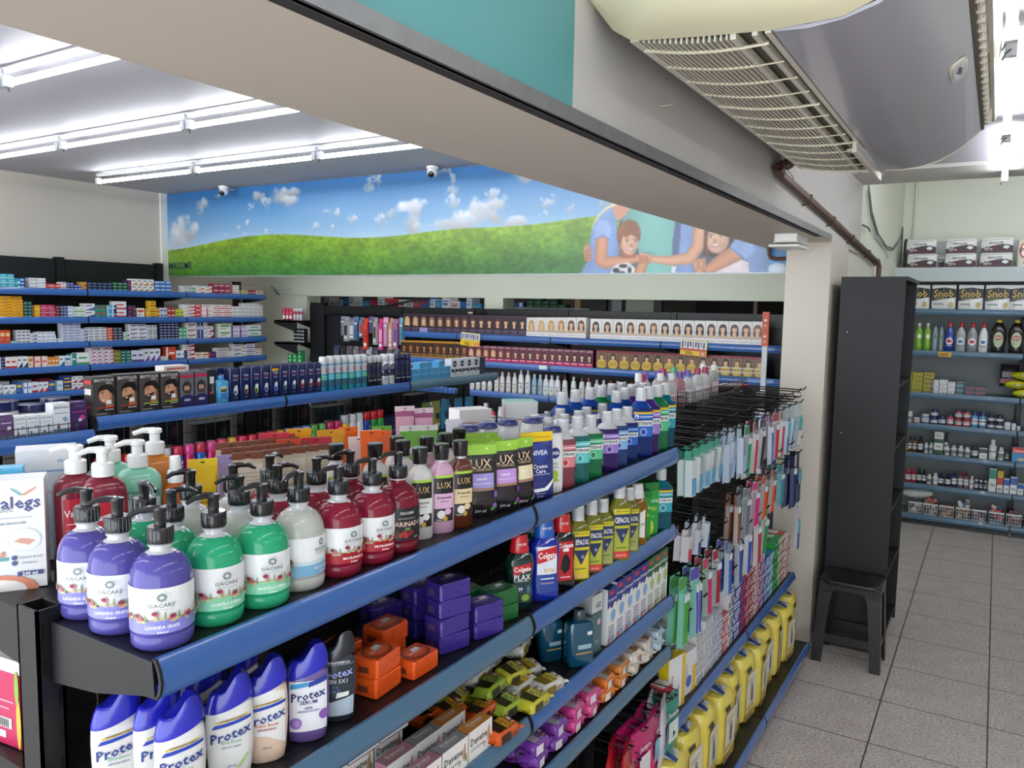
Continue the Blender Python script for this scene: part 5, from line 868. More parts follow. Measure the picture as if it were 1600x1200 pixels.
place(pouch(.088, .165, .045, '#26337e', '#f0cc1c', (('c', 0, .70, .27, '#2a3f90'), ('t', 'NIVEA', 0, .70, .07, '#e8ecf8', .6), ('t', 'Creme', 0, .50, .06, '#e8ecf8', .5), ('t', 'Care', .0, .43, .06, '#e8ecf8', .45), ('r', -.3, .375, .3, .383, '#c8d0ec'), ('p', [(-.45, .22), (-.3, .17), (.1, .18), (.44, .3), (.46, .26), (.2, .14), (-.2, .12), (-.45, .16)], '#eef0f4'), ('t', 'Sabonete', 0, .1, .03, '#c8d0ec', .4), ('t', '200ml', 0, .05, .03, '#c8d0ec', .4), ('r', -.42, .9, .4, .93, '#d8a818'))), 'refill_pouch', 'dark blue refill pouch with yellow top strip, by the rail joint', 'refill pouch', (-.893, 1.585, TZ), rzc(-.9, 1.58, .55), None, (1, 1, .95), -.05)
NVP = [(.8, 0), (.96, .003), (1, .02), (1, .10), (.93, .13), (.8, .148), (.78, .15)]
def nivea(c2): return bottle(.030, .017, 2.4, NVP, '#e6e6e2', [(.0225, .1485), (.0235, .150), (.022, .158), (.016, .163)], '#2e3470', (('c', 0, .72, .30, '#26337e'), ('t', 'NIVEA', 0, .72, .06, '#fff', .5), ('t', 'Erva', -.05, .53, .06, '#8a9a9c', .5), ('t', 'Doce', -.05, .46, .06, '#8a9a9c', .5), ('e', 0, .3, .22, .10, c2), ('e', .0, .2, .3, .025, '#a8b848')), .045, (.006, .135), None, (), 1)
place(nivea('#a8c83c'), 'body_lotion_bottle', 'white body wash bottle with lime picture at the rail beside the blue pouch', 'lotion bottle', (-.897, 1.662, TZ), rzc(-.9, 1.66, .5), 'white lotion bottles')
for i, (x, y) in enumerate(((-1.055, 1.535), (-1.045, 1.602), (-1.03, 1.672), (-1.0, 1.745))):
    place(nivea('#a8c83c'), 'body_lotion_bottle', 'white bottle with navy cap behind the pouches, %s from the soap' % nth(i+1), 'lotion bottle', (x, y, TZ), rzc(x, y, .3), 'white lotion bottles', (1.15, 1.1, 1.02))
# mouthwash
LI = {'pink': ('#b8606e', '#e0848a', '#d03030'), 'teal': ('#2f8f8c', '#5fc8c8', '#2fa0a8'), 'green': ('#1f9a5e', '#56c08c', '#1f8a50'), 'purple': ('#4a2a86', '#a27fd0', '#5a2f98'), 'ice': ('#3a5fa8', '#86b4e4', '#2f5fae'), 'blue': ('#123f9c', '#2a6ac8', '#1f4fae'), 'mint': ('#2f9a8c', '#8fd8c8', '#1f8a78'), 'deep': ('#0f6f86', '#2fa0b0', '#0f8090')}
def mw(k, x, y, h, lb, pro=False, off=.45, z=TZ, n='mouthwash_bottle'):
    a, b_, c = LI[k]; place(mouthwash(a, b_, h, c, pro), n, lb, 'mouthwash', (x, y, z), rzc(x, y, off), 'mouthwash bottles with clear ribbed caps')
for i, (k, y, h, x, w_) in enumerate((('pink', 1.735, .17, -.907, 'pink'), ('teal', 1.806, .17, -.902, 'teal'), ('green', 1.883, .165, -.901, 'bright green'), ('purple', 1.99, .163, -.903, 'purple'), ('ice', 2.062, .163, -.906, 'icy blue'), ('blue', 2.150, .16, -.912, 'blue'))):
    mw(k, x, y, h, w_+' mouthwash bottle in the smaller front row, %s from the pouches' % nth(i+1))
for k, y, x, w_ in (('blue', 2.237, -.905, 'blue'), ('purple', 2.298, -.905, 'lilac labelled'), ('green', 2.375, -.906, 'green'), ('deep', 2.45, -.91, 'deep teal')):
    mw(k, x, y, .209, 'tall %s mouthwash bottle with yellow strip, front row at the column end' % w_, True)
bk = [(.155, 'pink', -1.0, 1.83), (.155, 'green', -1.0, 1.92), (.155, 'teal', -1.0, 2.01), (.155, 'purple', -1.02, 2.10), (.158, 'ice', -1.01, 2.19), (.158, 'teal', -1.055, 2.0), (.155, 'pink', -.975, 1.78), (.155, 'teal', -1.06, 1.86)]
for i, (h, k, x, y) in enumerate(bk): mw(k, x, y, h, 'smaller %s mouthwash bottle in the rear rows, %s of eight' % (k, nth(i+1)), off=.3)
bk = [('blue', -1.075, 2.05, .20), ('blue', -1.075, 2.135, .20), ('blue', -1.07, 2.225, .20), ('blue', -.985, 2.30, .2), ('purple', -.99, 2.365, .205), ('deep', -.985, 2.44, .205), ('green', -1.07, 2.31, .2), ('deep', -1.07, 2.39, .2), ('purple', -1.065, 2.455, .2), ('blue', -.985, 2.235, .195)]
for i, (k, x, y, h) in enumerate(bk): mw(k, x, y, h, 'tall %s mouthwash bottle in the rear rows, %s of ten' % (k, nth(i+1)), True, .3)
# ------------------------------------------------------------------ front gondola, top shelf, far side
FEN = carton(.105, .055, .165, '#e9e9e8', (('t', 'Venalegs', .02, .80, .11, '#4a4f86', .98), ('t', 'VARIC', .0, .735, .04, '#9aa', .3), ('t', 'Derno', -.22, .66, .05, '#5fa8a8', .35), ('r', -.1, .655, .35, .662, '#b0b4c8'), ('t', 'LIQUIDO PARA MASSAGEM', 0, .61, .02, '#8890a8'), ('e', .25, .45, .2, .11, '#d8dce4'), ('e', .25, .45, .19, .104, '#e9e9e8'), ('p', [(.12, .44), (.3, .40), (.38, .44), (.3, .46), (.2, .47)], '#d8a090'), ('t', 'Pes&', -.3, .42, .07, '#dc8a6c', .3), ('t', 'Pernas', -.2, .345, .075, '#dc8a6c', .5), ('r', -.45, .27, .05, .30, '#5fa8a8'), ('c', .12, .29, .035, '#4a5a96'), ('c', .12, .24, .035, '#4a5a96'), ('t', 'Nutricao da pele', .32, .29, .018, '#7880a0', .3), ('t', 'Hidratacao', .3, .24, .018, '#7880a0', .3), ('e', -.1, -.0, .5, .14, '#dc8a6c'), ('e', -.1, -.0, .36, .10, '#efe8e2'), ('e', -.4, -.0, .3, .10, '#5fa8a8'), ('e', -.4, .0, .18, .06, '#efe8e2'), ('r', .15, .12, .46, .16, '#4a4f86'), ('t', '240 ml', .3, .14, .03, '#fff', .3), ('p', [(.1, .93), (.22, .86), (.24, .87), (.12, .935)], '#5fa8a8'), ('p', [(.42, .93), (.26, .86), (.24, .87), (.40, .935)], '#dc8a6c')), sidem=(('r', -.4, .3, .4, .31, '#aab'), ('r', -.4, .5, .4, .505, '#aab')))
place(FEN, 'lotion_carton', 'white carton with blue lettering and orange waves, beside the metal post', 'carton', (-1.262, .600, 1.407), math.radians(57), None, (1.05, 1, 1.02))
place(carton(.09, .06, .19, '#dfe0e2', (('r', -.45, .80, .45, .815, '#7fa8cc'), ('t', 'derma', .3, .9, .035, '#7fa8cc', .3), ('t', 'CREME HIDRATANTE', -.1, .62, .02, '#9aa0ac'), ('r', -.4, .2, .3, .5, '#d2d4d8'), ('r', .2, .04, .4, .1, '#8ab8d8')), side='#d2d4d8'), 'lotion_carton', 'taller pale grey carton with a blue wave behind the white lettered carton', 'carton', (-1.35, .715, 1.407), math.radians(62))
place(carton(.055, .03, .175, '#58b8e0', (('r', -.3, .1, .1, .7, '#cfeaf6'), ('c', -.05, .8, .12, '#eef8fc'))), 'slim_carton', 'small bright blue carton behind the white lettered carton', 'carton', (-1.325, .632, 1.407), math.radians(57))
place(jar(.03, .165, '#e4e5e6', '#e9e9ea', '#d8dade', .12, .5), 'lotion_bottle', 'white bottle peeking over the white lettered carton', 'bottle', (-1.335, .590, 1.407))
def pumpb(R1, R2, h, col, lab, marks, pc='#ececea', e=3.2, tr=0):
    b = MB(); k = h/.15; b.lathe([(.93, 0), (1, .004), (1, .12*k), (.95, .134*k), (.72, .144*k), (.42, .149*k), (.40, .152*k)], mat(col, .2, coat=.5, trans=tr), 24, R1, R2, e)
    g0 = round_map(R1, R2, e); L = MB(); L.lift = .0005; g = lambda u, v, l: g0(u, v+.03*k, l); L.drect(g, -R1*.7, 0, R1*.8, .085*k, lab, .008) if lab else None; L.marks(g, R1*1.5, .085*k, marks, .008)
    p = MB(); c = PL(pc); z = .150*k; p.lathe([(1, z), (1, z+.020), (.8, z+.022)], c, 18, .0165, .0165); p.lathe([(1, z+.022), (1, z+.036), (1.4, z+.038), (1.4, z+.044), (1.1, z+.046)], c, 16, .009, .009); p.tube([(0, 0, z+.042), (-.02, 0, z+.043), (-.036, 0, z+.038)], [.006, .005, .004], c, 8)
    return [('bottle', b.mesh('bottle'), [('bottle_label', L.mesh('bottle_label'))]), ('pump', p.mesh('pump'))]
VA = pumpb(.034, .024, .163, '#7e1c30', '#c02a3a', (('t', 'Vancaim', 0, .75, .12, '#f0e8e4', .9), ('r', -.4, .55, .3, .57, '#e8c0c0'), ('r', -.4, .45, .3, .46, '#e8c0c0')))
MI = pumpb(.037, .026, .16, '#86ccb0', '#c8dce2', (('r', -.47, .85, .53, 1.0, '#5f9a8c'), ('t', 'DermoFX', 0, .92, .08, '#e8f2ee', .8), ('r', -.47, .0, .53, .5, '#e6eef2'), ('p', [(-.3, .5), (.1, .7), (.4, .55), (.45, .4), (-.2, .35)], '#4a5a70'), ('t', 'Men', 0, .2, .1, '#5a6a80', .6)))
ORA = pumpb(.034, .026, .17, '#d8863c', None, (('r', -.4, .5, .4, .52, '#f0c898'), ('t', 'loc', 0, .7, .1, '#e8b070', .5)), tr=.15)
for p_, (x, y), rz, lb in ((VA, (-1.26, .712), .2, 'burgundy pump bottle with white pump, rear one, behind the purple soaps'), (VA, (-1.205, .725), .25, 'burgundy pump bottle with red label and white pump, behind the purple soaps'),
    (MI, (-1.315, .806), .2, 'mint green pump bottle with white pump, the rear one'), (MI, (-1.24, .808), .25, 'mint green pump bottle with pale label and white pump, the front one'), (ORA, (-1.275, .865), .2, 'orange pump bottle with white pump behind the mint ones')):
    place(p_, 'pump_bottle', lb, 'pump bottle', (x, y, 1.407), rzc(x, y, rz), 'white-capped pump bottles')
OB = bottle(.021, .021, 2, [(.95, 0), (1, .003), (1, .095), (.9, .108), (.55, .118), (.5, .121)], mat('#d86a1c', .12, trans=.3, coat=.5), [(.0125, .121), (.013, .138), (.0115, .14), (.009, .142), (.009, .158), (.0075, .163)], '#ececea', (('r', -.5, .5, .5, .52, '#7a3a10'), ('r', -.5, .3, .4, .31, '#7a3a10')), .04, (.02, .09))
place(OB, 'oil_bottle', 'small clear orange oil bottle with white cap, beside the mint bottles', 'oil bottle', (-1.2, .852, 1.407), 0, None, (1.05, 1.05, 1.08))
place(tube_pack(.05, .16, .026, '#efc81a', '#e8e4d8', (('t', 'baby', 0, .35, .06, '#2a3a60', .7), ('r', -.3, .5, .3, .52, '#c89a10')), '#f0cc20'), 'sachet_tube', 'bright yellow hanging tube with blue lettering, behind the clear pump bottles', 'tube', (-1.21, .915, 1.407), .95, None)
place(tube_pack(.05, .158, .026, '#a292c8', '#ddd4ec', (('t', 'baby', 0, .35, .06, '#4a3a70', .7), ('r', -.3, .2, .3, .5, '#b8aad8')), '#a292c8'), 'sachet_tube', 'lilac hanging tube behind the clear pump bottles', 'tube', (-1.21, .978, 1.407), .9, None)
TAN = tube_pack(.058, .165, .030, '#c9bda6', '#5c3a2c', (('r', -.46, .55, .46, .86, '#d8cdb8'), ('r', -.46, .1, .46, .5, '#cdbfa8'))+tuple(('r', -.4, .13+k*.045, .42, .135+k*.045, '#a8987c') for k in range(15)), '#7c4a36')
k_ = 0
for r, (x, n, y0) in enumerate(((-1.19, 6, 1.0), (-1.245, 6, 1.02), (-1.30, 5, 1.05))):
    for i in range(n):
        k_ += 1; place(TAN, 'sachet_tube', 'beige tube with brown crimp, %s in the %s row behind the red soaps' % (nth(i+1), nth(r+1)), 'tube', (x, y0+i*.036, 1.407), 1.0, 'beige tubes with brown crimps', (1, .9, .98-.012*i))
for i, (c, x, y, h, w_, nm_) in enumerate((('#c83a4a', -1.30, 1.163, .167, .06, 'coral red'), ('#d04a30', -1.25, 1.156, .160, .05, 'orange red'), ('#e0a020', -1.31, 1.242, .166, .055, 'amber yellow'), ('#e0a020', -1.305, 1.337, .152, .065, 'amber yellow'), ('#b83444', -1.23, 1.216, .158, .065, 'crimson'), ('#b83444', -1.31, 1.19, .16, .06, 'crimson'), ('#e86a20', -1.29, 1.379, .155, .045, 'vivid orange'), ('#e6e2de', -1.21, 1.325, .147, .045, 'white'), ('#ee6420', -1.15, 1.301, .170, .05, 'vivid orange'), ('#e87040', -1.17, 1.36, .160, .045, 'vivid orange'),
      ('#6cb03c', -1.30, 1.51, .14, .05, 'green'), ('#78b84a', -1.25, 1.56, .14, .055, 'white topped green'), ('#78b84a', -1.24, 1.62, .135, .055, 'white topped green'), ('#e4e2de', -1.28, 1.45, .14, .05, 'white'))):
    top = '#e8e6e0' if 'white topped' in nm_ or nm_ == 'white' else c
    place(tube_pack(w_, h, .026, c, '#e8e4dc', (('r', -.3, .3, .3, .32, '#f4e8d8'), ('r', -.35, .5, .35, .6, top)), top), 'sachet_tube', '%s hanging tube on the far half of the top shelf, %s of fourteen' % (nm_, nth(i+1)), 'tube', (x, y, 1.407), 1.0, 'coloured hanging tubes')
for x, y, h, lb in ((-1.345, 1.655, .173, 'pink tube with pale crimp, the one further from the rail'), (-1.32, 1.705, .165, 'pink and mauve tube beside the other pink tube')):
    place(tube_pack(.055, h, .032, '#a85880', '#2a2026', (('r', -.46, .55, .46, .84, '#d8a0b8'), ('t', 'Gc', 0, .5, .1, '#5c2040', .5), ('r', -.3, .3, .3, .31, '#e8c0d4')), '#e4c8d4'), 'sachet_tube', lb, 'tube', (x, y, 1.407), 1.0, 'pink tubes')
place(tube_pack(.045, .148, .03, '#e4e4ec', '#2a3a86', (('r', -.35, .25, .35, .5, '#2a3a86'),)), 'cream_tube', 'white and navy cream tube beside the white bottles', 'tube', (-1.2, 1.679, 1.407), 1.0)
place(jar(.034, .07, '#2a2a2c', '#e4e4e2'), 'cream_jar', 'dark jar with white lid on the far side of the top shelf', 'jar', (-1.345, 1.53, 1.407), 0, None, (1.1, 1.1, 1.7))
place(carton(.11, .07, .135, '#e8e4e0', (('r', -.4, .7, .3, .72, '#d07060'), ('r', -.4, .5, .2, .52, '#aaa')), sidem=(('r', -.3, .5, .3, .7, '#c8c8c8'),)), 'carton', 'white carton with thin red print behind the white bottles', 'carton', (-1.32, 1.96, 1.407), 1.1)
place(carton(.10, .08, .15, '#e4e4e0', (('r', -.42, .62, .3, .64, '#d05a60'), ('p', [(-.4, .3), (-.3, .45), (-.25, .3), (-.1, .45), (0, .3), (.1, .38), (.2, .3), (.1, .28), (-.3, .26)], '#222')), '#86c8b0', '#c2ccc4', sidem=(('r', -.3, .3, .3, .9, '#c8a8ac'), ('r', -.2, .1, .3, .25, '#6aa890'))), 'carton', 'white carton with mint green top and black handwriting behind the mouthwash', 'carton', (-1.25, 2.115, 1.407), .75)
place(jar(.035, .045, '#24347e', '#24347e', '#e4e8f0', .3, .98), 'cream_jar', 'navy cream tin among the mouthwash, upper one of the stack', 'jar', (-1.17, 2.13, 1.4755), 0, 'navy cream tins')
for i in range(2): place(jar(.038, .034, '#24347e', '#dfe3ea' if i else '#24347e', '#e4e8f0', .35, .98), 'cream_jar', 'navy cream tin in the stack by the mint-topped carton, %s from the shelf' % nth(i+1), 'jar', (-1.17, 2.13, 1.407+i*.0345), 0, 'navy cream tins')
# acetone and lotion bottles in the wire baskets beyond
AC = {}
for i, (y, x, h, col, cap) in enumerate(((2.93, -1.2, .175, '#dcdcd4', '#ecebe8'), (3.02, -1.22, .165, '#d8b8bc', '#b02060'), (3.10, -1.24, .17, '#d8d8dc', '#7a50b0'), (3.12, -1.18, .166, '#dcc8c8', '#ecebe8'), (3.2, -1.22, .17, '#d0d0d4', '#7a50b0'), (3.25, -1.18, .158, '#d8d0d0', '#ecebe8'), (3.31, -1.24, .17, '#d0c0c4', '#a82058'), (3.41, -1.20, .156, '#c89098', '#7a50b0'), (3.52, -1.2, .154, '#d8d8d8', '#7a50b0'), (3.50, -1.26, .165, '#c8d0cc', '#50a080'), (3.66, -1.2, .156, '#dcdcdc', '#a82058'), (3.77, -1.2, .155, '#d8d8d6', '#a82058'), (3.86, -1.24, .165, '#c0c8c0', '#dfe4e0'), (3.98, -1.22, .155, '#b8bcb4', '#ecebe8'))):
    p_ = bottle(.024, .018, 2.4, [(.93, 0), (1, .003), (1, .10), (.9, .115), (.5, .125), (.45, .13)], mat(col, .15, trans=.25, coat=.4), [(.010, .13), (.0125, .131), (.012, .158), (.010, .16)], cap, (('r', -.5, .1, .5, .7, '#e8d0d4' if i % 2 else '#e4e4e4'), ('r', -.3, .4, .3, .44, '#b04060')), .034, (.01, .1))
    place(p_, 'nail_polish_remover', 'clear narrow bottle with %s cap in the wire basket, %s toward the column' % (cname(cap), nth(i+1)), 'bottle', (x, y, 1.42), 1.0, 'clear bottles in the wire basket', (1.15, 1.15, h/.16*1.02))
bs = thing('wire_basket', 'black wire baskets along the top of the gondola behind the hooks', 'basket', (0, 0, 0))
for y0, y1 in ((2.46, 3.34), (3.38, 4.28)):
    for (xa, ya, xb, yb) in ((-1.13, y0, -1.13, y1), (-1.30, y0, -1.30, y1), (-1.13, y0, -1.30, y0), (-1.13, y1, -1.30, y1)): mesh_panel(bs, xa, ya, xb, yb, 1.418, 1.49, .024, 'basket_side', .0013)
    mb = MB(); mb.box(-1.30, y0, 1.412, -1.13, y1, 1.4165, '#141415'); mb.build('basket_floor', bs)
for x, y, w_, c in ((-1.22, 4.1, .13, '#cfc8c4'), (-1.2, 4.2, .1, '#c8606c'), (-1.22, 4.0, .1, '#3a2c30')):
    m = MB(); sheet(.14, w_*.6, lambda t: .03*math.sin(PI*min(1, max(.05, t)))+.01, FILM(c), m, 6, 6); o = m.build('soft_pack', None, (x, y+.05, 1.44), .9); o.rotation_euler = (1.2, 0, .9); tag(o, 'soft %s pack lying in the far wire basket' % cname(c), 'pack')
# ------------------------------------------------------------------ second shelf: shampoos, soaps, mouthwash
Z2 = 1.153
PM = lambda main, sub, sub2, c='#1f3fae': (('p', [(-.36, .735), (.42, .81), (.42, .84), (-.36, .765)], '#d8b860'), ('T', 'NOVA/NUEVA FORMULA', .05, .79, .022, '#333', .7, .095), ('p', [(-.46, .66), (.50, .755), (.50, .80), (-.38, .72)], c), ('T', 'Protex', 0, .575, .14, '#26408c', 1.0), ('p', [(-.3, .475), (.35, .53), (.35, .536), (-.3, .481)], '#8a98b8'), ('t', sub, 0, .46, .045, sub2, .7), ('t', 'sabonete liquido', 0, .39, .028, '#5a6a98', .7), ('t', '250 ml', 0, .10, .03, '#44507c', .4))
PW = flat_bottle('#e2e0dc', '#2226b4', .16, .033, PM('', 'Erva Doce', '#7ac0a0')+(('p', [(.1, .05), (.4, .25), (.42, .22), (.2, .05)], '#a8c870'),), (.016, .118), .058)
PO = flat_bottle('#e0c4ac', '#2226b4', .163, .033, (('r', -.5, .3, .5, 1, '#e6e4e0'), ('p', [(-.5, .32), (.5, .32), (.5, .12), (0, .28)], '#e6e4e0'))+PM('', 'Prebio Boost', '#d0785a')+(('t', '+ Probioticos', 0, .40, .035, '#c86a50', .7),), (.016, .118), .058)
PP = flat_bottle('#6a5490', '#2226b4', .16, .034, (('r', -.5, .06, .5, .86, '#e8e8ec'), ('p', [(-.48, .74), (0, .78), (-.02, .85), (-.46, .82)], '#3a9ad0'), ('p', [(0, .76), (.5, .82), (.5, .9), (0, .84)], '#26409c'), ('T', 'Protex', 0, .64, .13, '#24306c', .98, .12), ('t', 'SERUM', 0, .53, .06, '#3a3a6c', .6), ('t', 'HIPER', .0, .44, .035, '#5a5a8c', .4), ('t', 'HIDRATACAO', 0, .39, .035, '#7a6aa8', .7), ('c', -.33, .2, .16, '#9a70c0'), ('c', -.30, .2, .09, '#b48ad4'), ('c', .40, .3, .14, '#8a5cb4')), (.014, .118), .06)
PB = flat_bottle('#26303c', '#1c2028', .155, .031, (('r', -.5, .0, .5, .22, '#b4c4d0'), ('p', [(-.5, .2), (.5, .32), (.5, .1), (-.5, .1)], '#b4c4d0'), ('t', 'NOVA FORMULA', 0, .88, .035, '#e8e8f0', .8), ('r', -.5, .84, .5, .845, '#c8ccd8'), ('T', 'Protex', 0, .70, .12, '#aab4ec', .98, .15), ('t', 'MEN 3X1', -.05, .58, .065, '#c8ccd4', .8), ('t', 'ACTIVE', -.15, .48, .04, '#4a7aa8', .5), ('t', 'SPORTS', -.12, .42, .045, '#4a7aa8', .6), ('p', [(-.05, .3), (.32, .33), (.34, .40), (-.02, .39)], '#f0f0ee')), (.012, .118), .055)
for p_, (x, y), rz, lb in ((PW, (-1.02, .622), .1, 'white bottle with blue cap beside the metal post on the second shelf'), (PW, (-.975, .655), .35, 'white bottle with blue cap, squeezed second from the metal post'), (PW, (-.922, .652), .15, 'white bottle with blue cap, foremost under the top rail'), (PW, (-.922, .735), .1, 'white bottle with blue cap beside the peach one'), (PW, (-1.0, .745), .3, 'white bottle with blue cap in the second row, near the post'), (PW, (-1.0, .815), .3, 'white bottle with blue cap in the second row, behind the peach one'),
    (PO, (-.915, .795), .1, 'peach bottom bottle with blue cap'), (PP, (-.905, .872), .1, 'purple bottle with white round label and blue cap'), (PB, (-.908, .942), .05, 'black and grey bottle beside the purple one')):
    place(p_, 'shower_gel_bottle', lb, 'shower gel', (x, y, Z2), rzc(x, y, rz), 'blue capped shower gels')
for cl, ring, st in (('#e8581c', '#7a3a2c', (('orange', (-.975, 1.045), 2), ('orange', (-.895, 1.062), 2), ('orange', (-.965, 1.165), 2), ('orange', (-.882, 1.155), 1))), ('#3c2a8a', '#5a4a70', (('purple', (-1.045, 1.235), 2), ('purple', (-.895, 1.268), 4), ('purple', (-.985, 1.300), 3), ('purple', (-.875, 1.365), 2))), ('#1e6a34', '#3a4a44', (('green', (-.955, 1.405), 2), ('green', (-.888, 1.452), 2)))):
    for si, (cn, (x, y), n) in enumerate(st):
        for k in range(n):
            place(wrapped_soap(cl, ring, 'GRANADO'), 'wrapped_soap', '%s paper wrapped soap, %s pile of its colour, %s from the shelf' % (cn, nth(si+1), nth(k+1)), 'soap', (x, y, Z2+.0365*k), PI/2-.28+.06*((si+k) % 3-1)+(.35 if cn == 'orange' else 0), cn+' wrapped soaps', (.92, .95, 1))
def plax(body, cap, lab, lt, h, tr=.0):
    k = h/.19; b = MB(); b.lathe([(.85, 0), (.97, .004), (1, .02*k), (.90, .06*k), (.95, .10*k), (1, .118*k), (.9, .135*k), (.62, .145*k), (.6, .147*k)], mat(body, .08, trans=tr, coat=.6), 24, .035, .024, 2.6)
    c = MB(); c.lathe([(.023, .146*k), (.0235, .15*k), (.019, .186*k), (.017, .19*k)], PL(cap), 22, 1, .85); g2 = round_map(.022, .018); c.dtext(lambda u, v, l: g2(u, v, l+.0006), '99.9%', 0, .168*k, .006, '#f4f4f4', .02)
    g = round_map(.034, .0235, 2.6); L = MB(); L.lift = .0006; L.marks(lambda u, v, l: g(u, v+.02*k, l), .05, .11*k, lab, .006)
    return [('bottle', b.mesh('bottle'), [('bottle_label', L.mesh('bottle_label'))]), ('cap', c.mesh('cap'))]
CG = lambda bg, c2: (('r', -.45, .02, .45, .98, bg), ('p', [(-.45, .62), (.45, .74), (.45, .98), (-.45, .9)], '#c8202c'), ('t', 'Colgate', 0, .80, .13, '#fff', .85))
place(plax('#0d2a26', '#d0202a', (('r', -.45, .02, .45, .98, '#24423c'), ('p', [(-.45, .66), (.45, .74), (.45, .92), (-.45, .86)], '#c8202c'), ('t', 'Colgate', 0, .79, .11, '#fff', .85), ('t', 'PLAX', 0, .6, .13, '#f0f0f0', .8), ('r', -.4, .5, .3, .515, '#c8d0d0'), ('c', -.1, .33, .14, '#2a4a8c'), ('t', '99', -.1, .33, .08, '#fff', .2), ('e', .15, .12, .2, .08, '#8aa848'), ('e', .3, .3, .1, .1, '#4a7a98')), 0, .175), 'mouthwash_bottle', 'dark green mouthwash bottle with tapered red cap, next to the green soaps', 'mouthwash', (-.912, 1.542, Z2), rzc(-.9, 1.54, .4), 'mouthwash with solid coloured caps')
place(plax('#10289c', '#1a5cb8', CG('#e4e8ee', '')+(('r', -.45, .02, .45, .4, '#2a4a9c'), ('c', .1, .48, .2, '#e8eaee'), ('t', 'TOTAL', .08, .48, .08, '#d0a040', .5), ('r', -.3, .3, .3, .32, '#fff'), ('r', -.3, .2, .3, .23, '#a88a98')), 0, .20), 'mouthwash_bottle', 'deep blue mouthwash bottle with blue cap', 'mouthwash', (-.893, 1.625, Z2), rzc(-.9, 1.62, .4), 'mouthwash with solid coloured caps', (1.12, 1.1, 1))
place(plax('#0c0c10', '#d0202a', (('r', -.45, .05, .45, .95, '#c4202c'), ('t', 'Colgate', .05, .86, .10, '#fff', .8), ('p', [(-.2, .35), (0, .2), (.25, .3), (.3, .5), (.1, .68), (-.1, .6)], '#141416'), ('r', -.1, .72, .2, .79, '#f0f0ee'), ('r', -.2, .12, .3, .14, '#f0e0e0')), 0, .19), 'mouthwash_bottle', 'black mouthwash bottle with red label and red cap', 'mouthwash', (-.893, 1.715, Z2), rzc(-.9, 1.71, .4), 'mouthwash with solid coloured caps', (1.05, 1.05, 1))
def cep(bg, promo, h=.195):
    k = h/.19; b = MB(); b.lathe([(.9, 0), (1, .004), (1, .12*k), (.92, .132*k), (.6, .146*k), (.5, .152*k)], mat('#8a8a2c', .08, trans=.35, coat=.6), 24, .034, .025, 3)
    c = MB(); c.lathe([(.0155, .152*k), (.0165, .153*k), (.0155, .186*k), (.0145, .19*k)], PL('#dcdcdc'), 22, 1, 1)
    for q in range(5): c.lathe([(.0163, (.156+.006*q)*k), (.0168, (.158+.006*q)*k), (.0161, (.160+.006*q)*k)], mat('#b4b6b8', .3), 20, 1, 1)
    g = round_map(.0345, .0255, 3); L = MB(); L.lift = .0006
    L.marks(lambda u, v, l: g(u, v+.008*k, l), .05, .122*k, (('r', -.47, .0, .47, .98, bg), ('r', -.47, .9, .47, .99, '#e8d820'), ('t', 'LEVE PAGUE', 0, .945, .04, '#2a3050', .8), ('r', -.47, .66, .47, .88, '#26305c'), ('t', 'CEPACOL', 0, .77, .11, '#fff', .86), ('p', [(-.4, .60), (.42, .60), (.05, .30), (0, .30)], '#2a3460'), ('p', [(-.42, .63), (.44, .63), (.44, .61), (-.42, .61)], '#e0d020'), ('c', .1, .46, .09, '#8a92a8'), ('r', -.3, .2, .3, .22, '#5a6a2a'), ('r', -.47, .0, .47, .14 if promo else .05, '#d83a3a' if promo else bg), ('t', 'PROMOCAO', 0, .06, .05, '#f4c8b0', .6)), .006)
    return [('bottle', b.mesh('bottle'), [('bottle_label', L.mesh('bottle_label'))]), ('cap', c.mesh('cap'))]
for i, (bg, pr_, x, y, s, lb) in enumerate((('#dcc42c', 0, -.888, 1.795, 1, 'yellow labelled'), ('#b0b840', 1, -.885, 1.868, 1, 'lime labelled with red foot'), ('#a0a85c', 0, -.885, 1.938, .95, 'olive labelled'), ('#b0b840', 1, -.868, 2.01, 1.12, 'large lime labelled'), ('#a0a85c', 0, -.875, 2.093, .97, 'dull olive labelled'))):
    place(cep(bg, pr_), 'mouthwash_bottle', '%s olive mouthwash bottle, %s from the black one' % (lb, nth(i+1)), 'mouthwash', (x, y, Z2), rzc(x, y, .4), 'olive mouthwash bottles', (1, 1, s))
place(plax('#9a6a10', '#d8d8d4', (('p', [(-.4, .1), (.42, .05), (.42, .85), (0, .75), (-.4, .6)], '#ecebe4'), ('t', 'Essencial', 0, .45, .07, '#2a7a5a', .8), ('r', -.3, .35, .2, .36, '#777')), 0, .185, .3), 'mouthwash_bottle', 'amber mouthwash bottle with white slanted label', 'mouthwash', (-.88, 2.165, Z2), rzc(-.88, 2.16, .4), None)
for i, (x, y) in enumerate(((-.878, 2.225), (-.878, 2.285))):
    place(carton(.05, .05, .15 if i == 0 else .165, '#2a9a3c', (('r', -.5, .85, .5, 1, '#1c7a34'), ('t', 'Malvatricin', 0, .66, .07, '#e8f4e8', .9), ('e', .1, .5, .3, .04, '#8cc83c'), ('e', 0, .14, .18, .14, '#d8e04c'), ('r', -.35, .35, .2, .36, '#d8ecd8')), '#1c6a30', '#4ab040'), 'mouthwash_carton', 'bright green mouthwash carton with yellow flowers, %s from the amber bottle' % nth(i+1), 'carton', (x, y, Z2), rzc(x, y, .45)+.1, 'green mouthwash cartons')
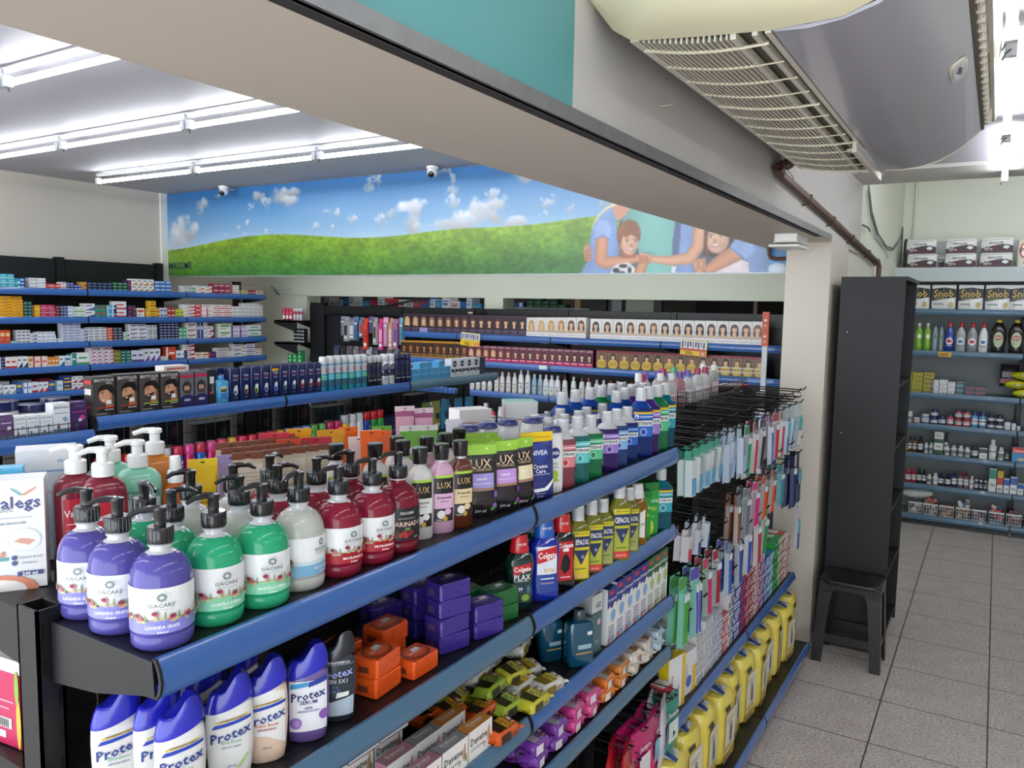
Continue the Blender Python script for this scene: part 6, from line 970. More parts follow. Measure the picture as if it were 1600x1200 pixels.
mw('deep', -.882, 2.372, .195, 'teal mouthwash bottle on the second shelf beside the green cartons', True, .4, Z2); mw('teal', -.985, 2.33, .2, 'teal mouthwash bottle on the second shelf behind the green cartons', True, .3, Z2)
for i in range(7): mw(('green', 'teal', 'blue', 'deep', 'purple', 'green', 'blue')[i], -.99, 1.72+.085*i, .18, 'mouthwash bottle in the shaded rear row, second shelf, %s along' % nth(i+1), False, .3, Z2)
# ------------------------------------------------------------------ third shelf
Z3 = .9165
DV = lambda c: carton(.085, .05, .068, '#ecebe6', (('t', 'Davene', -.08, .64, .22, '#3c3a3c', .7), ('t', 'LEITE DE AVEIA', -.1, .38, .08, '#777', .6), ('e', .36, .55, .04, .28, '#c88a6c'), ('e', .30, .5, .03, .2, '#d8a880'), ('e', .42, .35, .03, .14, '#5a8a4c'), ('c', .16, .3, .07, '#c8c8c4'), ('r', -.5, -.0, .5, .03, c)), c, c, (('t', 'Davene', 0, .1, .28, '#ecebe6', .6), ('t', 'leite de aveia', 0, -.15, .12, '#e0dcd8', .5)))
for i, (c, x, y, z, lb) in enumerate((('#c8863c', -.862, 1.315, 0, 'amber topped'), ('#c8863c', -.945, 1.305, 0, 'amber topped, rear'), ('#8c8c8c', -.862, 1.225, 0, 'grey topped'), ('#8c8c8c', -.945, 1.222, 0, 'grey topped, rear'), ('#6c6c70', -.985, 1.185, .0695, 'dark grey topped, raised'), ('#b07888', -.862, 1.135, 0, 'rose topped'), ('#b07888', -.945, 1.135, 0, 'rose topped, rear'), ('#8a5c62', -.985, 1.095, .0695, 'dull rose topped, raised'), ('#6c1c28', -.985, 1.0, .0695, 'wine red topped, raised'), ('#6c6c70', -1.01, 1.185, 0, 'dark grey topped, under the raised one'), ('#8a5c62', -1.01, 1.095, 0, 'dull rose topped, under the raised one'), ('#6c1c28', -1.01, 1.0, 0, 'wine red topped, under the raised one'))):
    if z == 0 and x < -1: x = -1.0
    if z == 0 and 'rear' in lb: x = -.925
    place(DV(c), 'soap_carton', 'white oat soap carton, %s' % lb, 'soap carton', (x+(.0 if z else 0), y, Z3+z), PI/2-.02, 'white oat soap cartons', (1, .62 if not z and x > -.99 else .95, 1))
FS = {'or': ('#d8581c', '#3c2c1c', '#f0b830', 'OLEO', '#3a2a20'), 'ye': ('#d0c83c', '#4a4424', '#e8e060', 'LUX', '#4a2f7c'), 'li': ('#a8c03c', '#3c3c24', '#b8d050', 'LUX', '#5a3f7c'), 'wy': ('#d8d8d0', '#8a7420', '#e8c840', 'OLEO', '#4a3c20'), 'wh': ('#dcdcda', '#c8c0a0', '#e8d8a0', 'Dove', '#8a8a90')}
for i, (k, x, y, z, rz) in enumerate((('or', -.862, 1.395, 0, .45), ('or', -.985, 1.37, .02, .6), ('or', -.935, 1.43, .006, .5), ('li', -.905, 1.49, .004, .45), ('ye', -1.02, 1.44, .01, .5), ('li', -.955, 1.50, .03, .55), ('ye', -.868, 1.545, .002, .5), ('ye', -.955, 1.58, .034, .45), ('wy', -1.015, 1.53, .034, .6), ('wy', -.88, 1.635, .002, .35), ('wy', -.96, 1.66, .01, .4), ('wy', -1.0, 1.70, .045, .8), ('wh', -1.04, 1.63, .035, .7), ('ye', -1.04, 1.53, .0, .4), ('wy', -.93, 1.60, .0, .4), ('or', -1.04, 1.36, .0, .4), ('li', -1.0, 1.5, .0, .4))):
    place(flow_soap(*FS[k]), 'soap_bar', '%s wrapped soap bar in the loose heap, %s from the soap cartons' % ({'or': 'orange and brown', 'ye': 'yellow and brown', 'li': 'lime and brown', 'wy': 'white and gold', 'wh': 'white and silver'}[k], nth(i+1)), 'soap bar', (x, y, Z3+z), rz+PI/2-.55, 'loose film wrapped soap bars', (1, 1, 1), (0, .2, -.15)[i % 3], (0, .08, -.1)[i % 3])
BB = bottle(.032, .02, 4, [(.93, 0), (1, .004), (1, .098), (.9, .108), (.4, .112), (.36, .116)], mat('#0c4a66', .1, coat=.7), [(.0125, .112), (.014, .114), (.0125, .136), (.011, .138)], PL('#3c4650'), (('r', -.2, .38, .4, .5, '#9ab4c0'), ('r', -.3, .25, .42, .28, '#d8a83c'), ('r', .2, .75, .42, .85, '#dfe4e8')), .055, (.01, .1))
for i, (x, y, sc_) in enumerate(((-.965, 1.80, .98), (-.888, 1.818, 1.08))): place(BB, 'tonic_bottle', 'dark teal square bottle with ribbed cap, %s' % ('rear one in shade' if i == 0 else 'front one by the grey carton'), 'bottle', (x, y, Z3), rzc(x, y, .5), 'dark teal square bottles', (sc_*1.1, sc_*1.1, sc_))
place(carton(.05, .05, .165, '#4f6e74', (('r', -.5, .7, .5, 1, '#c8c8c8'), ('r', -.5, .68, .5, .70, '#2c3c40'), ('t', 'QIZ', .1, .82, .08, '#555', .5), ('c', .2, .52, .17, '#d8b0b0'), ('t', 'OLEO', 0, .2, .03, '#cfd8d8', .5)), '#bcbcb8', '#5c7a80', sidem=(('r', -.5, .7, .5, 1, '#b4b4b4'),)), 'tall_carton', 'tall grey-green carton with silver top, beside the teal bottles', 'carton', (-.875, 1.90, Z3), PI/2-.15)
PG = {'b': ('#26388c', '#8ab4dc'), 'g': ('#2c6a3c', '#a8c878')}
for i, (t_, y) in enumerate((('b', 1.983), ('b', 2.043), ('b', 2.103), ('b', 2.163), ('b', 2.22), ('g', 2.277), ('g', 2.335), ('g', 2.392))):
    a, c = PG[t_]
    place(carton(.055, .055, .165 if i > 0 else .16, '#e8e8e6', (('r', -.5, .72, .5, 1, a), ('p', [(-.5, .74), (-.5, .64), (-.2, .68), (0, .62), (.3, .72), (.5, .7), (.5, .75)], a), ('r', -.3, .88, .2, .95, '#d03040'), ('t', 'Periogard', 0, .80, .055, '#f4f4f8', .9), ('e', .15, .5, .28, .1, c), ('t', '4 em 1', .1, .4, .03, '#445', .5))+tuple(('r', -.38, .3-.05*q, .3, .315-.05*q, a) for q in range(5))+(('r', -.4, .02, -.1, .1, '#c87a80'), ('r', 0, .02, .3, .1, c)), a, '#dcdce0'), 'mouthwash_carton', 'white carton with %s top, %s of the eight beside the grey carton' % ('blue' if t_ == 'b' else 'green', nth(i+1)), 'carton', (-.868, y, Z3), PI/2-.03, 'white mouthwash cartons')
# ------------------------------------------------------------------ fourth shelf
Z4 = .7435
F4 = [('#7a3aa0', '#e4dce8', '#b08ad0', 'Lux', '#3a2050'), ('#7a3aa0', '#d8d0dc', '#b08ad0', 'Lux', '#3a2050'), ('#d0408c', '#e8d0dc', '#f0a0c8', 'Lux', '#8a2050'), ('#d8508c', '#e8d0dc', '#f0a0c8', 'Lux', '#8a2050'), ('#e07a28', '#e8e4dc', '#f0b070', 'Dove', '#2c3c6c'), ('#e08a3c', '#e8e4dc', '#e8d4b0', 'Dove', '#2c3c6c'), ('#dcd0bc', '#e8e4dc', '#d8a860', 'Dove', '#a83030'), ('#d8ccc0', '#e8e4dc', '#d89a70', 'Dove', '#a83030'), ('#b8d0e0', '#e8ecee', '#6aa8d0', 'Dove', '#2c3c6c')]
FN = ['violet', 'violet', 'magenta', 'pink', 'orange', 'orange and cream', 'cream', 'cream', 'pale blue']
for i in range(9):
    y = 1.60+.098*i
    for k in range(2):
        for d in range(2):
            ii = min(8, i+(1 if d and i < 8 and i % 2 else 0)); c = F4[ii]
            place(flow_soap(*c, .088, .056, .036), 'soap_bar', '%s wrapped soap bar, lowest soap shelf, %s %s stack, %s bar' % (FN[ii], nth(i+1), ('front', 'rear')[d], ('lower', 'upper')[k]), 'soap bar', (-.895-.064*d, y, Z4+.0355*k), PI/2+(.1, -.12, .05)[(i+k) % 3], 'stacked film wrapped soap bars', (1.02, 1, 1))
# ------------------------------------------------------------------ hooks and hanging goods at the column end of the front gondola
m = MB(); HK = mat('#0c0c0d', .35); m.tube([(-1.095, 0, 0), (-.845, 0, -.004), (-.832, 0, 0), (-.822, 0, .014)], .0034, HK, 5); HOOK = m.mesh('hook')
m = MB(); m.tube([(-1.095, 0, .028), (-.84, 0, .022), (-.828, 0, .016)], .0022, HK, 5); m.tube([(-1.095, -.012, 0), (-.835, -.012, -.003), (-.826, 0, .006), (-.835, .012, -.003), (-1.095, .012, 0)], .003, HK, 5); HOOK2 = m.mesh('hook')
nh = 0
def hook(y, z, me=None, rx=0):
    global nh
    if nh >= 98: return
    nh += 1; o = bpy.data.objects.new('hook', me or HOOK); C.objects.link(o); o.parent = G1; o.location = (rx, y, z)
for z, ys in ((1.455, (2.6, 2.8, 3.0, 3.2, 3.4, 3.6, 3.8, 4.0, 4.15, 4.27)), (1.425, (2.5, 2.65, 2.78, 2.92, 3.06, 3.2, 3.34, 3.48, 3.62, 3.76, 3.9, 4.04, 4.18)), (1.395, (2.5, 2.58, 2.66, 2.74, 2.82, 2.9, 2.99, 3.1, 3.22, 3.34, 3.46, 3.58, 3.7, 3.82, 3.95, 4.08, 4.22)), (1.20, (3.2, 3.5, 3.8, 4.05, 4.25)), (1.13, (2.5, 2.6, 2.7, 2.8, 2.95, 3.1, 3.25, 3.4, 3.55, 3.7, 3.85, 4.0, 4.12, 4.25)), (1.05, (2.5, 2.65, 2.8, 2.95)), (.97, (2.5, 2.62, 2.74, 2.86, 3.0, 3.15, 3.3, 3.45, 3.6, 4.2, 4.28)), (.90, (2.55, 2.7, 2.85, 3.0, 3.2)), (.83, (2.55, 2.72, 2.9, 3.1))):
    for y in ys: hook(y, z, HOOK2 if z in (1.425, 1.05, .90) else HOOK)
for y, z in ((2.08, .572), (2.19, .578), (2.29, .582), (2.40, .579), (2.45, .573), (2.14, .50), (2.3, .50)): hook(y, z, HOOK2, .0)
@cached
def blister(w_, h, card, bub, kind, acc):
    """carded pack hanging across the hook, front towards +X after turning"""
    m = MB(); m.box(-w_/2, 0, -h, w_/2, .0012, 0, card); g = front(0); m.dell(g, 0, -.008, .006, .0025, '#0a0a0a', 8)
    BU = mat(bub, .1, coat=.6, trans=.35)
    if kind == 'brush':
        m.loft([[(x, y, z) for x, y in ((-w_*.36, 0), (w_*.36, 0), (w_*.3, -.014), (-w_*.3, -.014))] for z in (-h*.97, -h*.22)], BU, smooth=False)
        for s in (-1, 1): m.tube([(s*w_*.16, -.0155, -h*.93), (s*w_*.14, -.016, -h*.6), (s*w_*.18, -.0158, -h*.34)], .0042, PL(acc), 6); m.box(s*w_*.17-.005, -.02, -h*.34, s*w_*.17+.005, -.0155, -h*.24, '#dfe4ea')
        m.drect(g, -w_*.45, -h*.19, w_*.45, -h*.03, acc)
    elif kind == 'label':
        m.loft([[(x, y, z) for x, y in ((-w_*.4, 0), (w_*.4, 0), (w_*.36, -.013), (-w_*.36, -.013))] for z in (-h*.97, -h*.3)], BU, smooth=False); g2 = front(-.0135); m.drect(g2, -w_*.36, -h*.95, w_*.36, -h*.62, acc); m.drect(g2, -w_*.36, -h*.6, w_*.36, -h*.54, '#e8b81c')
        for s in (-1, 0, 1): m.tube([(s*w_*.2, -.0145, -h*.6), (s*w_*.2, -.0145, -h*.34)], .004, PL('#4aa0c8' if s else '#5ab060'), 6)
        m.dtext(g2, 'Powerdent', 0, -h*.8, .007, '#fff', h*.3, rot=True)
    elif kind == 'floss':
        m.loft([[(x, y, z) for x, y in ((-w_*.42, 0), (w_*.42, 0), (w_*.3, -.022), (-w_*.3, -.022))] for z in (-h*.98, -h*.2)], BU, smooth=False); m.drect(front(-.0225), -w_*.3, -h*.95, w_*.3, -h*.6, acc); m.drect(g, -w_*.5, -h*.2, w_*.5, 0, card)
    else:
        m.loft([[(x, y, z) for x, y in ((-w_*.5, 0), (w_*.5, 0), (w_*.42, -.02), (-w_*.42, -.02))] for z in (-h, -h*.15)], FILM(card), smooth=False); g2 = front(-.0205); m.drect(g2, -w_*.3, -h*.75, w_*.3, -h*.35, acc); m.drect(g2, -w_*.3, -h*.9, w_*.3, -h*.8, '#e8e8e4')
    return m.mesh('blister')
def hang(zt, ys, w_, h, specs, what, depth=2, dx=.028, x0=-.838, place_='upper'):
    for i, y in enumerate(ys):
        card, bub, kind, acc, nm_ = specs[i % len(specs)] if len(specs) < len(ys) else specs[i]
        for k in range(depth):
            place(blister(w_, h, card, bub, kind, acc), what, '%s %s, %s hooks, %s toward the column, %s one' % (nm_, what.replace('_', ' '), place_, nth(i+1), ('front', 'middle', 'rear')[k]), what.split('_')[-1] if 0 else what.replace('_', ' '),
                  (x0-dx*k-.002, y, zt-.002), PI/2+random.uniform(-.16, .16), what.replace('_', ' ')+'s on '+place_+' hooks', (1, 1, 1), random.uniform(-.04, .07))
hang(1.395, (2.5, 2.58, 2.66, 2.74, 2.82), .06, .155, [('#3fae8c', '#d4dcdc', 'floss', '#5aa8d0', 'clear, green topped')], 'floss_pack', 2)
hang(1.395, (2.9, 2.99, 3.1), .06, .18, [('#b8ccdc', '#c0d0e4', 'floss', '#a0bce0', 'pale blue')], 'floss_pack', 3)
hang(1.395, (3.22, 3.34, 3.46, 3.58, 3.70, 3.82), .055, .225, [('#cfd4d0', '#c8cccc', 'brush', '#2f9a6c', 'green topped'), ('#d8d4d4', '#c8c0c4', 'brush', '#c02838', 'red'), ('#c8c8cc', '#b8b8c0', 'brush', '#303038', 'black'), ('#ccd4e0', '#c0c8d4', 'brush', '#2a50b0', 'blue'), ('#e0d4d4', '#ccc4c8', 'brush', '#c83038', 'red and white'), ('#dcd8d8', '#d0c8cc', 'brush', '#b82840', 'crimson')], 'toothbrush_pack', 2)
hang(1.395, (3.95, 4.08, 4.22), .075, .235, [('#b8d0dc', '#c4d8e0', 'label', '#1f6ac0', 'blue labelled'), ('#b8d0dc', '#c4d8e0', 'label', '#1f6ac0', 'blue and yellow labelled'), ('#c8dcd8', '#d0dcdc', 'label', '#e0e4e8', 'white labelled')], 'toothbrush_pack', 2, place_='topmost')
hang(1.13, (3.1, 3.25, 3.4, 3.55, 3.7), .055, .21, [('#b06840', '#b8b4b0', 'brush', '#8a4a30', 'brown topped'), ('#b0b8bc', '#a8b0b8', 'brush', '#6a7078', 'grey'), ('#d8c8d0', '#c8b8c4', 'brush', '#d83080', 'magenta'), ('#ccc4bc', '#bcb4b0', 'brush', '#e8501c', 'orange'), ('#ccc4bc', '#bcb4b0', 'brush', '#e8501c', 'bright orange')], 'toothbrush_pack', 2, place_='middle')
hang(1.13, (3.85,), .08, .20, [('#8ab8c0', '#7ab0bc', 'brush', '#3f8a98', 'teal tubed')], 'toothbrush_pack', 3, place_='middle')
hang(1.13, (4.12, 4.25), .07, .27, [('#1c2458', '#2a3a70', 'brush', '#1a2a60', 'navy'), ('#141c50', '#20284c', 'label', '#1c2458', 'dark navy')], 'toothbrush_pack', 2, place_='middle')
hang(1.13, (2.5, 2.6, 2.7), .05, .11, [('#d8c8cc', '#d8d4d8', 'floss', '#c02850', 'white and red'), ('#d4d8e0', '#d4d8e4', 'floss', '#26409c', 'white and navy'), ('#d0dce4', '#d4dce4', 'floss', '#2a80c0', 'white and light blue')], 'floss_tub', 2, place_='middle')
hang(.97, (2.5, 2.62), .07, .25, [('#6cc4a8', '#8ad0b8', 'brush', '#4a9a3c', 'mint green'), ('#7ccab0', '#a0d8c4', 'brush', '#5a4ab0', 'mint and purple')], 'toothbrush_pack', 2, place_='lower')
hang(.97, (2.74, 2.86, 3.0), .055, .22, [('#8cc8a0', '#b8c8c0', 'brush', '#c83060', 'pink and green'), ('#c4ccd0', '#c8ccd0', 'brush', '#a02838', 'red'), ('#b8c8dc', '#c0ccdc', 'brush', '#2a60b0', 'blue')], 'toothbrush_pack', 2, place_='lower')
hang(.97, (3.15, 3.3, 3.45, 3.6), .06, .225, [('#a8b4c8', '#b8c0cc', 'brush', '#30508c', 'steel blue'), ('#e4e4e4', '#d8d8dc', 'brush', '#2a50b0', 'white and blue'), ('#e4e4e4', '#d8d8dc', 'brush', '#b02838', 'white and red'), ('#d4e0d4', '#ccd4cc', 'brush', '#3a8a58', 'white and green')], 'toothbrush_pack', 2, place_='lower')
place(blister(.06, .24, '#d0d4e4', '#c8ccdc', 'label', '#2a3a80'), 'toothbrush_pack', 'white and navy pack hanging lowest against the column', 'toothbrush pack', (-.835, 4.28, .84), PI/2)
# bags hanging under the lowest soap shelf
BG = [('#c41c6c', '#e8e0e4', 'magenta'), ('#b8202c', '#f0e8e0', 'red'), ('#c8246c', '#d8d0d8', 'magenta with clear front'), ('#1f9078', '#d8e4e0', 'teal'), ('#d8a0a8', '#7aa848', 'pale pink and green'), ('#b41f60', '#8ac0d8', 'dark pink with pale blue filling'), ('#c8c4d0', '#5a70a0', 'grey')]
for i, (y, z, (c, a, nm_)) in enumerate(((2.08, .572, BG[1]), (2.19, .578, BG[0]), (2.29, .582, BG[5]), (2.38, .579, BG[6]), (2.44, .573, BG[3]), (2.14, .50, BG[1]), (2.30, .50, BG[2]))):
    for k in range(2):
        m = MB(); sheet(.13, .2, lambda t: .028*math.sin(PI*min(.97, max(.05, t)))**.5+.003, FILM(c), m, 10, 8, 0, .003, i+k); m.v = [(x, y_, z_-.2) for x, y_, z_ in m.v]; g = lambda u, v, l: (u, -.018-l, v)
        m.lift = .001; m.drect(g, -.035, -.15, .035, -.08, a); m.dtext(g, ('CRISTAL', 'Sempre', 'Mili')[i % 3], 0, -.055, .016, '#f0e8ec', .09)
        o = m.build('hanging_bag', None, (-.85-.045*k, y, z), PI/2+(.25, -.1, .12)[i % 3]); tag(o, '%s bag on the low hooks, %s along, %s' % (nm_, nth(i+1), ('front', 'behind')[k]), 'bag', 'bags on the low hooks')
# ------------------------------------------------------------------ toothpaste boxes on the low shelf
def pile(x, y0, y1, z, n, bw, bh, col, acc, nm_, txt=None, d=.17):
    for k in range(n):
        fr = [('r', -.46, .12, .46, .9, acc), ('r', -.3, .35, .3, .6, col)]
        if txt: fr.append(('t', txt, 0, .5, .4, '#f0f0f0', .8))
        place(carton(abs(y1-y0)-.003, d, bh-.0006, col, tuple(fr), col, col, (('r', -.4, -.3, .3, .3, acc),)), 'toothpaste_carton', '%s toothpaste carton, %s in its pile, low shelf' % (nm_, nth(k+1)), 'toothpaste carton', (x-.003*((k*7) % 3), (y0+y1)/2, z+bh*k), PI/2+(.03, -.02, .01)[k % 3], 'toothpaste cartons')
ZL = .4685
place(carton(.11, .04, .19, '#e8e8ea', (('v', 'Malvona', -.3, .5, .13, '#3a4a90'), ('v', 'gel', .1, .4, .1, '#889'), ('r', .3, 0, .5, 1, '#e8c020'), ('c', -.1, .15, .15, '#3a50b0')), '#e0c020', '#e4c420'), 'upright_carton', 'white upright carton with yellow edge on the low shelf beside the hanging bags', 'carton', (-.868, 2.56, ZL), PI/2-.2)
place(carton(.11, .05, .16, '#e6e6ea', (('v', 'Colutorio', -.2, .5, .12, '#3a4a90'), ('r', .25, 0, .5, .6, '#e8c020'), ('c', 0, .3, .2, '#4a60c0')), '#e4e4e4', '#e0c43c'), 'upright_carton', 'white upright carton with yellow corner and blue ring on the low shelf', 'carton', (-.868, 2.69, ZL), PI/2-.12)
place(carton(.06, .05, .12, '#c83048', (('r', -.3, .1, .3, .4, '#f0e8e8'), ('v', 'XZ', 0, .6, .3, '#f0e0e0')), '#d8d8d8', '#d04050'), 'upright_carton', 'small red carton on the low shelf by its open end', 'carton', (-.868, 2.47, ZL), PI/2-.2)
for q, (y0, y1, n, col, acc, nm_) in enumerate(((2.76, 2.84, 6, '#dcdcde', '#a8acb4', 'white and grey, first pile'), (2.845, 2.925, 7, '#dcdcde', '#b4b0b8', 'white and grey, second pile'), (2.93, 3.01, 7, '#d8dade', '#9aa4c0', 'white and silver, third pile'), (3.015, 3.09, 6, '#dcdee0', '#8a90a8', 'white and silver, fourth pile'), (3.095, 3.165, 5, '#c83a48', '#e4dcdc', 'white and red'), (3.17, 3.24, 8, '#dfe0e4', '#50586c', 'white and charcoal'),
    (3.245, 3.33, 8, '#24489c', '#dfe4ee', 'blue, first pile'), (3.335, 3.42, 8, '#24489c', '#c83040', 'blue, second pile'), (3.425, 3.50, 9, '#8c1c2c', '#d8a8a8', 'wine red, first pile'), (3.505, 3.58, 9, '#8c1c2c', '#e0d0d0', 'wine red, second pile'), (3.585, 3.66, 9, '#e4e0e0', '#b83848', 'white and red striped'), (3.665, 3.74, 8, '#6a3a80', '#d8c8dc', 'purple'), (3.75, 3.83, 7, '#304c9c', '#d0d8e8', 'royal blue'), (3.835, 3.92, 7, '#2f86b0', '#d8ecf4', 'light blue'), (3.925, 4.01, 8, '#2a9a44', '#1c6a30', 'bright green, first pile'), (4.015, 4.10, 8, '#2a9a44', '#d0e8d0', 'bright green, second pile'), (4.105, 4.19, 8, '#c03a40', '#e8e4e0', 'red and green'), (4.195, 4.28, 7, '#e4e2e0', '#a84050', 'white and pink'))):
    pile(-.862, y0, y1, ZL, n, .07, .031, col, acc, nm_, 'Sorriso' if 'green' in nm_ else None)
# ------------------------------------------------------------------ yellow packs on the base
@cached
def ypack(sd):
    m = MB(); Y_ = mat('#e6d25a', .28, coat=.25, bump=.6, nscale=25); rr = random.Random(sd); rings = []
    W_, D_, H_ = .155, .21, .285
    for z, k in ((0, .88), (.01, .97), (.04, 1), (.14, 1.03), (.24, 1.01), (.268, .97), (.283, .88), (.288, .7)):
        R = []
        for q in range(28):
            t = 2*PI*q/28; c, s = math.cos(t), math.sin(t); R.append((W_/2*k*math.copysign(abs(c)**.45, c)+rr.uniform(-.002, .002), D_/2+D_/2*k*math.copysign(abs(s)**.45, s)+rr.uniform(-.002, .002), z+(rr.uniform(-.004, .004) if z > .2 else 0)))
        rings.append(R)
    m.loft(rings, Y_)
    g = lambda u, v, l: (u, D_/2-D_/2*(.95+.9*v if v < .06 else 1.01 if v < .24 else .965)-l-.0018, v)
    L = MB(); L.lift = .002; L.drect(g, -W_*.40, .05, W_*.36, .22, '#e6dfc8'); L.drect(g, -W_*.40, .010, W_*.40, .045, '#dcb424'); L.dtext(g, 'Bigfral', -.01, .024, .022, '#2a4a9c', W_*.7); L.drect(g, W_*.0-.01, .09, W_*.12, .15, '#6a6a6c'); L.dell(g, .0, .16, .012, .014, '#8a8a88'); L.drect(g, -W_*.3, .19, W_*.25, .193, '#8a8a70'); L.drect(g, -W_*.3, .18, W_*.1, .183, '#8a8a70'); L.drect(g, -W_*.42, .232, -.01, .25, '#3c3428'); L.drect(g, -W_*.35, .062, W_*.2, .078, '#d8b83c')
    t = plane((0, D_*.27, .2925), (1, 0, 0), (0, 1, 0)); L.dtext(t, 'BIGFRAL', -.0, .045, .020, '#4a4a38', .085); L.dpoly(t, [(-.04, -.035), (.035, -.03), (.04, .02), (-.03, .03)], '#dfe2dc'); L.dpoly(t, [(-.045, -.04), (-.02, -.04), (.03, .03), (.0, .035)], '#3a5a9c'); L.drect(t, -.055, .025, -.035, .045, '#3a70c0')
    for k in range(5): L.drect(t, -.01+k*.009, -.028+k*.004, -.006+k*.009, .005+k*.004, '#3a4a7c')
    F = MB(); sheet(.12, .05, lambda q: .004+.02*(1-q), Y_, F, 4, 6, 0, .004, sd)
    return [('pack', m.mesh('pack'), [('print', L.mesh('print'))])]
for i in range(11):
    y = 4.205-.178*i; n_ = nth(i+1)
    place(ypack(i % 3), 'diaper_pack', 'yellow bagged pack on the base deck, %s from the column' % n_, 'diaper pack', (-.785-(.02, 0, .012)[i % 3], y, .1065), PI/2+(.05, -.07, .1, -.02)[i % 4], 'yellow packs on the base deck', (1, 1, (.97, .94, .98)[i % 3]))
# ------------------------------------------------------------------ second shelf on the far side, seen beside the metal post
place(carton(.10, .055, .14, '#c02858', (('r', -.5, .85, .5, 1, '#e8e0e0'), ('r', -.35, .5, .3, .52, '#e89ab0'), ('r', -.35, .42, .2, .44, '#e89ab0'), ('r', -.4, .08, .1, .16, '#e8e8e4'), ('r', -.3, .2, .25, .32, '#e8e8e4'))+tuple(('r', -.28+.045*q, .21, -.26+.045*q, .31, '#222') for q in range(11))+(('e', .44, .3, .05, .3, '#d8b840'), ('e', .42, .7, .05, .2, '#8ab040')), '#e8e0e4'), 'gift_carton', 'magenta carton with barcode on the shelf beside the metal post', 'carton', (-1.275, .592, 1.162), .12)
place(carton(.07, .05, .05, '#a4b020', (('t', 'Morning', 0, .5, .3, '#e0e4a0', .8),), '#b4c030'), 'small_carton', 'lime green carton seen between the metal post and the top rail bracket', 'carton', (-1.04, .80, 1.33), .5); 
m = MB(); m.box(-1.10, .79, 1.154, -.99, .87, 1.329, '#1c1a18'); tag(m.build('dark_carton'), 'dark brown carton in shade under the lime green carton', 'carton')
# ------------------------------------------------------------------ middle gondola
bcs = ['#5c3c2c', '#3a2c28', '#2c2422', '#282020']
def men_box(w_, h, i):
    m = MB(); m.box(-w_/2, 0, 0, w_/2, .06, h, '#3c3834'); g = front(0); u, v, s = .004, h*.54, h*.36
    m.drect(g, -w_*.48, 0, w_*.48, h*.86, '#4a4440'); m.dpoly(g, [(-w_*.48, 0), (w_*.48, 0), (w_*.48, h*.2), (w_*.1, h*.3), (-w_*.35, h*.1)], '#2c2826')
    if i < 4:
        m.dell(g, u+.004, v+.25*s, .62*s, .50*s, '#1c1614', 12); m.dpoly(g, [(u+.0, v-.2*s), (u+.5*s, v-.1*s), (u+.55*s, v-.9*s), (u+.0, v-.9*s)], '#a8704c'); m.dell(g, u-.05*s, v-.05*s, .42*s, .52*s, '#cf9872', 14); m.dell(g, u+.42*s, v-.02*s, .09*s, .15*s, '#b87c58', 8)
        m.dpoly(g, [(u-.42*s, v-.15*s), (u-.5*s, v-.2*s), (u-.42*s, v-.26*s)], '#cf9872')
        if i: m.dpoly(g, [(u-.40*s, v-.30*s), (u-.1*s, v-.22*s), (u+.32*s, v-.1*s), (u+.2*s, v-.5*s), (u-.1*s, v-.62*s), (u-.36*s, v-.52*s)], '#3a2a22')
        m.dpoly(g, [(u-.30*s, v-.34*s), (u-.05*s, v-.30*s), (u-.12*s, v-.42*s)], '#ece4dc'); m.dell(g, u-.2*s, v+.08*s, .07*s, .03*s, '#2a1c16', 6); m.dpoly(g, [(u-.34*s, v+.16*s), (u-.08*s, v+.2*s), (u-.08*s, v+.24*s), (u-.34*s, v+.21*s)], '#1c1410')
        m.dpoly(g, [(u-.45*s, v+.28*s), (u-.3*s, v+.65*s), (u+.2*s, v+.78*s), (u+.6*s, v+.5*s), (u+.5*s, v+.1*s), (u+.36*s, v+.22*s), (u+.1*s, v+.38*s)], '#1e1613')
        m.drect(g, w_*.08, h*.30, w_*.3, h*.40, '#ecebe8'); m.dtext(g, 'BEAUTYCOLOR', 0, h*.92, h*.075, '#e0dcd8', w_*.9); m.dtext(g, 'MEN', w_*.22, h*.84, h*.055, '#b8b4b0', w_*.4)
        m.drect(g, -w_*.3, h*.2, w_*.45, h*.225, '#c8342c' if i < 2 else '#a8c830'); m.drect(g, 0, h*.15, w_*.4, h*.17, '#d8d4d0'); m.drect(g, -w_*.4, h*.06, w_*.1, h*.075, '#a8a4a0'); m.drect(g, -w_*.4, h*.03, w_*.2, h*.042, '#8a8680')
    else:
        m.drect(g, -w_*.5, 0, w_*.5, h, '#6a6c74'); portrait(m, g, 0, h*.56, h*.30, '#3c3430', '#c09478', .1); m.drect(g, -w_*.5, h*.84, w_*.5, h*.92, '#b8284c'); m.dpoly(g, [(-w_*.5, 0), (w_*.5, 0), (w_*.5, h*.28), (w_*.1, h*.36), (-w_*.1, h*.36), (-w_*.5, h*.28)], '#26285a'); m.dtext(g, 'MEN', -.0, h*.2, h*.07, '#e0e0ec', w_*.6); m.dell(g, 0, h*.43, .10*h, .06*h, '#4a3a34', 8)
    gs = plane((-w_/2, .03, 0), (0, -1, 0), (0, 0, 1)); m.drect(gs, -.022, h*.82, .022, h*.92, '#c03030'); m.drect(gs, -.022, h*.55, .02, h*.7, '#d8d4d0'); m.drect(gs, -.02, h*.2, .02, h*.26, '#c03030')
    return m.mesh('carton')
GZ = 1.4065
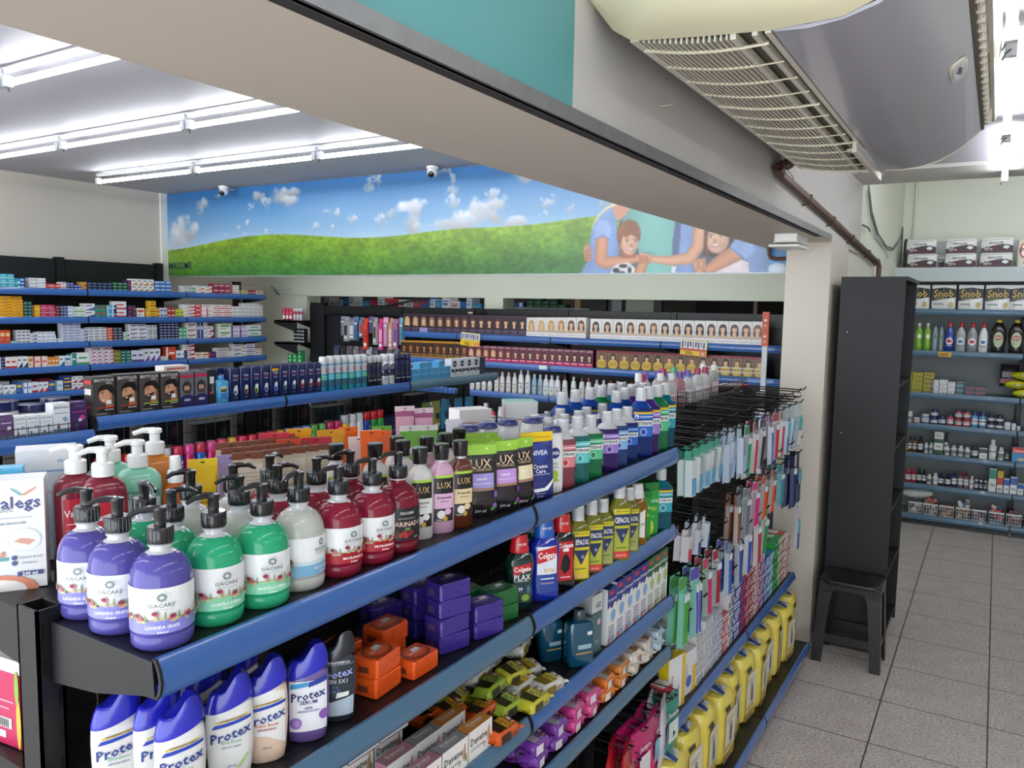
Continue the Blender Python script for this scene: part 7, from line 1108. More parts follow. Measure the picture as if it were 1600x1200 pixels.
for i, (a, b_, h, k) in enumerate(D_G2A):
    y, w_ = (a+b_)/2, (b_-a)
    if k in ('bc', 'vm'): place(men_box(w_-.002, h, i), 'hair_colour_box', ('brown hair colour box with a smiling man, %s of the four' if k == 'bc' else 'grey and navy hair colour box with a bearded man, %s of the row') % nth(i+1), 'hair colour box', (-2.895, y, GZ), PI/2, 'hair colour boxes for men')
    elif k == 'bk': place(carton(w_, .05, h, '#26262a', (('r', -.3, .6, .3, .8, '#d8d8dc'), ('r', -.3, .3, .1, .36, '#c8343c'), ('v', 'FERRO', .1, .45, .3, '#8a8a92'))), 'slim_carton', 'slim black carton between the hair colour boxes and the light blue bottle', 'carton', (-2.895, y, GZ), PI/2)
    else: place(bottle(.036, .02, 3, [(.93, 0), (1, .003), (1, .088), (.85, .096), (.42, .1), (.4, .102)], '#4aa4d0', [(.014, .1), (.015, .101), (.014, .116), (.012, .117)], '#3a8cc8', (('e', 0, .45, .42, .42, '#6cbce0'), ('e', 0, .62, .34, .16, '#e8dc70'), ('e', 0, .6, .3, .12, '#2a3a40'), ('r', -.3, .1, .3, .45, '#3f7cc4'), ('t', 'ANTI', 0, .66, .1, '#f0e890', .4)), .06, (.006, .09)), 'shampoo_bottle', 'short light blue bottle with yellow emblem among the navy shampoos', 'shampoo', (-2.915, y, GZ), PI/2)
CLM = ['#e0e4ea', '#a87848', '#9ac040', '#8ab0e0', '#6a9ae0', '#5aa090', '#7a9a80', '#d04840', '#c86a30', '#d04038']
def clear_bottle(c, i):
    return bottle(.027, .018, 4, [(.93, 0), (1, .003), (1, .11), (.98, .13), (.96, .142), (.92, .147)], '#1f2a58', [(.0, .1465), (.0245, .1468), (.0245, .1475), (0, .1478)], '#26306a', (('t', 'Clear', .05, .83, .07, '#c8cce0', .8), ('r', -.3, .73, .35, .75, '#b83050'), ('r', -.25, .66, .3, .69, '#8a90b8'), ('e', .05, .32, .26, .15, c), ('e', .1, .42, .2, .08, '#dfe4ea'), ('e', .0, .27, .14, .06, '#1c2850'), ('r', -.2, .08, .3, .1, '#6a74a0'))+((('r', -.45, .88, .45, .98, '#e0a820'),) if i == 4 else ()), .044, (.004, .138), None, (), .75)
ci = si = di = 0
for i, (a, b_, h, k) in enumerate(D_G2B):
    y, w_ = (a+b_)/2, b_-a; loc = (-2.92, y, GZ)
    if k == 'cl': place(clear_bottle(CLM[ci], ci), 'shampoo_bottle', 'navy shampoo bottle with %s picture, %s from the light blue bottle' % (cname(CLM[ci]), nth(ci+1)), 'shampoo', loc, PI/2, 'navy shampoo bottles'); ci += 1
    elif k == 'sp':
        c = ('#2f9ac0', '#2f94bc', '#2f8cb8', '#3aa89c', '#34a4a8', '#3a9cc0', '#38a0b8')[si]; place(spray(w_/2*.98, h, c, '#b8bcc0', '#d4d6d8', (('r', -.6, .12, .6, .30, '#2a5a70'), ('e', .15, .6, .2, .06, '#a04a78' if si % 2 else '#d8484c'), ('r', -.6, .32, .6, .46, '#5ac0d0' if si % 2 else '#68b89c'))), 'spray_can', 'light blue spray can with silver top, %s of seven' % nth(si+1), 'spray can', loc, PI/2, 'light blue spray cans'); si += 1
    else:
        c, t_, cp = {'dk': ('#26282c', '#3a3c40', '#c4c6c8'), 'nv': ('#e0e2e4', '#e8eaec', '#d8dadc'), 'nn': ('#222a50', '#2c3560', '#c0c4cc')}[k]
        place(spray(w_/2*.97, h, c, t_, cp if k != 'nn' else '#222a50', (('c', 0, .52, .6, '#18204a'), ('r', -.7, .28, .7, .4, '#30343c'), ('r', -.5, .16, .5, .2, '#8a8f98'))), 'spray_can', '%s deodorant can, %s beyond the light blue cans' % ({'dk': 'black', 'nv': 'white', 'nn': 'navy'}[k], nth(di+1)), 'spray can', loc, PI/2, 'dark and white deodorant cans'); di += 1
for i in range(4): place(clear_bottle('#8ab0e0', 0), 'shampoo_bottle', 'navy shampoo bottle behind the light blue bottle, %s along' % nth(i+1), 'shampoo', (-2.99, 2.23+.062*i, GZ), PI/2, 'navy shampoo bottles')
for i in range(8): place(clear_bottle('#8ab0e0', 0), 'shampoo_bottle', 'navy shampoo bottle behind the front row of navy shampoos, %s along' % nth(i+1), 'shampoo', (-2.985, 2.50+.056*i, GZ), PI/2, 'navy shampoo bottles')
LB = carton(.061, .05, .0355, '#5cb0dc', (('r', -.3, .3, .3, .75, '#1f5c96'), ('r', -.2, .42, .2, .6, '#8ed0ee')), '#7cc4e8', '#4ca4d4')
for c in range(6):
    for r in range(3 if c in (1, 2, 4) else 2):
        place(LB, 'small_carton', 'sky blue carton, %s column from the cans, %s layer' % (nth(c+1), nth(r+1)), 'carton', (-2.90, 3.672+.0627*c, GZ+.0357*r), PI/2, 'sky blue cartons')
for c in range(4): place(carton(.077, .05, .112, '#e6e8ea', (('c', 0, .72, .26, '#16204a'), ('t', 'NIVEA', 0, .72, .08, '#fff', .4), ('p', [(-.5, .42), (.5, .42), (.5, .3), (.1, .24), (-.1, .24), (-.5, .3)], '#1b2344'), ('t', 'MEN', 0, .34, .07, '#fff', .5), ('r', -.2, .1, .2, .13, '#8a90a0'))), 'aftershave_carton', 'white and navy carton, %s of the four past the sky blue ones' % nth(c+1), 'carton', (-2.90, 4.062+.0805*c, GZ), PI/2, 'white and navy cartons')
place(carton(.062, .05, .109, '#3a4058', (('c', 0, .72, .26, '#16204a'), ('r', -.4, .3, .4, .4, '#1b2344')), '#555a70'), 'aftershave_carton', 'slate carton at the far end of the middle gondola top shelf', 'carton', (-2.90, 4.378, GZ), PI/2)
place(carton(.3, .05, .09, '#e2e0e4', (('r', -.5, .7, .5, .95, '#c86a90'),), '#e8e6ea'), 'flat_carton', 'long white carton with pink stripe behind the sky blue cartons', 'carton', (-3.02, 3.80, GZ), PI/2)
place(carton(.12, .06, .168, '#e8dcd8', (('r', -.4, .9, .4, .95, '#c06a60'),), '#ecdcd8'), 'carton', 'pale carton with pinkish top in the row behind the slim black carton', 'carton', (-2.99, 2.14, GZ), PI/2)
# lower first section
for i, (a, b_, h, k) in enumerate(D_G2L):
    c = {'m1': ('#6a4a78', '#e6e2e8'), 'm2': ('#e4e6e8', '#9ab4c4'), 'm3': ('#dfe2e4', '#8aa8bc'), 'm4': ('#4a2a60', '#c04a80')}[k]
    fr = (('r', -.5, 0, .5, .14, '#5a7488' if k != 'm4' else '#3c2050'), ('t', 'MELATONINA' if k != 'm4' else 'COMPLEX', 0, .86, .06, '#777', .85), ('c', .2, .45, .16, c[1]), ('c', .05, .38, .1, '#d8e4ea'), ('c', -.2, .2, .1, '#5a5a5c'), ('r', -.4, .65, .4, .68, c[1]))
    place(carton(b_-a-.001, .05, h, c[0], fr, '#e8e8e8' if k != 'm4' else '#5a3a70'), 'supplement_carton', '%s supplement carton, %s behind the low wire edge' % (('violet and white', 'white', 'white', 'white', 'tall white', 'dark violet')[i], nth(i+1)), 'supplement carton', (-2.90, (a+b_)/2, 1.3615), PI/2, 'supplement cartons')
for i, (y, w_, h) in enumerate(((1.45, .12, .12), (1.56, .1, .1), (1.65, .1, .115), (1.36, .09, .13), (1.26, .09, .1))):
    place(jar(w_/2, h, '#dcdcde', '#1c2350', '#9aa', .3, .98), 'supplement_tub', 'supplement tub with navy lid behind the white supplement cartons, %s from the joint' % nth(i+1), 'tub', (-3.04-.0*(i % 2), y, 1.3615), 0, 'tubs with navy lids')
# second shelf of the middle gondola
SP2 = [('#1f3f9a', '#cc2028', 'blue with red'), ('#2a8a3c', '#cc2028', 'green with red'), ('#1f9a3c', '#cc2028', 'bright green with red'), ('#1f8a3c', '#cc2028', 'green with scarlet'), ('#7c8088', '#d0d2d6', 'grey'), ('#6a7078', '#c8cace', 'grey'), ('#2a60b8', '#d03050', 'blue with pink'), ('#c02868', '#e04890', 'magenta'), ('#2a60b8', '#c83a50', 'blue with rose'), ('#c0286a', '#d84a88', 'pink'), ('#d02850', '#e03a60', 'crimson'), ('#2a9a50', '#d8a020', 'green with amber'), ('#c02868', '#d82858', 'cerise'), ('#b82040', '#d02840', 'red'), ('#2a8a48', '#c83040', 'green with red'), ('#b02838', '#d03848', 'dark red'), ('#e0a020', '#d89020', 'amber'), ('#5a7ab8', '#6a90d0', 'blue'), ('#5a7ab8', '#6a90d0', 'blue'), ('#5a80bc', '#7094d4', 'light blue'), ('#4a8a3c', '#5a9c48', 'green'), ('#4a8a3c', '#5a9c48', 'leaf green'), ('#a82050', '#c82860', 'magenta'), ('#a82050', '#c82860', 'magenta'), ('#d8b020', '#b8bcc0', 'yellow with silver'), ('#dcdcde', '#d0d2d4', 'white'), ('#dcdcde', '#d0d2d4', 'white')]
for i in range(30):
    c = SP2[i % len(SP2)]; y = 1.76+.0563*i
    place(spray(.024, .175 if i < 24 else .20, c[0], None, c[1], (('r', -.6, .2, .6, .3, '#e8e8ec'), ('v', 'Senyute' if i < 4 else 'care', 0, .45, .6, '#e8e8f0'))), 'spray_can', '%s capped can, second shelf of the middle gondola, %s along' % (c[2], nth(i+1)), 'spray can', (-2.94, y, 1.062), PI/2+.3, 'cans on the second shelf')
for i in range(14):
    c = ('#3a5a3c', '#a8b0b4', '#c8c8c8', '#2c3450', '#b0a890', '#2a8a98', '#4a4440')[i % 7]; place(jar(.032, .09+.02*(i % 3), c, '#1e1e22' if i % 2 else '#d0d0d0'), 'cream_jar', '%s jar on the shaded far side of the middle gondola, %s along' % (cname(c), nth(i+1)), 'jar', (-3.20, 1.9+.17*i, 1.062), 0, 'jars on the far side of the middle gondola')
for i in range(13): place(carton(.20, .12, .20+.03*(i % 3), ('#14181c', '#1c2430', '#242024', '#101c20')[i % 4], (('r', -.4, .3, .1, .4, '#4a5058'), ('r', .2, .6, .4, .8, '#5a2c34' if i % 3 else '#2a5a50'))), 'shade_filler_carton', 'dark filler carton added for shade on the far side of the middle gondola, %s along' % nth(i+1), 'carton', (-3.245, .90+.27*i, 1.062), PI/2, 'dark filler cartons on the far side of the middle gondola')  # near-black colours stand in for the shade behind the wire
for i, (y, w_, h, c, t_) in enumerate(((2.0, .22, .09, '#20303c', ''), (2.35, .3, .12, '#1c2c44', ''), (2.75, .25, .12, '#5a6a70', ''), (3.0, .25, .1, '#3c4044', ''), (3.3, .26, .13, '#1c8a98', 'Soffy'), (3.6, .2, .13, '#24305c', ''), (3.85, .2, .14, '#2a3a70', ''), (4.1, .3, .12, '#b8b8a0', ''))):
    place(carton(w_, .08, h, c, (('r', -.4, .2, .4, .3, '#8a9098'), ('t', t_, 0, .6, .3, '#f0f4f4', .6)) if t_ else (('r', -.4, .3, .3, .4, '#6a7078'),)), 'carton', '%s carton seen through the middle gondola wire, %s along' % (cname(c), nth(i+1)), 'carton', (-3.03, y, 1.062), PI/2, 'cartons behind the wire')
for i, (x, y, c) in enumerate(((-3.0, 4.0, '#a0a04c'), (-3.0, 4.1, '#2f8ab0'), (-2.98, 4.22, '#2a86b0'), (-2.98, 4.34, '#2f90b8'), (-3.0, 3.9, '#7a8a40'))):
    place(pouch(.09, .19, .04, c, None, (('c', 0, .5, .25, '#1c3a60'), ('r', -.3, .2, .3, .25, '#d8e4ea'))), 'sachet', '%s sachet at the far end of the second shelf, %s' % (cname(c), nth(i+1)), 'sachet', (x, y, 1.062), PI/2, 'sachets on the second shelf')
# ------------------------------------------------------------------ medicine wall
cells = []
for si, (z, st) in enumerate(D_MED):
    for ki, (a, b_, h, n, r, c1, c2) in enumerate(st):
        h = min(h, .19)
        for i in range(n):
            for j in range(r): cells.append(((b_-a)/n*h/r/(a*a), si, ki, len(st)-ki, a+(b_-a)*i/n, (b_-a)/n, z+.0015+h/r*j, h/r, c1, c2, j, i, r, n))
cells.sort(reverse=True); SHN = ('top', 'second', 'third', 'fourth', 'fifth'); rest = MB()
@cached
def medbox(w_, h, c1, c2, v):
    fr = {0: (('r', -.5, 0, .5, .22, c2), ('r', -.36, .5, .3, .66, c2)), 1: (('r', -.5, .0, -.3, 1, c2), ('r', -.2, .45, .35, .6, c2)), 2: (('r', -.4, .55, .4, .8, c2), ('r', -.4, .25, .1, .35, '#8a8f96')), 3: (('p', [(-.5, 0), (.5, 0), (.5, .5)], c2), ('r', -.4, .62, .2, .76, '#70757c'))}[v]
    return carton(w_, .07, h, c1, fr, c1)
for q, (sz, si, ki, kr, y, w_, z, h, c1, c2, j, i, r, n) in enumerate(cells):
    v = (si*7+ki*3) % 4; ww, hh = round(w_-.0016, 4), round(h-.001, 4)
    if q < 300:
        place(medbox(ww, hh, c1, c2, v), 'medicine_box', '%s and %s box, %s shelf, %s stack from far end, row %s, column %s' % (cname(c1), cname(c2), SHN[si], nth(kr), 'one two three four five six seven'.split()[j], 'one two three four five six'.split()[n-1-i]), 'medicine box', (-6.432-(.012 if j == r-1 and r > 2 else 0)*(i % 2), y+w_/2, z), PI/2, 'medicine boxes on the wall shelves')
    else:
        k0 = len(rest.v); mm = MB(); mm.box(-6.502, y+.0008, z, -6.432, y+w_-.0008, z+h-.001, c1); g = plane((-6.432, y+w_/2, z), (0, 1, 0), (0, 0, 1)); mm.drect(g, -w_*.36, h*.25, w_*.3, h*.55, c2)
        for f, mi_ in zip(mm.f, mm.m): rest.poly([mm.v[a] for a in f], mm.mats[mi_])
tag(rest.build('medicine_boxes'), 'smaller medicine boxes packed along the wall shelves', 'medicine boxes', None, 'stuff')
for i in range(11):
    y = 3.0+.165*i; c = ('#2a58a8', '#e8eaee', '#c8ccd0', '#c83848')[i % 4]; place(carton(.1, .1, .09, c, (('r', -.4, .5, .4, .7, '#e8c040'),)), 'medicine_box', 'box on the shaded wall shelf behind the mens hair colour boxes, %s along' % nth(i+1), 'medicine box', (-6.56, y, 1.1115), PI/2, 'shaded medicine boxes')
# ------------------------------------------------------------------ hair colour rack
n_ = {}
for nm_, z, rows_ in (('top', 1.6115, D_HAIR1), ('second', 1.3815, D_HAIR2)):
    for i, (a, b_, h, k) in enumerate(rows_):
        n_[(nm_, k)] = n_.get((nm_, k), 0)+1; v = n_[(nm_, k)]-1
        lb = {'d': 'dark plum box with a long-haired model', 'w': 'white box with a model', 'o': 'brown and gold box with a dark-haired model', 'p': 'magenta box with a small portrait', 'g': 'box with a portrait over a gold disc'}[k]
        place(hair_box(round(b_-a-.002, 3), round(min(h, .19), 3), k, v if k != 'w' or v < 6 else 6+(v*5) % 9), 'hair_colour_box', '%s, %s of its kind, %s rack shelf' % (lb, nth(v+1), nm_), 'hair colour box', ((a+b_)/2, 5.672, z), 0, 'hair colour boxes on the %s shelf' % nm_)
for i, x in enumerate((-3.975, -3.945, -3.915, -3.2, -2.9, -3.05)):
    place(carton(.06, .05, .04, ('#3c2430', '#d0a0b0', '#c03060')[i // 2], (('r', -.4, .3, .4, .6, '#d8d0c8'),)), 'small_carton', 'small carton lying on top of the hair colour boxes, %s along' % nth(i+1), 'small carton', (x, 5.75, 1.6115+.165 if i < 3 else 1.3815+.172), 0, 'cartons on top of the boxes') if i in (1, 3, 4) else None
SHM = {'s': ('#dcdcd8', '#c8ccd0', .024), 't': ('#d8d6d4', '#cfcfcc', .024), 'u': ('#dcdfe2', '#d4d6da', .0265), 'b': ('#8fb0c4', '#d4d6da', .024), 'r': ('#d8d4d4', '#7a2c34', .024)}
def shm(k, h, i):
    c, cp, R = SHM[k]; t = h/.16
    return bottle(R, R*.65, 2.4, [(.85, 0), (.95, .004), (1, .02), (.98, .09*t), (.8, .122*t), (.5, .13*t)], c, [(.010, .13*t), (.011, .131*t), (.010, .158*t), (.008, .16*t)], cp, (('r', -.4, .55, .4, .6, '#50545c'), ('r', -.4, .2, .3, .23, '#9a8a70'), ('e', .1, .35, .2, .1, ('#b08050', '#7aa0b8', '#9ab08a')[i % 3])), R*1.6, (.01, .115*t))
for i, (a, b_, h, k) in enumerate(D_HAIR3):
    place(shm(k, round(max(h, .1), 2), i), 'shampoo_bottle', '%s shampoo bottle on the third rack shelf, %s from the pegboard' % ({'s': 'small white', 't': 'cream', 'u': 'tall white', 'b': 'grey-blue', 'r': 'white and red'}[k], nth(i+1)), 'shampoo', ((a+b_)/2, 5.69, 1.1305), 0, 'bottles on the third rack shelf')
for i in range(22):
    k = 'turutrbuttrrutbtrutuut'[i]; c = '#c8683c' if i % 5 == 1 else None
    place(shm(k, .16, i), 'shampoo_bottle', 'pale bottle on the third rack shelf beyond the mouthwash caps, %s along' % nth(i+1), 'shampoo', (-2.68+.06*i, 5.69, 1.1305), 0, 'bottles on the third rack shelf')
for i in range(34):
    c = ('#1f7a8c', '#2a50a0', '#3a9a48', '#1f2a60', '#dcdcd8', '#e0e0dc', '#c83040')[(i*5+i//6) % 7]; place(jar(.026, .13+.02*(i % 3), c, '#d8d8d8' if i % 2 else '#2a2a30', '#d0d4d8', .2, .8), 'care_bottle', '%s bottle on the fourth rack shelf, %s from the pegboard' % (cname(c), nth(i+1)), 'bottle', (-4.55+.075*i, 5.69, .852), 0, 'bottles on the fourth rack shelf')
# signs on the rails
def sign(x, z, txt, lb, big):
    m = MB(); m.box(-.1, 0, 0, .1, .001, .112, '#ecc41c'); g = front(0); m.drect(g, -.096, .035, .096, .108, '#d8dce0' if big else '#e4e0dc'); m.drect(g, -.096, .035, .096, .05, '#e8c020' if big else '#c83840')
    for k in range(9): m.drect(g, -.09+.02*k, .055+.01*(k % 2), -.078+.02*k, .100, ('#3a4480', '#8a90b8', '#584a50')[k % 3])
    m.drect(g, .05, .005, .095, .03, '#e0564c'); m.dtext(g, txt, .072, .018, .016, '#fff', .04); m.drect(g, -.06, .008, .0, .014, '#5a4a10'); m.drect(g, -.06, .02, -.01, .026, '#5a4a10')
    place(m.mesh('sign'), 'price_sign', lb, 'sign', (x, 5.625, z), 0, None, (1, 1, 1), 0, .06)
sign(-3.86, 1.512, '29', 'yellow offer sign with blue pictures clipped to the top rail near the pegboard', True); sign(-1.885, 1.522, '20', 'yellow offer sign with portraits clipped to the top rail near the column', False)
m = MB(); m.box(-.036, 0, -.02, .036, .0012, .012, '#dfe4e6'); place(m.mesh('tag'), 'price_tag', 'small white price tag on the second rail of the hair colour rack', 'price tag', (-3.14, 5.63, 1.37))
# accessories hanging on the pegboard
PBs = [('#24305c', '#8a90a0', 'navy and silver'), ('#a8aab0', '#3a3a44', 'silver'), ('#8a8c94', '#d0d4d8', 'silver and grey'), ('#30406c', '#4a7ab0', 'navy blue'), ('#7a8a9c', '#d8443a', 'grey and red'), ('#e0442c', '#c83020', 'scarlet'), ('#9a6090', '#4a5a9c', 'mauve'), ('#b8b4a8', '#5a4a40', 'beige'), ('#d83c90', '#f0a0cc', 'hot pink'), ('#d858a0', '#e8b0d0', 'pink'), ('#c8a888', '#e0d0c0', 'tan'), ('#b870a0', '#6a4a9c', 'violet'), ('#9a6ab0', '#5ab0b8', 'violet and teal')]
for i, (c, a, nm_) in enumerate(PBs):
    x = -5.53+.062*i; h = (.2, .24, .22, .24, .2, .3, .16, .26, .3, .28, .3, .28, .26)[i]
    place(blister(.055 if i not in (1, 2) else .075, h, c, a, 'bag' if i % 3 else 'brush', a), 'accessory_pack', '%s accessory pack on the black pegboard, %s from the post' % (nm_, nth(i+1)), 'accessory pack', (x, 5.84-.01*(i % 2), 1.735-.008*(i % 3)), (.2, -.15, .1)[i % 3], 'packs on the pegboard', (1, 1, 1), .0)
for i in range(11):
    x = -5.62+.085*i; c = ('#2a3050', '#3a3a40', '#5a5058', '#8a8a94', '#5a2438', '#c0c0c8')[i % 6]; place(blister(.07, .2, c, '#5a6070', 'bag', '#30343c'), 'accessory_pack', 'dim accessory pack low on the black pegboard, %s from the post' % nth(i+1), 'accessory pack', (x, 5.85, 1.44), (.2, -.15)[i % 2], 'packs low on the pegboard')
m = MB(); m.tube([(-5.75, 5.83, 1.745), (-4.75, 5.80, 1.752)], .006, HK, 6); m.tube([(-5.75, 5.90, 1.745), (-5.75, 5.83, 1.745)], .006, HK, 6); m.build('hanging_bar', HR)
for i in range(24): m = MB(); m.tube([(0, 0, 0), (0, -.06, -.002)], .003, HK, 5); m.build('peg', HR, (-5.53+.062*(i % 13), 5.9, 1.742 if i < 13 else 1.445)) if i < 20 else None
# end cap goods
for i in range(3): place(spray(.022, .12, '#c41f48', '#d84a68', '#d8304c', (('c', 0, .25, .5, '#ecebe8'),)), 'spray_can', 'red can with white spot on the end shelves, %s' % nth(i+1), 'spray can', (-6.31+.05*i, 5.80, 1.676), 0, 'red cans on the rack end')
for i in range(3): place(spray(.022, .12, '#b8b4b8', '#a84058', '#d0d0d4'), 'spray_can', 'silver and red can on the end shelves, %s' % nth(i+1), 'spray can', (-6.16+.045*i, 5.80, 1.676), 0, 'silver and red cans on the rack end')
for i in range(4):
    for j in range(2): place(carton(.075, .05, .034, '#1c1c20', (('r', -.5, .1, .5, .5, '#d8d8d8'), ('r', -.2, .3, .2, .6, '#2c2c30'))), 'small_carton', 'black and white carton on the end shelves, %s layer, %s column' % (nth(i+1), nth(j+1)), 'carton', (-6.15+.08*j, 5.80, 1.4515+.035*i), 0, 'black and white cartons on the rack end')
for i in range(4):
    for j in range(3): 
        if i < 3 or j == 2: place(carton(.065, .05, .04, '#2a9a4c', (('c', 0, .5, .2, '#c8e8d0'),)), 'small_carton', 'green carton on the end shelves, %s layer, %s column' % (nth(i+1), nth(j+1)), 'carton', (-6.24+.07*j, 5.80, 1.2015+.041*i), 0, 'green cartons on the rack end')
# ------------------------------------------------------------------ goods in the back room, seen through the openings
BRS = thing('storage_shelf', 'shelf of stock seen through the back openings', 'shelf', (0, 0, 0))
mb = MB(); mb.box(-6.9, 6.9, 1.80, -4.45, 7.4, 1.82, '#9aa4ac'); mb.box(-4.3, 6.9, 1.835, -3.35, 7.3, 1.85, '#b8c4c8'); mb.build('shelf', BRS)
for x in (-6.85, -5.6, -4.5, -3.4): mb = MB(); mb.box(x, 7.3, 0, x+.04, 7.34, 2.2, '#4a5058'); mb.build('upright', BRS)
rr = random.Random(4); x = -6.85; i = 0
while x < -4.62:
    w_ = rr.uniform(.07, .14); c = rr.choice(['#e4e4e6', '#e8e6e2', '#2a68b0', '#dcdfe2', '#d8484c', '#3a8ab8', '#e6e6ea', '#5ab0c8', '#b83048', '#e8e4dc', '#2f74a8']); h = rr.uniform(.06, .13); i += 1
    a_ = rr.choice(['#3a70b0', '#c04050', '#7ab0c8', '#8a9098']); place(carton(round(w_-.004, 2), .15, round(h, 2), c, (('r', -.4, .3, .2, .5, a_), ('r', -.4, .6, .3, .7, a_))), 'stock_box', '%s box on the back room shelf, %s from the end rack' % (cname(c), nth(i)), 'box', (x+w_/2, 6.92, 1.8215), 0, 'boxes on the back room shelf'); x += w_
for j in range(5):
    for k in range((2, 3, 2, 3, 1)[j]): place(carton(.085, .1, .034, '#1f5a3c', (('r', -.4, .3, .3, .6, '#8ab89c'),), '#2a6a48'), 'stock_box', 'dark green box through the second opening, %s column, %s layer' % (nth(j+1), nth(k+1)), 'box', (-4.02+.09*j, 6.92, 1.8515+.035*k), 0, 'dark green stock boxes')
place(carton(.1, .1, .05, '#2456a8', (('r', 0, .1, .4, .9, '#e4e8ee'),)), 'stock_box', 'blue and white box through the second opening', 'box', (-4.15, 6.92, 1.8515))
for nm_, x0, x1, y_, c in (('panel', -3.56, -3.50, 7.0, '#d8b888'), ('panel', -3.45, -3.35, 7.6, '#9aa4a8'), ('panel', -3.25, -3.15, 7.2, '#c8d4dc'), ('panel', -3.02, -2.74, 7.0, '#dfe6d4'), ('panel', -2.74, -2.66, 7.0, '#6a6a64'), ('panel', -1.82, -1.79, 7.0, '#b8b090')):
    slab('trim_7', x0, y_, 0, x1, y_+.05, 2.55, mat(c, .6))
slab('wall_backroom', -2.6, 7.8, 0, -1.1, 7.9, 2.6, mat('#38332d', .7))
mb = MB(); mb.tube([(-6.1, 6.91, 1.833), (-5.9, 6.91, 1.834), (-5.7, 6.905, 1.87), (-5.45, 6.905, 1.915), (-5.25, 6.905, 1.94)], .012, '#3c4844', 8); tag(mb.build('hose'), 'dark curved hose behind the rack in the first opening', 'hose')
mb = MB(); mb.tube([(-6.97, 5.3, 2.02), (-6.5, 6.085, 2.0), (-6.76, 6.09, 2.01)], .004, '#c8c8c0', 5); mb.tube([(-6.82, 6.085, 2.02), (-6.77, 6.085, 2.0), (-6.74, 6.085, 1.955), (-6.70, 6.085, 1.94)], .008, '#3a5a8c', 6); mb.tube([(-6.70, 6.088, 1.945), (-6.3, 6.088, 1.94)], .004, '#d8d8d0', 5)
tag(mb.build('cable_run'), 'thin pale cable with blue loop on the back wall corner', 'cable')
# ------------------------------------------------------------------ end wall goods
EN = dict(D_END); KIND = {}
def cw_(a, b_): return (a+b_)/2
for i, (a, b_, h, k) in enumerate(EN['1539']):
    x, w_ = cw_(a, b_), b_-a; z = 1.5405; n = nth(i+1)
    if k in ('gn', 'gy'): place(bottle(w_/2*.95, w_/2*.8, 2, [(.9, 0), (1, .006), (1, .05), (.9, .08), (1, .11), (.95, .16), (.5, .20), (.42, .21)], '#7ab02c' if k == 'gn' else '#8a9aa0', [(.012, .21), (.014, .212), (.013, .235), (.01, .238)], '#d8dcd8' if k == 'gn' else '#3a4a6c', (('e', .1, .6, .35, .12, '#e4ecdc' if k == 'gn' else '#5a8a6c'),), w_*.8, (.02, .19)), 'cleaner_bottle', ('lime green' if k == 'gn' else 'clear grey')+' cleaner bottle on the end wall, %s beside the bookcase' % n, 'cleaner bottle', (x, 7.83, z), 0, 'cleaner bottles on the end wall')
    elif k in ('bl', 'wt'): place(bottle(w_/2*.95, w_/2*.7, 2.3, [(.9, 0), (1, .006), (1, .13), (.85, .17), (.45, .20), (.4, .21)], '#1c3c9c' if k == 'bl' else ('#a8acb0', '#8c9096', '#dcdfe2')[i % 3], [(.014, .21), (.017, .212), (.014, .24), (.008, .25)], '#c41f2c', (('e', 0, .45, .42, .2, '#e8e8ec' if k == 'bl' else '#f0f0f2'), ('e', 0, .45, .3, .1, '#c82838' if i % 2 else '#3a78b8'), ('r', -.3, .15, .3, .25, '#8a9098')), w_*.85, (.02, .17)), 'cleaner_bottle', '%s bleach bottle with red cap on the end wall, %s along' % ('blue' if k == 'bl' else 'grey-white', n), 'cleaner bottle', (x, 7.83, z), 0, 'cleaner bottles on the end wall')
    else: place(bottle(w_/2*.97, w_/2*.7, 2.2, [(.75, 0), (.85, .01), (.8, .05), (1, .13), (.95, .19), (.55, .24), (.3, .26)], '#1c1416', [(.018, .255), (.022, .258), (.02, .28), (.014, .285)], '#d8c42c', (('e', 0, .42, .34, .3, '#b8c8a8'), ('e', 0, .5, .26, .10, '#b83a30'), ('t', 'BRILHO', 0, .5, .09, '#e8e4d0', .4)), w_*.9, (.02, .24)), 'cleaner_bottle', 'large dark bottle with yellow cap on the end wall, %s on its shelf' % n, 'cleaner bottle', (x, 7.84, z), 0, 'large dark bottles on the end wall')
m = MB(); m.box(-.05, 0, -.04, .05, .001, 0, '#d8a828'); m.drect(front(0), -.04, -.03, .03, -.012, '#8a6a18'); place(m.mesh('tag'), 'price_tag', 'yellow price tag under the blue bleach bottle', 'price tag', (-.37, 7.728, 1.535))
def softpack(w_, d, h, col, mk, seed=1):
    m = MB(); rr = random.Random(seed); R_ = []
    for z, k in ((0, .96), (.012, 1), (h*.5, 1.015), (h-.015, 1), (h, .95)): R_.append([(w_/2*k*math.copysign(abs(math.cos(t))**.3, math.cos(t))+rr.uniform(-.003, .003), d/2+d/2*k*math.copysign(abs(math.sin(t))**.3, math.sin(t))+rr.uniform(-.003, .003), z) for t in [2*PI*(q+.5)/24 for q in range(24)]])
    m.loft(R_, mat(col, .25, coat=.4)); L = MB(); L.lift = .0065; L.marks(front(0), w_*.98, h, mk); return [('pack', m.mesh('pack'), [('print', L.mesh('print'))])]
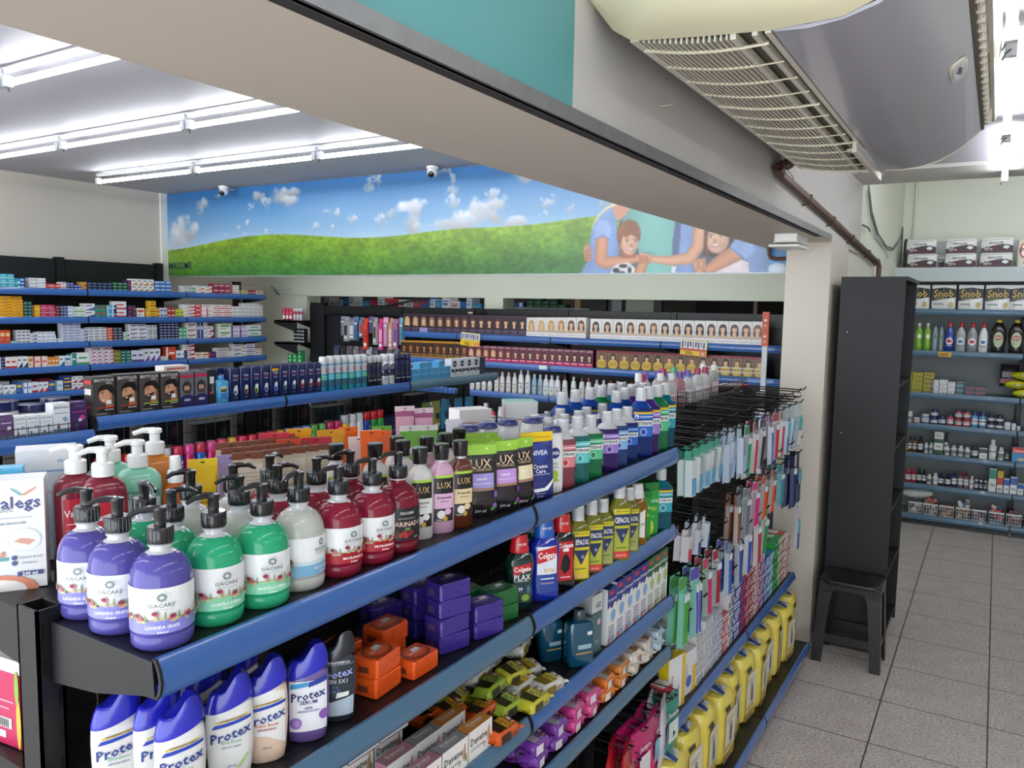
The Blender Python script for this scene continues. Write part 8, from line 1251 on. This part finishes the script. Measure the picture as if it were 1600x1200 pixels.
SN = softpack(.185, .11, .21, '#e2e2e0', (('p', [(-.5, .35), (.5, .5), (.5, .98), (-.5, .98)], '#17171a'), ('r', -.5, .84, .5, 1, '#e2e2e0'), ('p', [(-.5, .84), (.0, .9), (.5, .84), (.5, .7), (-.5, .7)], '#17171a'), ('t', 'Snob', 0, .66, .3, '#c8a850', .85), ('r', -.4, .44, .1, .46, '#b8a870'), ('e', .32, .2, .1, .12, '#c8b070'), ('r', -.4, .2, 0, .25, '#8a8a8c'), ('r', -.01, 0, .0, 1, '#b8b8ba')))
for i, (a, b_, h, k) in enumerate(EN['1897']): place(SN, 'kitchen_roll_pack', 'white, black and gold kitchen roll pack, %s from the bookcase' % nth(i+1), 'kitchen roll', (cw_(a, b_), 7.80, 1.8985), 0, 'kitchen roll packs')
AB = softpack(.235, .14, .118, '#e0dfda', (('p', [(-.5, 0), (.5, 0), (.5, .36), (.3, .48), (0, .44), (-.25, .34), (-.5, .18)], '#481a26'), ('p', [(-.5, .18), (-.25, .34), (0, .44), (.3, .48), (.5, .36), (.5, .42), (.3, .54), (0, .5), (-.25, .4), (-.5, .26)], '#26201f'), ('t', 'ABSOLUTE', -.05, .66, .13, '#1c1c20', .62), ('t', 'FolhaDupla', .1, .56, .06, '#444', .25), ('e', -.32, .28, .08, .16, '#e8e4dc'), ('e', -.32, .28, .066, .13, '#2a2022'), ('t', '60', -.32, .28, .12, '#fff', .1), ('e', -.18, .22, .04, .07, '#c8a8a4'), ('e', .27, .4, .05, .08, '#dfe8ee'), ('e', .33, .36, .05, .08, '#dfe8ee'), ('e', .29, .30, .05, .08, '#dfe8ee'), ('e', .23, .35, .05, .08, '#dfe8ee'), ('p', [(-.45, .78), (0, .9), (.4, .86), (.4, .875), (0, .92), (-.45, .80)], '#8a8a86')))
for i, x in enumerate((-.595, -.305, -.045)):
    for k in range(2): place(AB, 'toilet_roll_pack', 'white and maroon toilet roll pack on the header shelf, %s from corner, %s one' % (nth(i+1), ('lower', 'upper')[k]), 'toilet roll pack', (x+(.0, -.012)[k]*(i == 0) , 7.76, 2.2575+.121*k), (.0, .02)[k], 'toilet roll packs')
place(AB, 'toilet_roll_pack', 'toilet roll pack in the shade behind the first gap', 'toilet roll pack', (-.44, 7.93, 2.2575), 0)
for i in range(2): place(softpack(.2, .14, .22, '#e4e0cc', (('e', -.2, .6, .25, .3, '#c83028'), ('e', -.2, .6, .2, .25, '#f0ece0'), ('t', 'Personal', 0, .6, .2, '#22201e', .8), ('c', -.2, .15, .08, '#4a6a4a'))), 'toilet_roll_pack', 'cream pack with red ring on the header shelf, %s' % nth(i+1), 'toilet roll pack', (.20+.23*i, 7.76, 2.2575), 0, 'cream packs with red ring')
for si, st in enumerate(EN['1171']):
    a, b_, h, n, r, c1, c2 = st[:7]; w_ = (b_-a)/n; h = min(h, .175 if si < 3 else .13)
    for i in range(n):
        for j in range(r):
            ii = i
            place(medbox(round(w_-.002, 3), round(h/r-.0012, 4), c1, c2, (si+j) % 2*2), 'soap_bar_pack', '%s thin pack on the end wall, %s pile from bookcase, %s up%s' % (cname(c1), nth(si+1), nth(j+1), ', second' if i else ''), 'soap pack', (a+w_*(i+.5)+.004*((j*3) % 2), 7.81, 1.1725+h/r*j), 0, 'thin packs on the end wall')
m = MB(); sheet(.13, .19, lambda t: .10*math.sin(PI*min(.93, max(.12, t)))**.4, mat('#3a3438', .15, trans=.3, coat=.5), m, 8, 8); m.drect(front(-.056), -.06, .03, .06, .07, '#8a3a3c'); m.drect(front(-.056), -.05, .08, .05, .13, '#6a6468')
tag(m.build('tub', None, (.11, 7.93, 1.255)), 'dark clear tub standing behind the yellow bags', 'tub')
for i, (x, z, w_, rz) in enumerate(((.22, 0, .15, .1), (.40, 0, .17, -.1), (.17, .072, .17, .15), (.39, .072, .18, 0), (.56, .0, .16, 0), (.22, .15, .18, -.1), (.42, .145, .17, .2), (.55, .075, .16, .1), (.28, .23, .15, 0), (.46, .215, .17, -.1))):
    m = MB(); rr = random.Random(i); rings = []
    for q in range(9):
        t = q/8; k = math.sin(PI*min(.96, max(.04, t)))**.45; rings.append([(-w_/2+w_*t, .06*k*math.cos(u)+rr.uniform(-.003, .003), .036+.036*k*math.sin(u)+rr.uniform(-.003, .003)) for u in [2*PI*s/14 for s in range(14)]])
    m.loft(rings, FILM('#c8c824' if i != 8 else '#6a2028')); g = lambda u, v, l: (u, -.060-l-.002, .036+v); m.drect(g, -w_*.2, -.012, w_*.25, .01, '#8a8a1c'); m.drect(g, -w_*.1, -.002, w_*.1, .004, '#e8e88c')
    place(m.mesh('bag'), 'snack_bag', '%s bag in the heap on the end wall, %s counted from below' % ('yellow' if i != 8 else 'dark red and yellow', nth(i+1)), 'bag', (x, 7.84, 1.174+z), rz, 'bags heaped on the end wall')
JC = {'jt': ('#5a8ab0', '#c8d8e4'), 'jw': ('#e4e6e8', '#dcdee0'), 'jp': ('#d0a8b8', '#e4e0e4'), 'jb': ('#7a98b0', '#dfe4ea'), 'jn': ('#2a3c78', '#2a3058'), 'jr': ('#c8484c', '#2c4468'), 'jo': ('#5ca0cc', '#2c3c74'), 'jk': ('#1c2040', '#26284a'), 'js': ('#dcdfe8', '#2c3468'), 'ja': ('#6a3c1c', '#2a1c18'), 'jd': ('#24201e', '#141416'), 'jg': ('#2a5a48', '#1c3c30'), 'jl': ('#e8e4dc', '#e8e8e4'), 'rd': ('#b8283c', '#c83048'), 'jm': ('#8c6a74', '#7c1c2c'), 'jq': ('#3c3058', '#e8e8e8')}
ki = 0
for shf, z, sn in (('897', .8985, 'jar'), ('634', .6355, 'tonic'), ('360', .3615, 'lotion')):
    for i, (a, b_, h, k) in enumerate(EN[shf]):
        x, w_ = cw_(a, b_), b_-a; n = nth(i+1); h = round(min(h, .2), 3)
        if k[0] == 'b' or k == 'cg':
            c, a_, t_ = {'bx': ('#e6e8e4', '#2a5a38', ''), 'bw': ('#ecebe8', '#4a3a48', ''), 'cg': ('#d8dce0', '#3a8ac8', 'Coleston'), 'bg': ('#dfe6e0', '#3a8a70', ''), 'by': ('#dfe0dc', '#c8a020', ''), 'bb': ('#e8eaf0', '#2a5cb0', '')}[k]
            fr = [('r', -.5, .55, .5, .95, a_), ('t', t_ or 'Vita', 0, .3 if not t_ else .8, .16, '#50555c' if not t_ else '#fff', .7)]
            if k == 'cg': fr = [('r', -.5, 0, .5, .62, '#3a90cc'), ('r', -.5, .62, .5, 1, '#d03838'), ('t', 'Coleston', 0, .78, .16, '#fff', .8), ('e', .15, .2, .25, .12, '#d8b888')]
            if k == 'bx': fr = [('r', -.5, .0, .5, .2, '#2a5a38'), ('r', -.5, .5, .5, .68, '#2a5a38'), ('t', 'Grap', 0, .82, .1, '#444', .6), ('t', 'Grap', 0, .36, .1, '#444', .6)]
            if k == 'by': fr = [('r', -.5, .68, .5, 1, '#d0b01c'), ('r', -.5, .35, .5, .68, '#c83a3c'), ('r', -.3, .1, .3, .2, '#889')]
            place(carton(round(w_-.003, 3), .06, h, c, tuple(fr)), 'remedy_carton', '%s carton on the %s shelf of the end wall, %s from the bookcase' % (cname(a_), sn, n), 'carton', (x, 7.80, z), 0, 'cartons on the end wall')
        else:
            c, l_ = JC[k]; tall = h > .1 and shf != '897' or k in ('jt', 'jo', 'jk')
            two = shf == '897' and h > .1 and k in ('jn', 'jr', 'js', 'jk')
            for j in range(2 if two else 1):
                hh = h/2 if two else h
                place(jar(round(w_/2*.94, 3), round(hh, 3), c, l_, '#e4e6ea' if k != 'jw' else '#8a8f96', .2 if not tall else .25, .9 if shf == '897' else .55), 'jar' if shf == '897' else 'tonic_bottle', '%s %s, %s shelf of the end wall, %s from the bookcase%s' % (cname(c), 'jar' if shf == '897' else 'bottle', sn, n, (', upper' if j else ', lower') if two else ''), 'jar' if shf == '897' else 'bottle', (x, 7.83, z+hh*j), 0, 'jars and bottles on the end wall')
for i in range(5): place(jar(.024, .06, '#3a2c50' if i % 2 else '#e4e4e8', '#e8e8e8', '#ddd', .2), 'tonic_bottle', 'small bottle in the rear row of the lotion shelf, %s' % nth(i+1), 'bottle', (-.1+.055*i, 7.95, .3615), 0, 'rear bottles on the end wall')
m = MB(); m.poly([(-.665, 7.74, .645), (-.60, 7.74, .66), (-.655, 7.74, .72)], '#c8cc3c'); m.poly([(-.665, 7.745, .645), (-.60, 7.745, .66), (-.655, 7.745, .72)], '#c8cc3c'); tag(m.build('price_tag'), 'lime yellow paper flag beside the bookcase on the tonic shelf', 'price tag')
# baskets on the bottom shelf
@cached
def basket(h, c, seed):
    rr = random.Random(seed); b = MB(); W_ = .105
    for x0, y0, x1, y1 in ((-W_/2, 0, W_/2, 0), (-W_/2, .12, W_/2, .12), (-W_/2, 0, -W_/2, .12), (W_/2, 0, W_/2, .12)):
        for k in range(6): t = k/5; b.tube([(x0+(x1-x0)*t, y0+(y1-y0)*t, 0), (x0+(x1-x0)*t, y0+(y1-y0)*t, .085)], .0018, '#d4d8da', 4)
        for z in (.0, .03, .06): b.tube([(x0, y0, z), (x1, y1, z)], .0018, '#d4d8da', 4)
    b.box(-W_/2-.003, -.003, .083, W_/2+.003, .003, .098, '#d8dadc'); b.box(-W_/2, .0, .001, W_/2, .12, .003, '#c8ccd0')
    p = MB()
    for k in range(22):
        x, y, z = rr.uniform(-.035, .035), rr.uniform(.02, .095), rr.uniform(.01, h-.04); cc = rr.choice(c); a = rr.uniform(0, 3); u = Vector((math.cos(a), .2, math.sin(a))).normalized()*.018; v = Vector((-math.sin(a), .1, math.cos(a))).normalized()*.012
        P_ = Vector((x, y, z)); d_ = Vector((0, .006, 0)); p.loft([[P_-u-v-d_, P_+u-v-d_, P_+u+v-d_, P_-u+v-d_], [P_-u-v+d_, P_+u-v+d_, P_+u+v+d_, P_-u+v+d_]], cc, smooth=False)
    return b.mesh('basket'), p.mesh('sachets')
for i, (x, h, c) in enumerate(((-.52, .11, ['#4a3a38', '#8a4a40', '#d8c8c0']), (-.40, .17, ['#c8483c', '#2a5a9c', '#e4e4e4', '#c08060']), (-.275, .13, ['#a85a40', '#7a4a38', '#d0b8a8']), (-.15, .20, ['#2a60a0', '#d0483c', '#e0e0e4', '#d8a040']), (-.03, .12, ['#8a4a4c', '#3a4a7c', '#c8c8cc']), (.10, .18, ['#2a6a9c', '#d04a34', '#e8e0d8']), (.225, .14, ['#a86a48', '#c8b8a0', '#7a3c34']), (.40, .13, ['#c8ccd0', '#a8acb0', '#e0e4e6']), (.55, .10, ['#b8bcc0', '#3a5a4c', '#d8d8dc']))):
    bm, pm = basket(h, c, i); r = thing('goods_basket', 'small white wire basket of sachets on the bottom shelf, %s from the bookcase' % nth(i+1), 'basket', (x, 7.80, .0915), 0, 'white wire baskets')
    o = bpy.data.objects.new('basket', bm); C.objects.link(o); o.parent = r; q = bpy.data.objects.new('sachets', pm); C.objects.link(q); q.location = (x, 7.80, .0915); tag(q, 'loose small sachets filling the %s white wire basket' % nth(i+1), 'sachets', None, 'stuff')
m = MB(); rr = random.Random(2); rings = []
for q in range(10):
    t = q/9; k = math.sin(PI*min(.95, max(.05, t)))**.5; rings.append([(-.13+.24*t, .07*k*math.cos(u)+rr.uniform(-.006, .006), .05*k*math.sin(u)+rr.uniform(-.006, .006)+.02*t) for u in [2*PI*s/14 for s in range(14)]])
m.loft(rings, mat('#dfe4e2', .3, bump=1.0, nscale=30)); tag(m.build('plastic_bag', None, (-.50, 7.86, .255)), 'crumpled white plastic bag lying on the first wire baskets', 'bag')
m = MB(); m.tube([(-.67, 7.80, 0), (-.67, 7.80, .12)], .02, '#8a9498', 8); m.build('foot', EW); m = MB(); m.tube([(.2, 7.76, 0), (.2, 7.76, .09)], .012, '#6a7478', 8); m.build('foot', EW)
m = MB(); m.box(-.66, 7.78, .0, 1.5, 8.1, .03, '#2a2a2c'); m.build('plinth', EW)
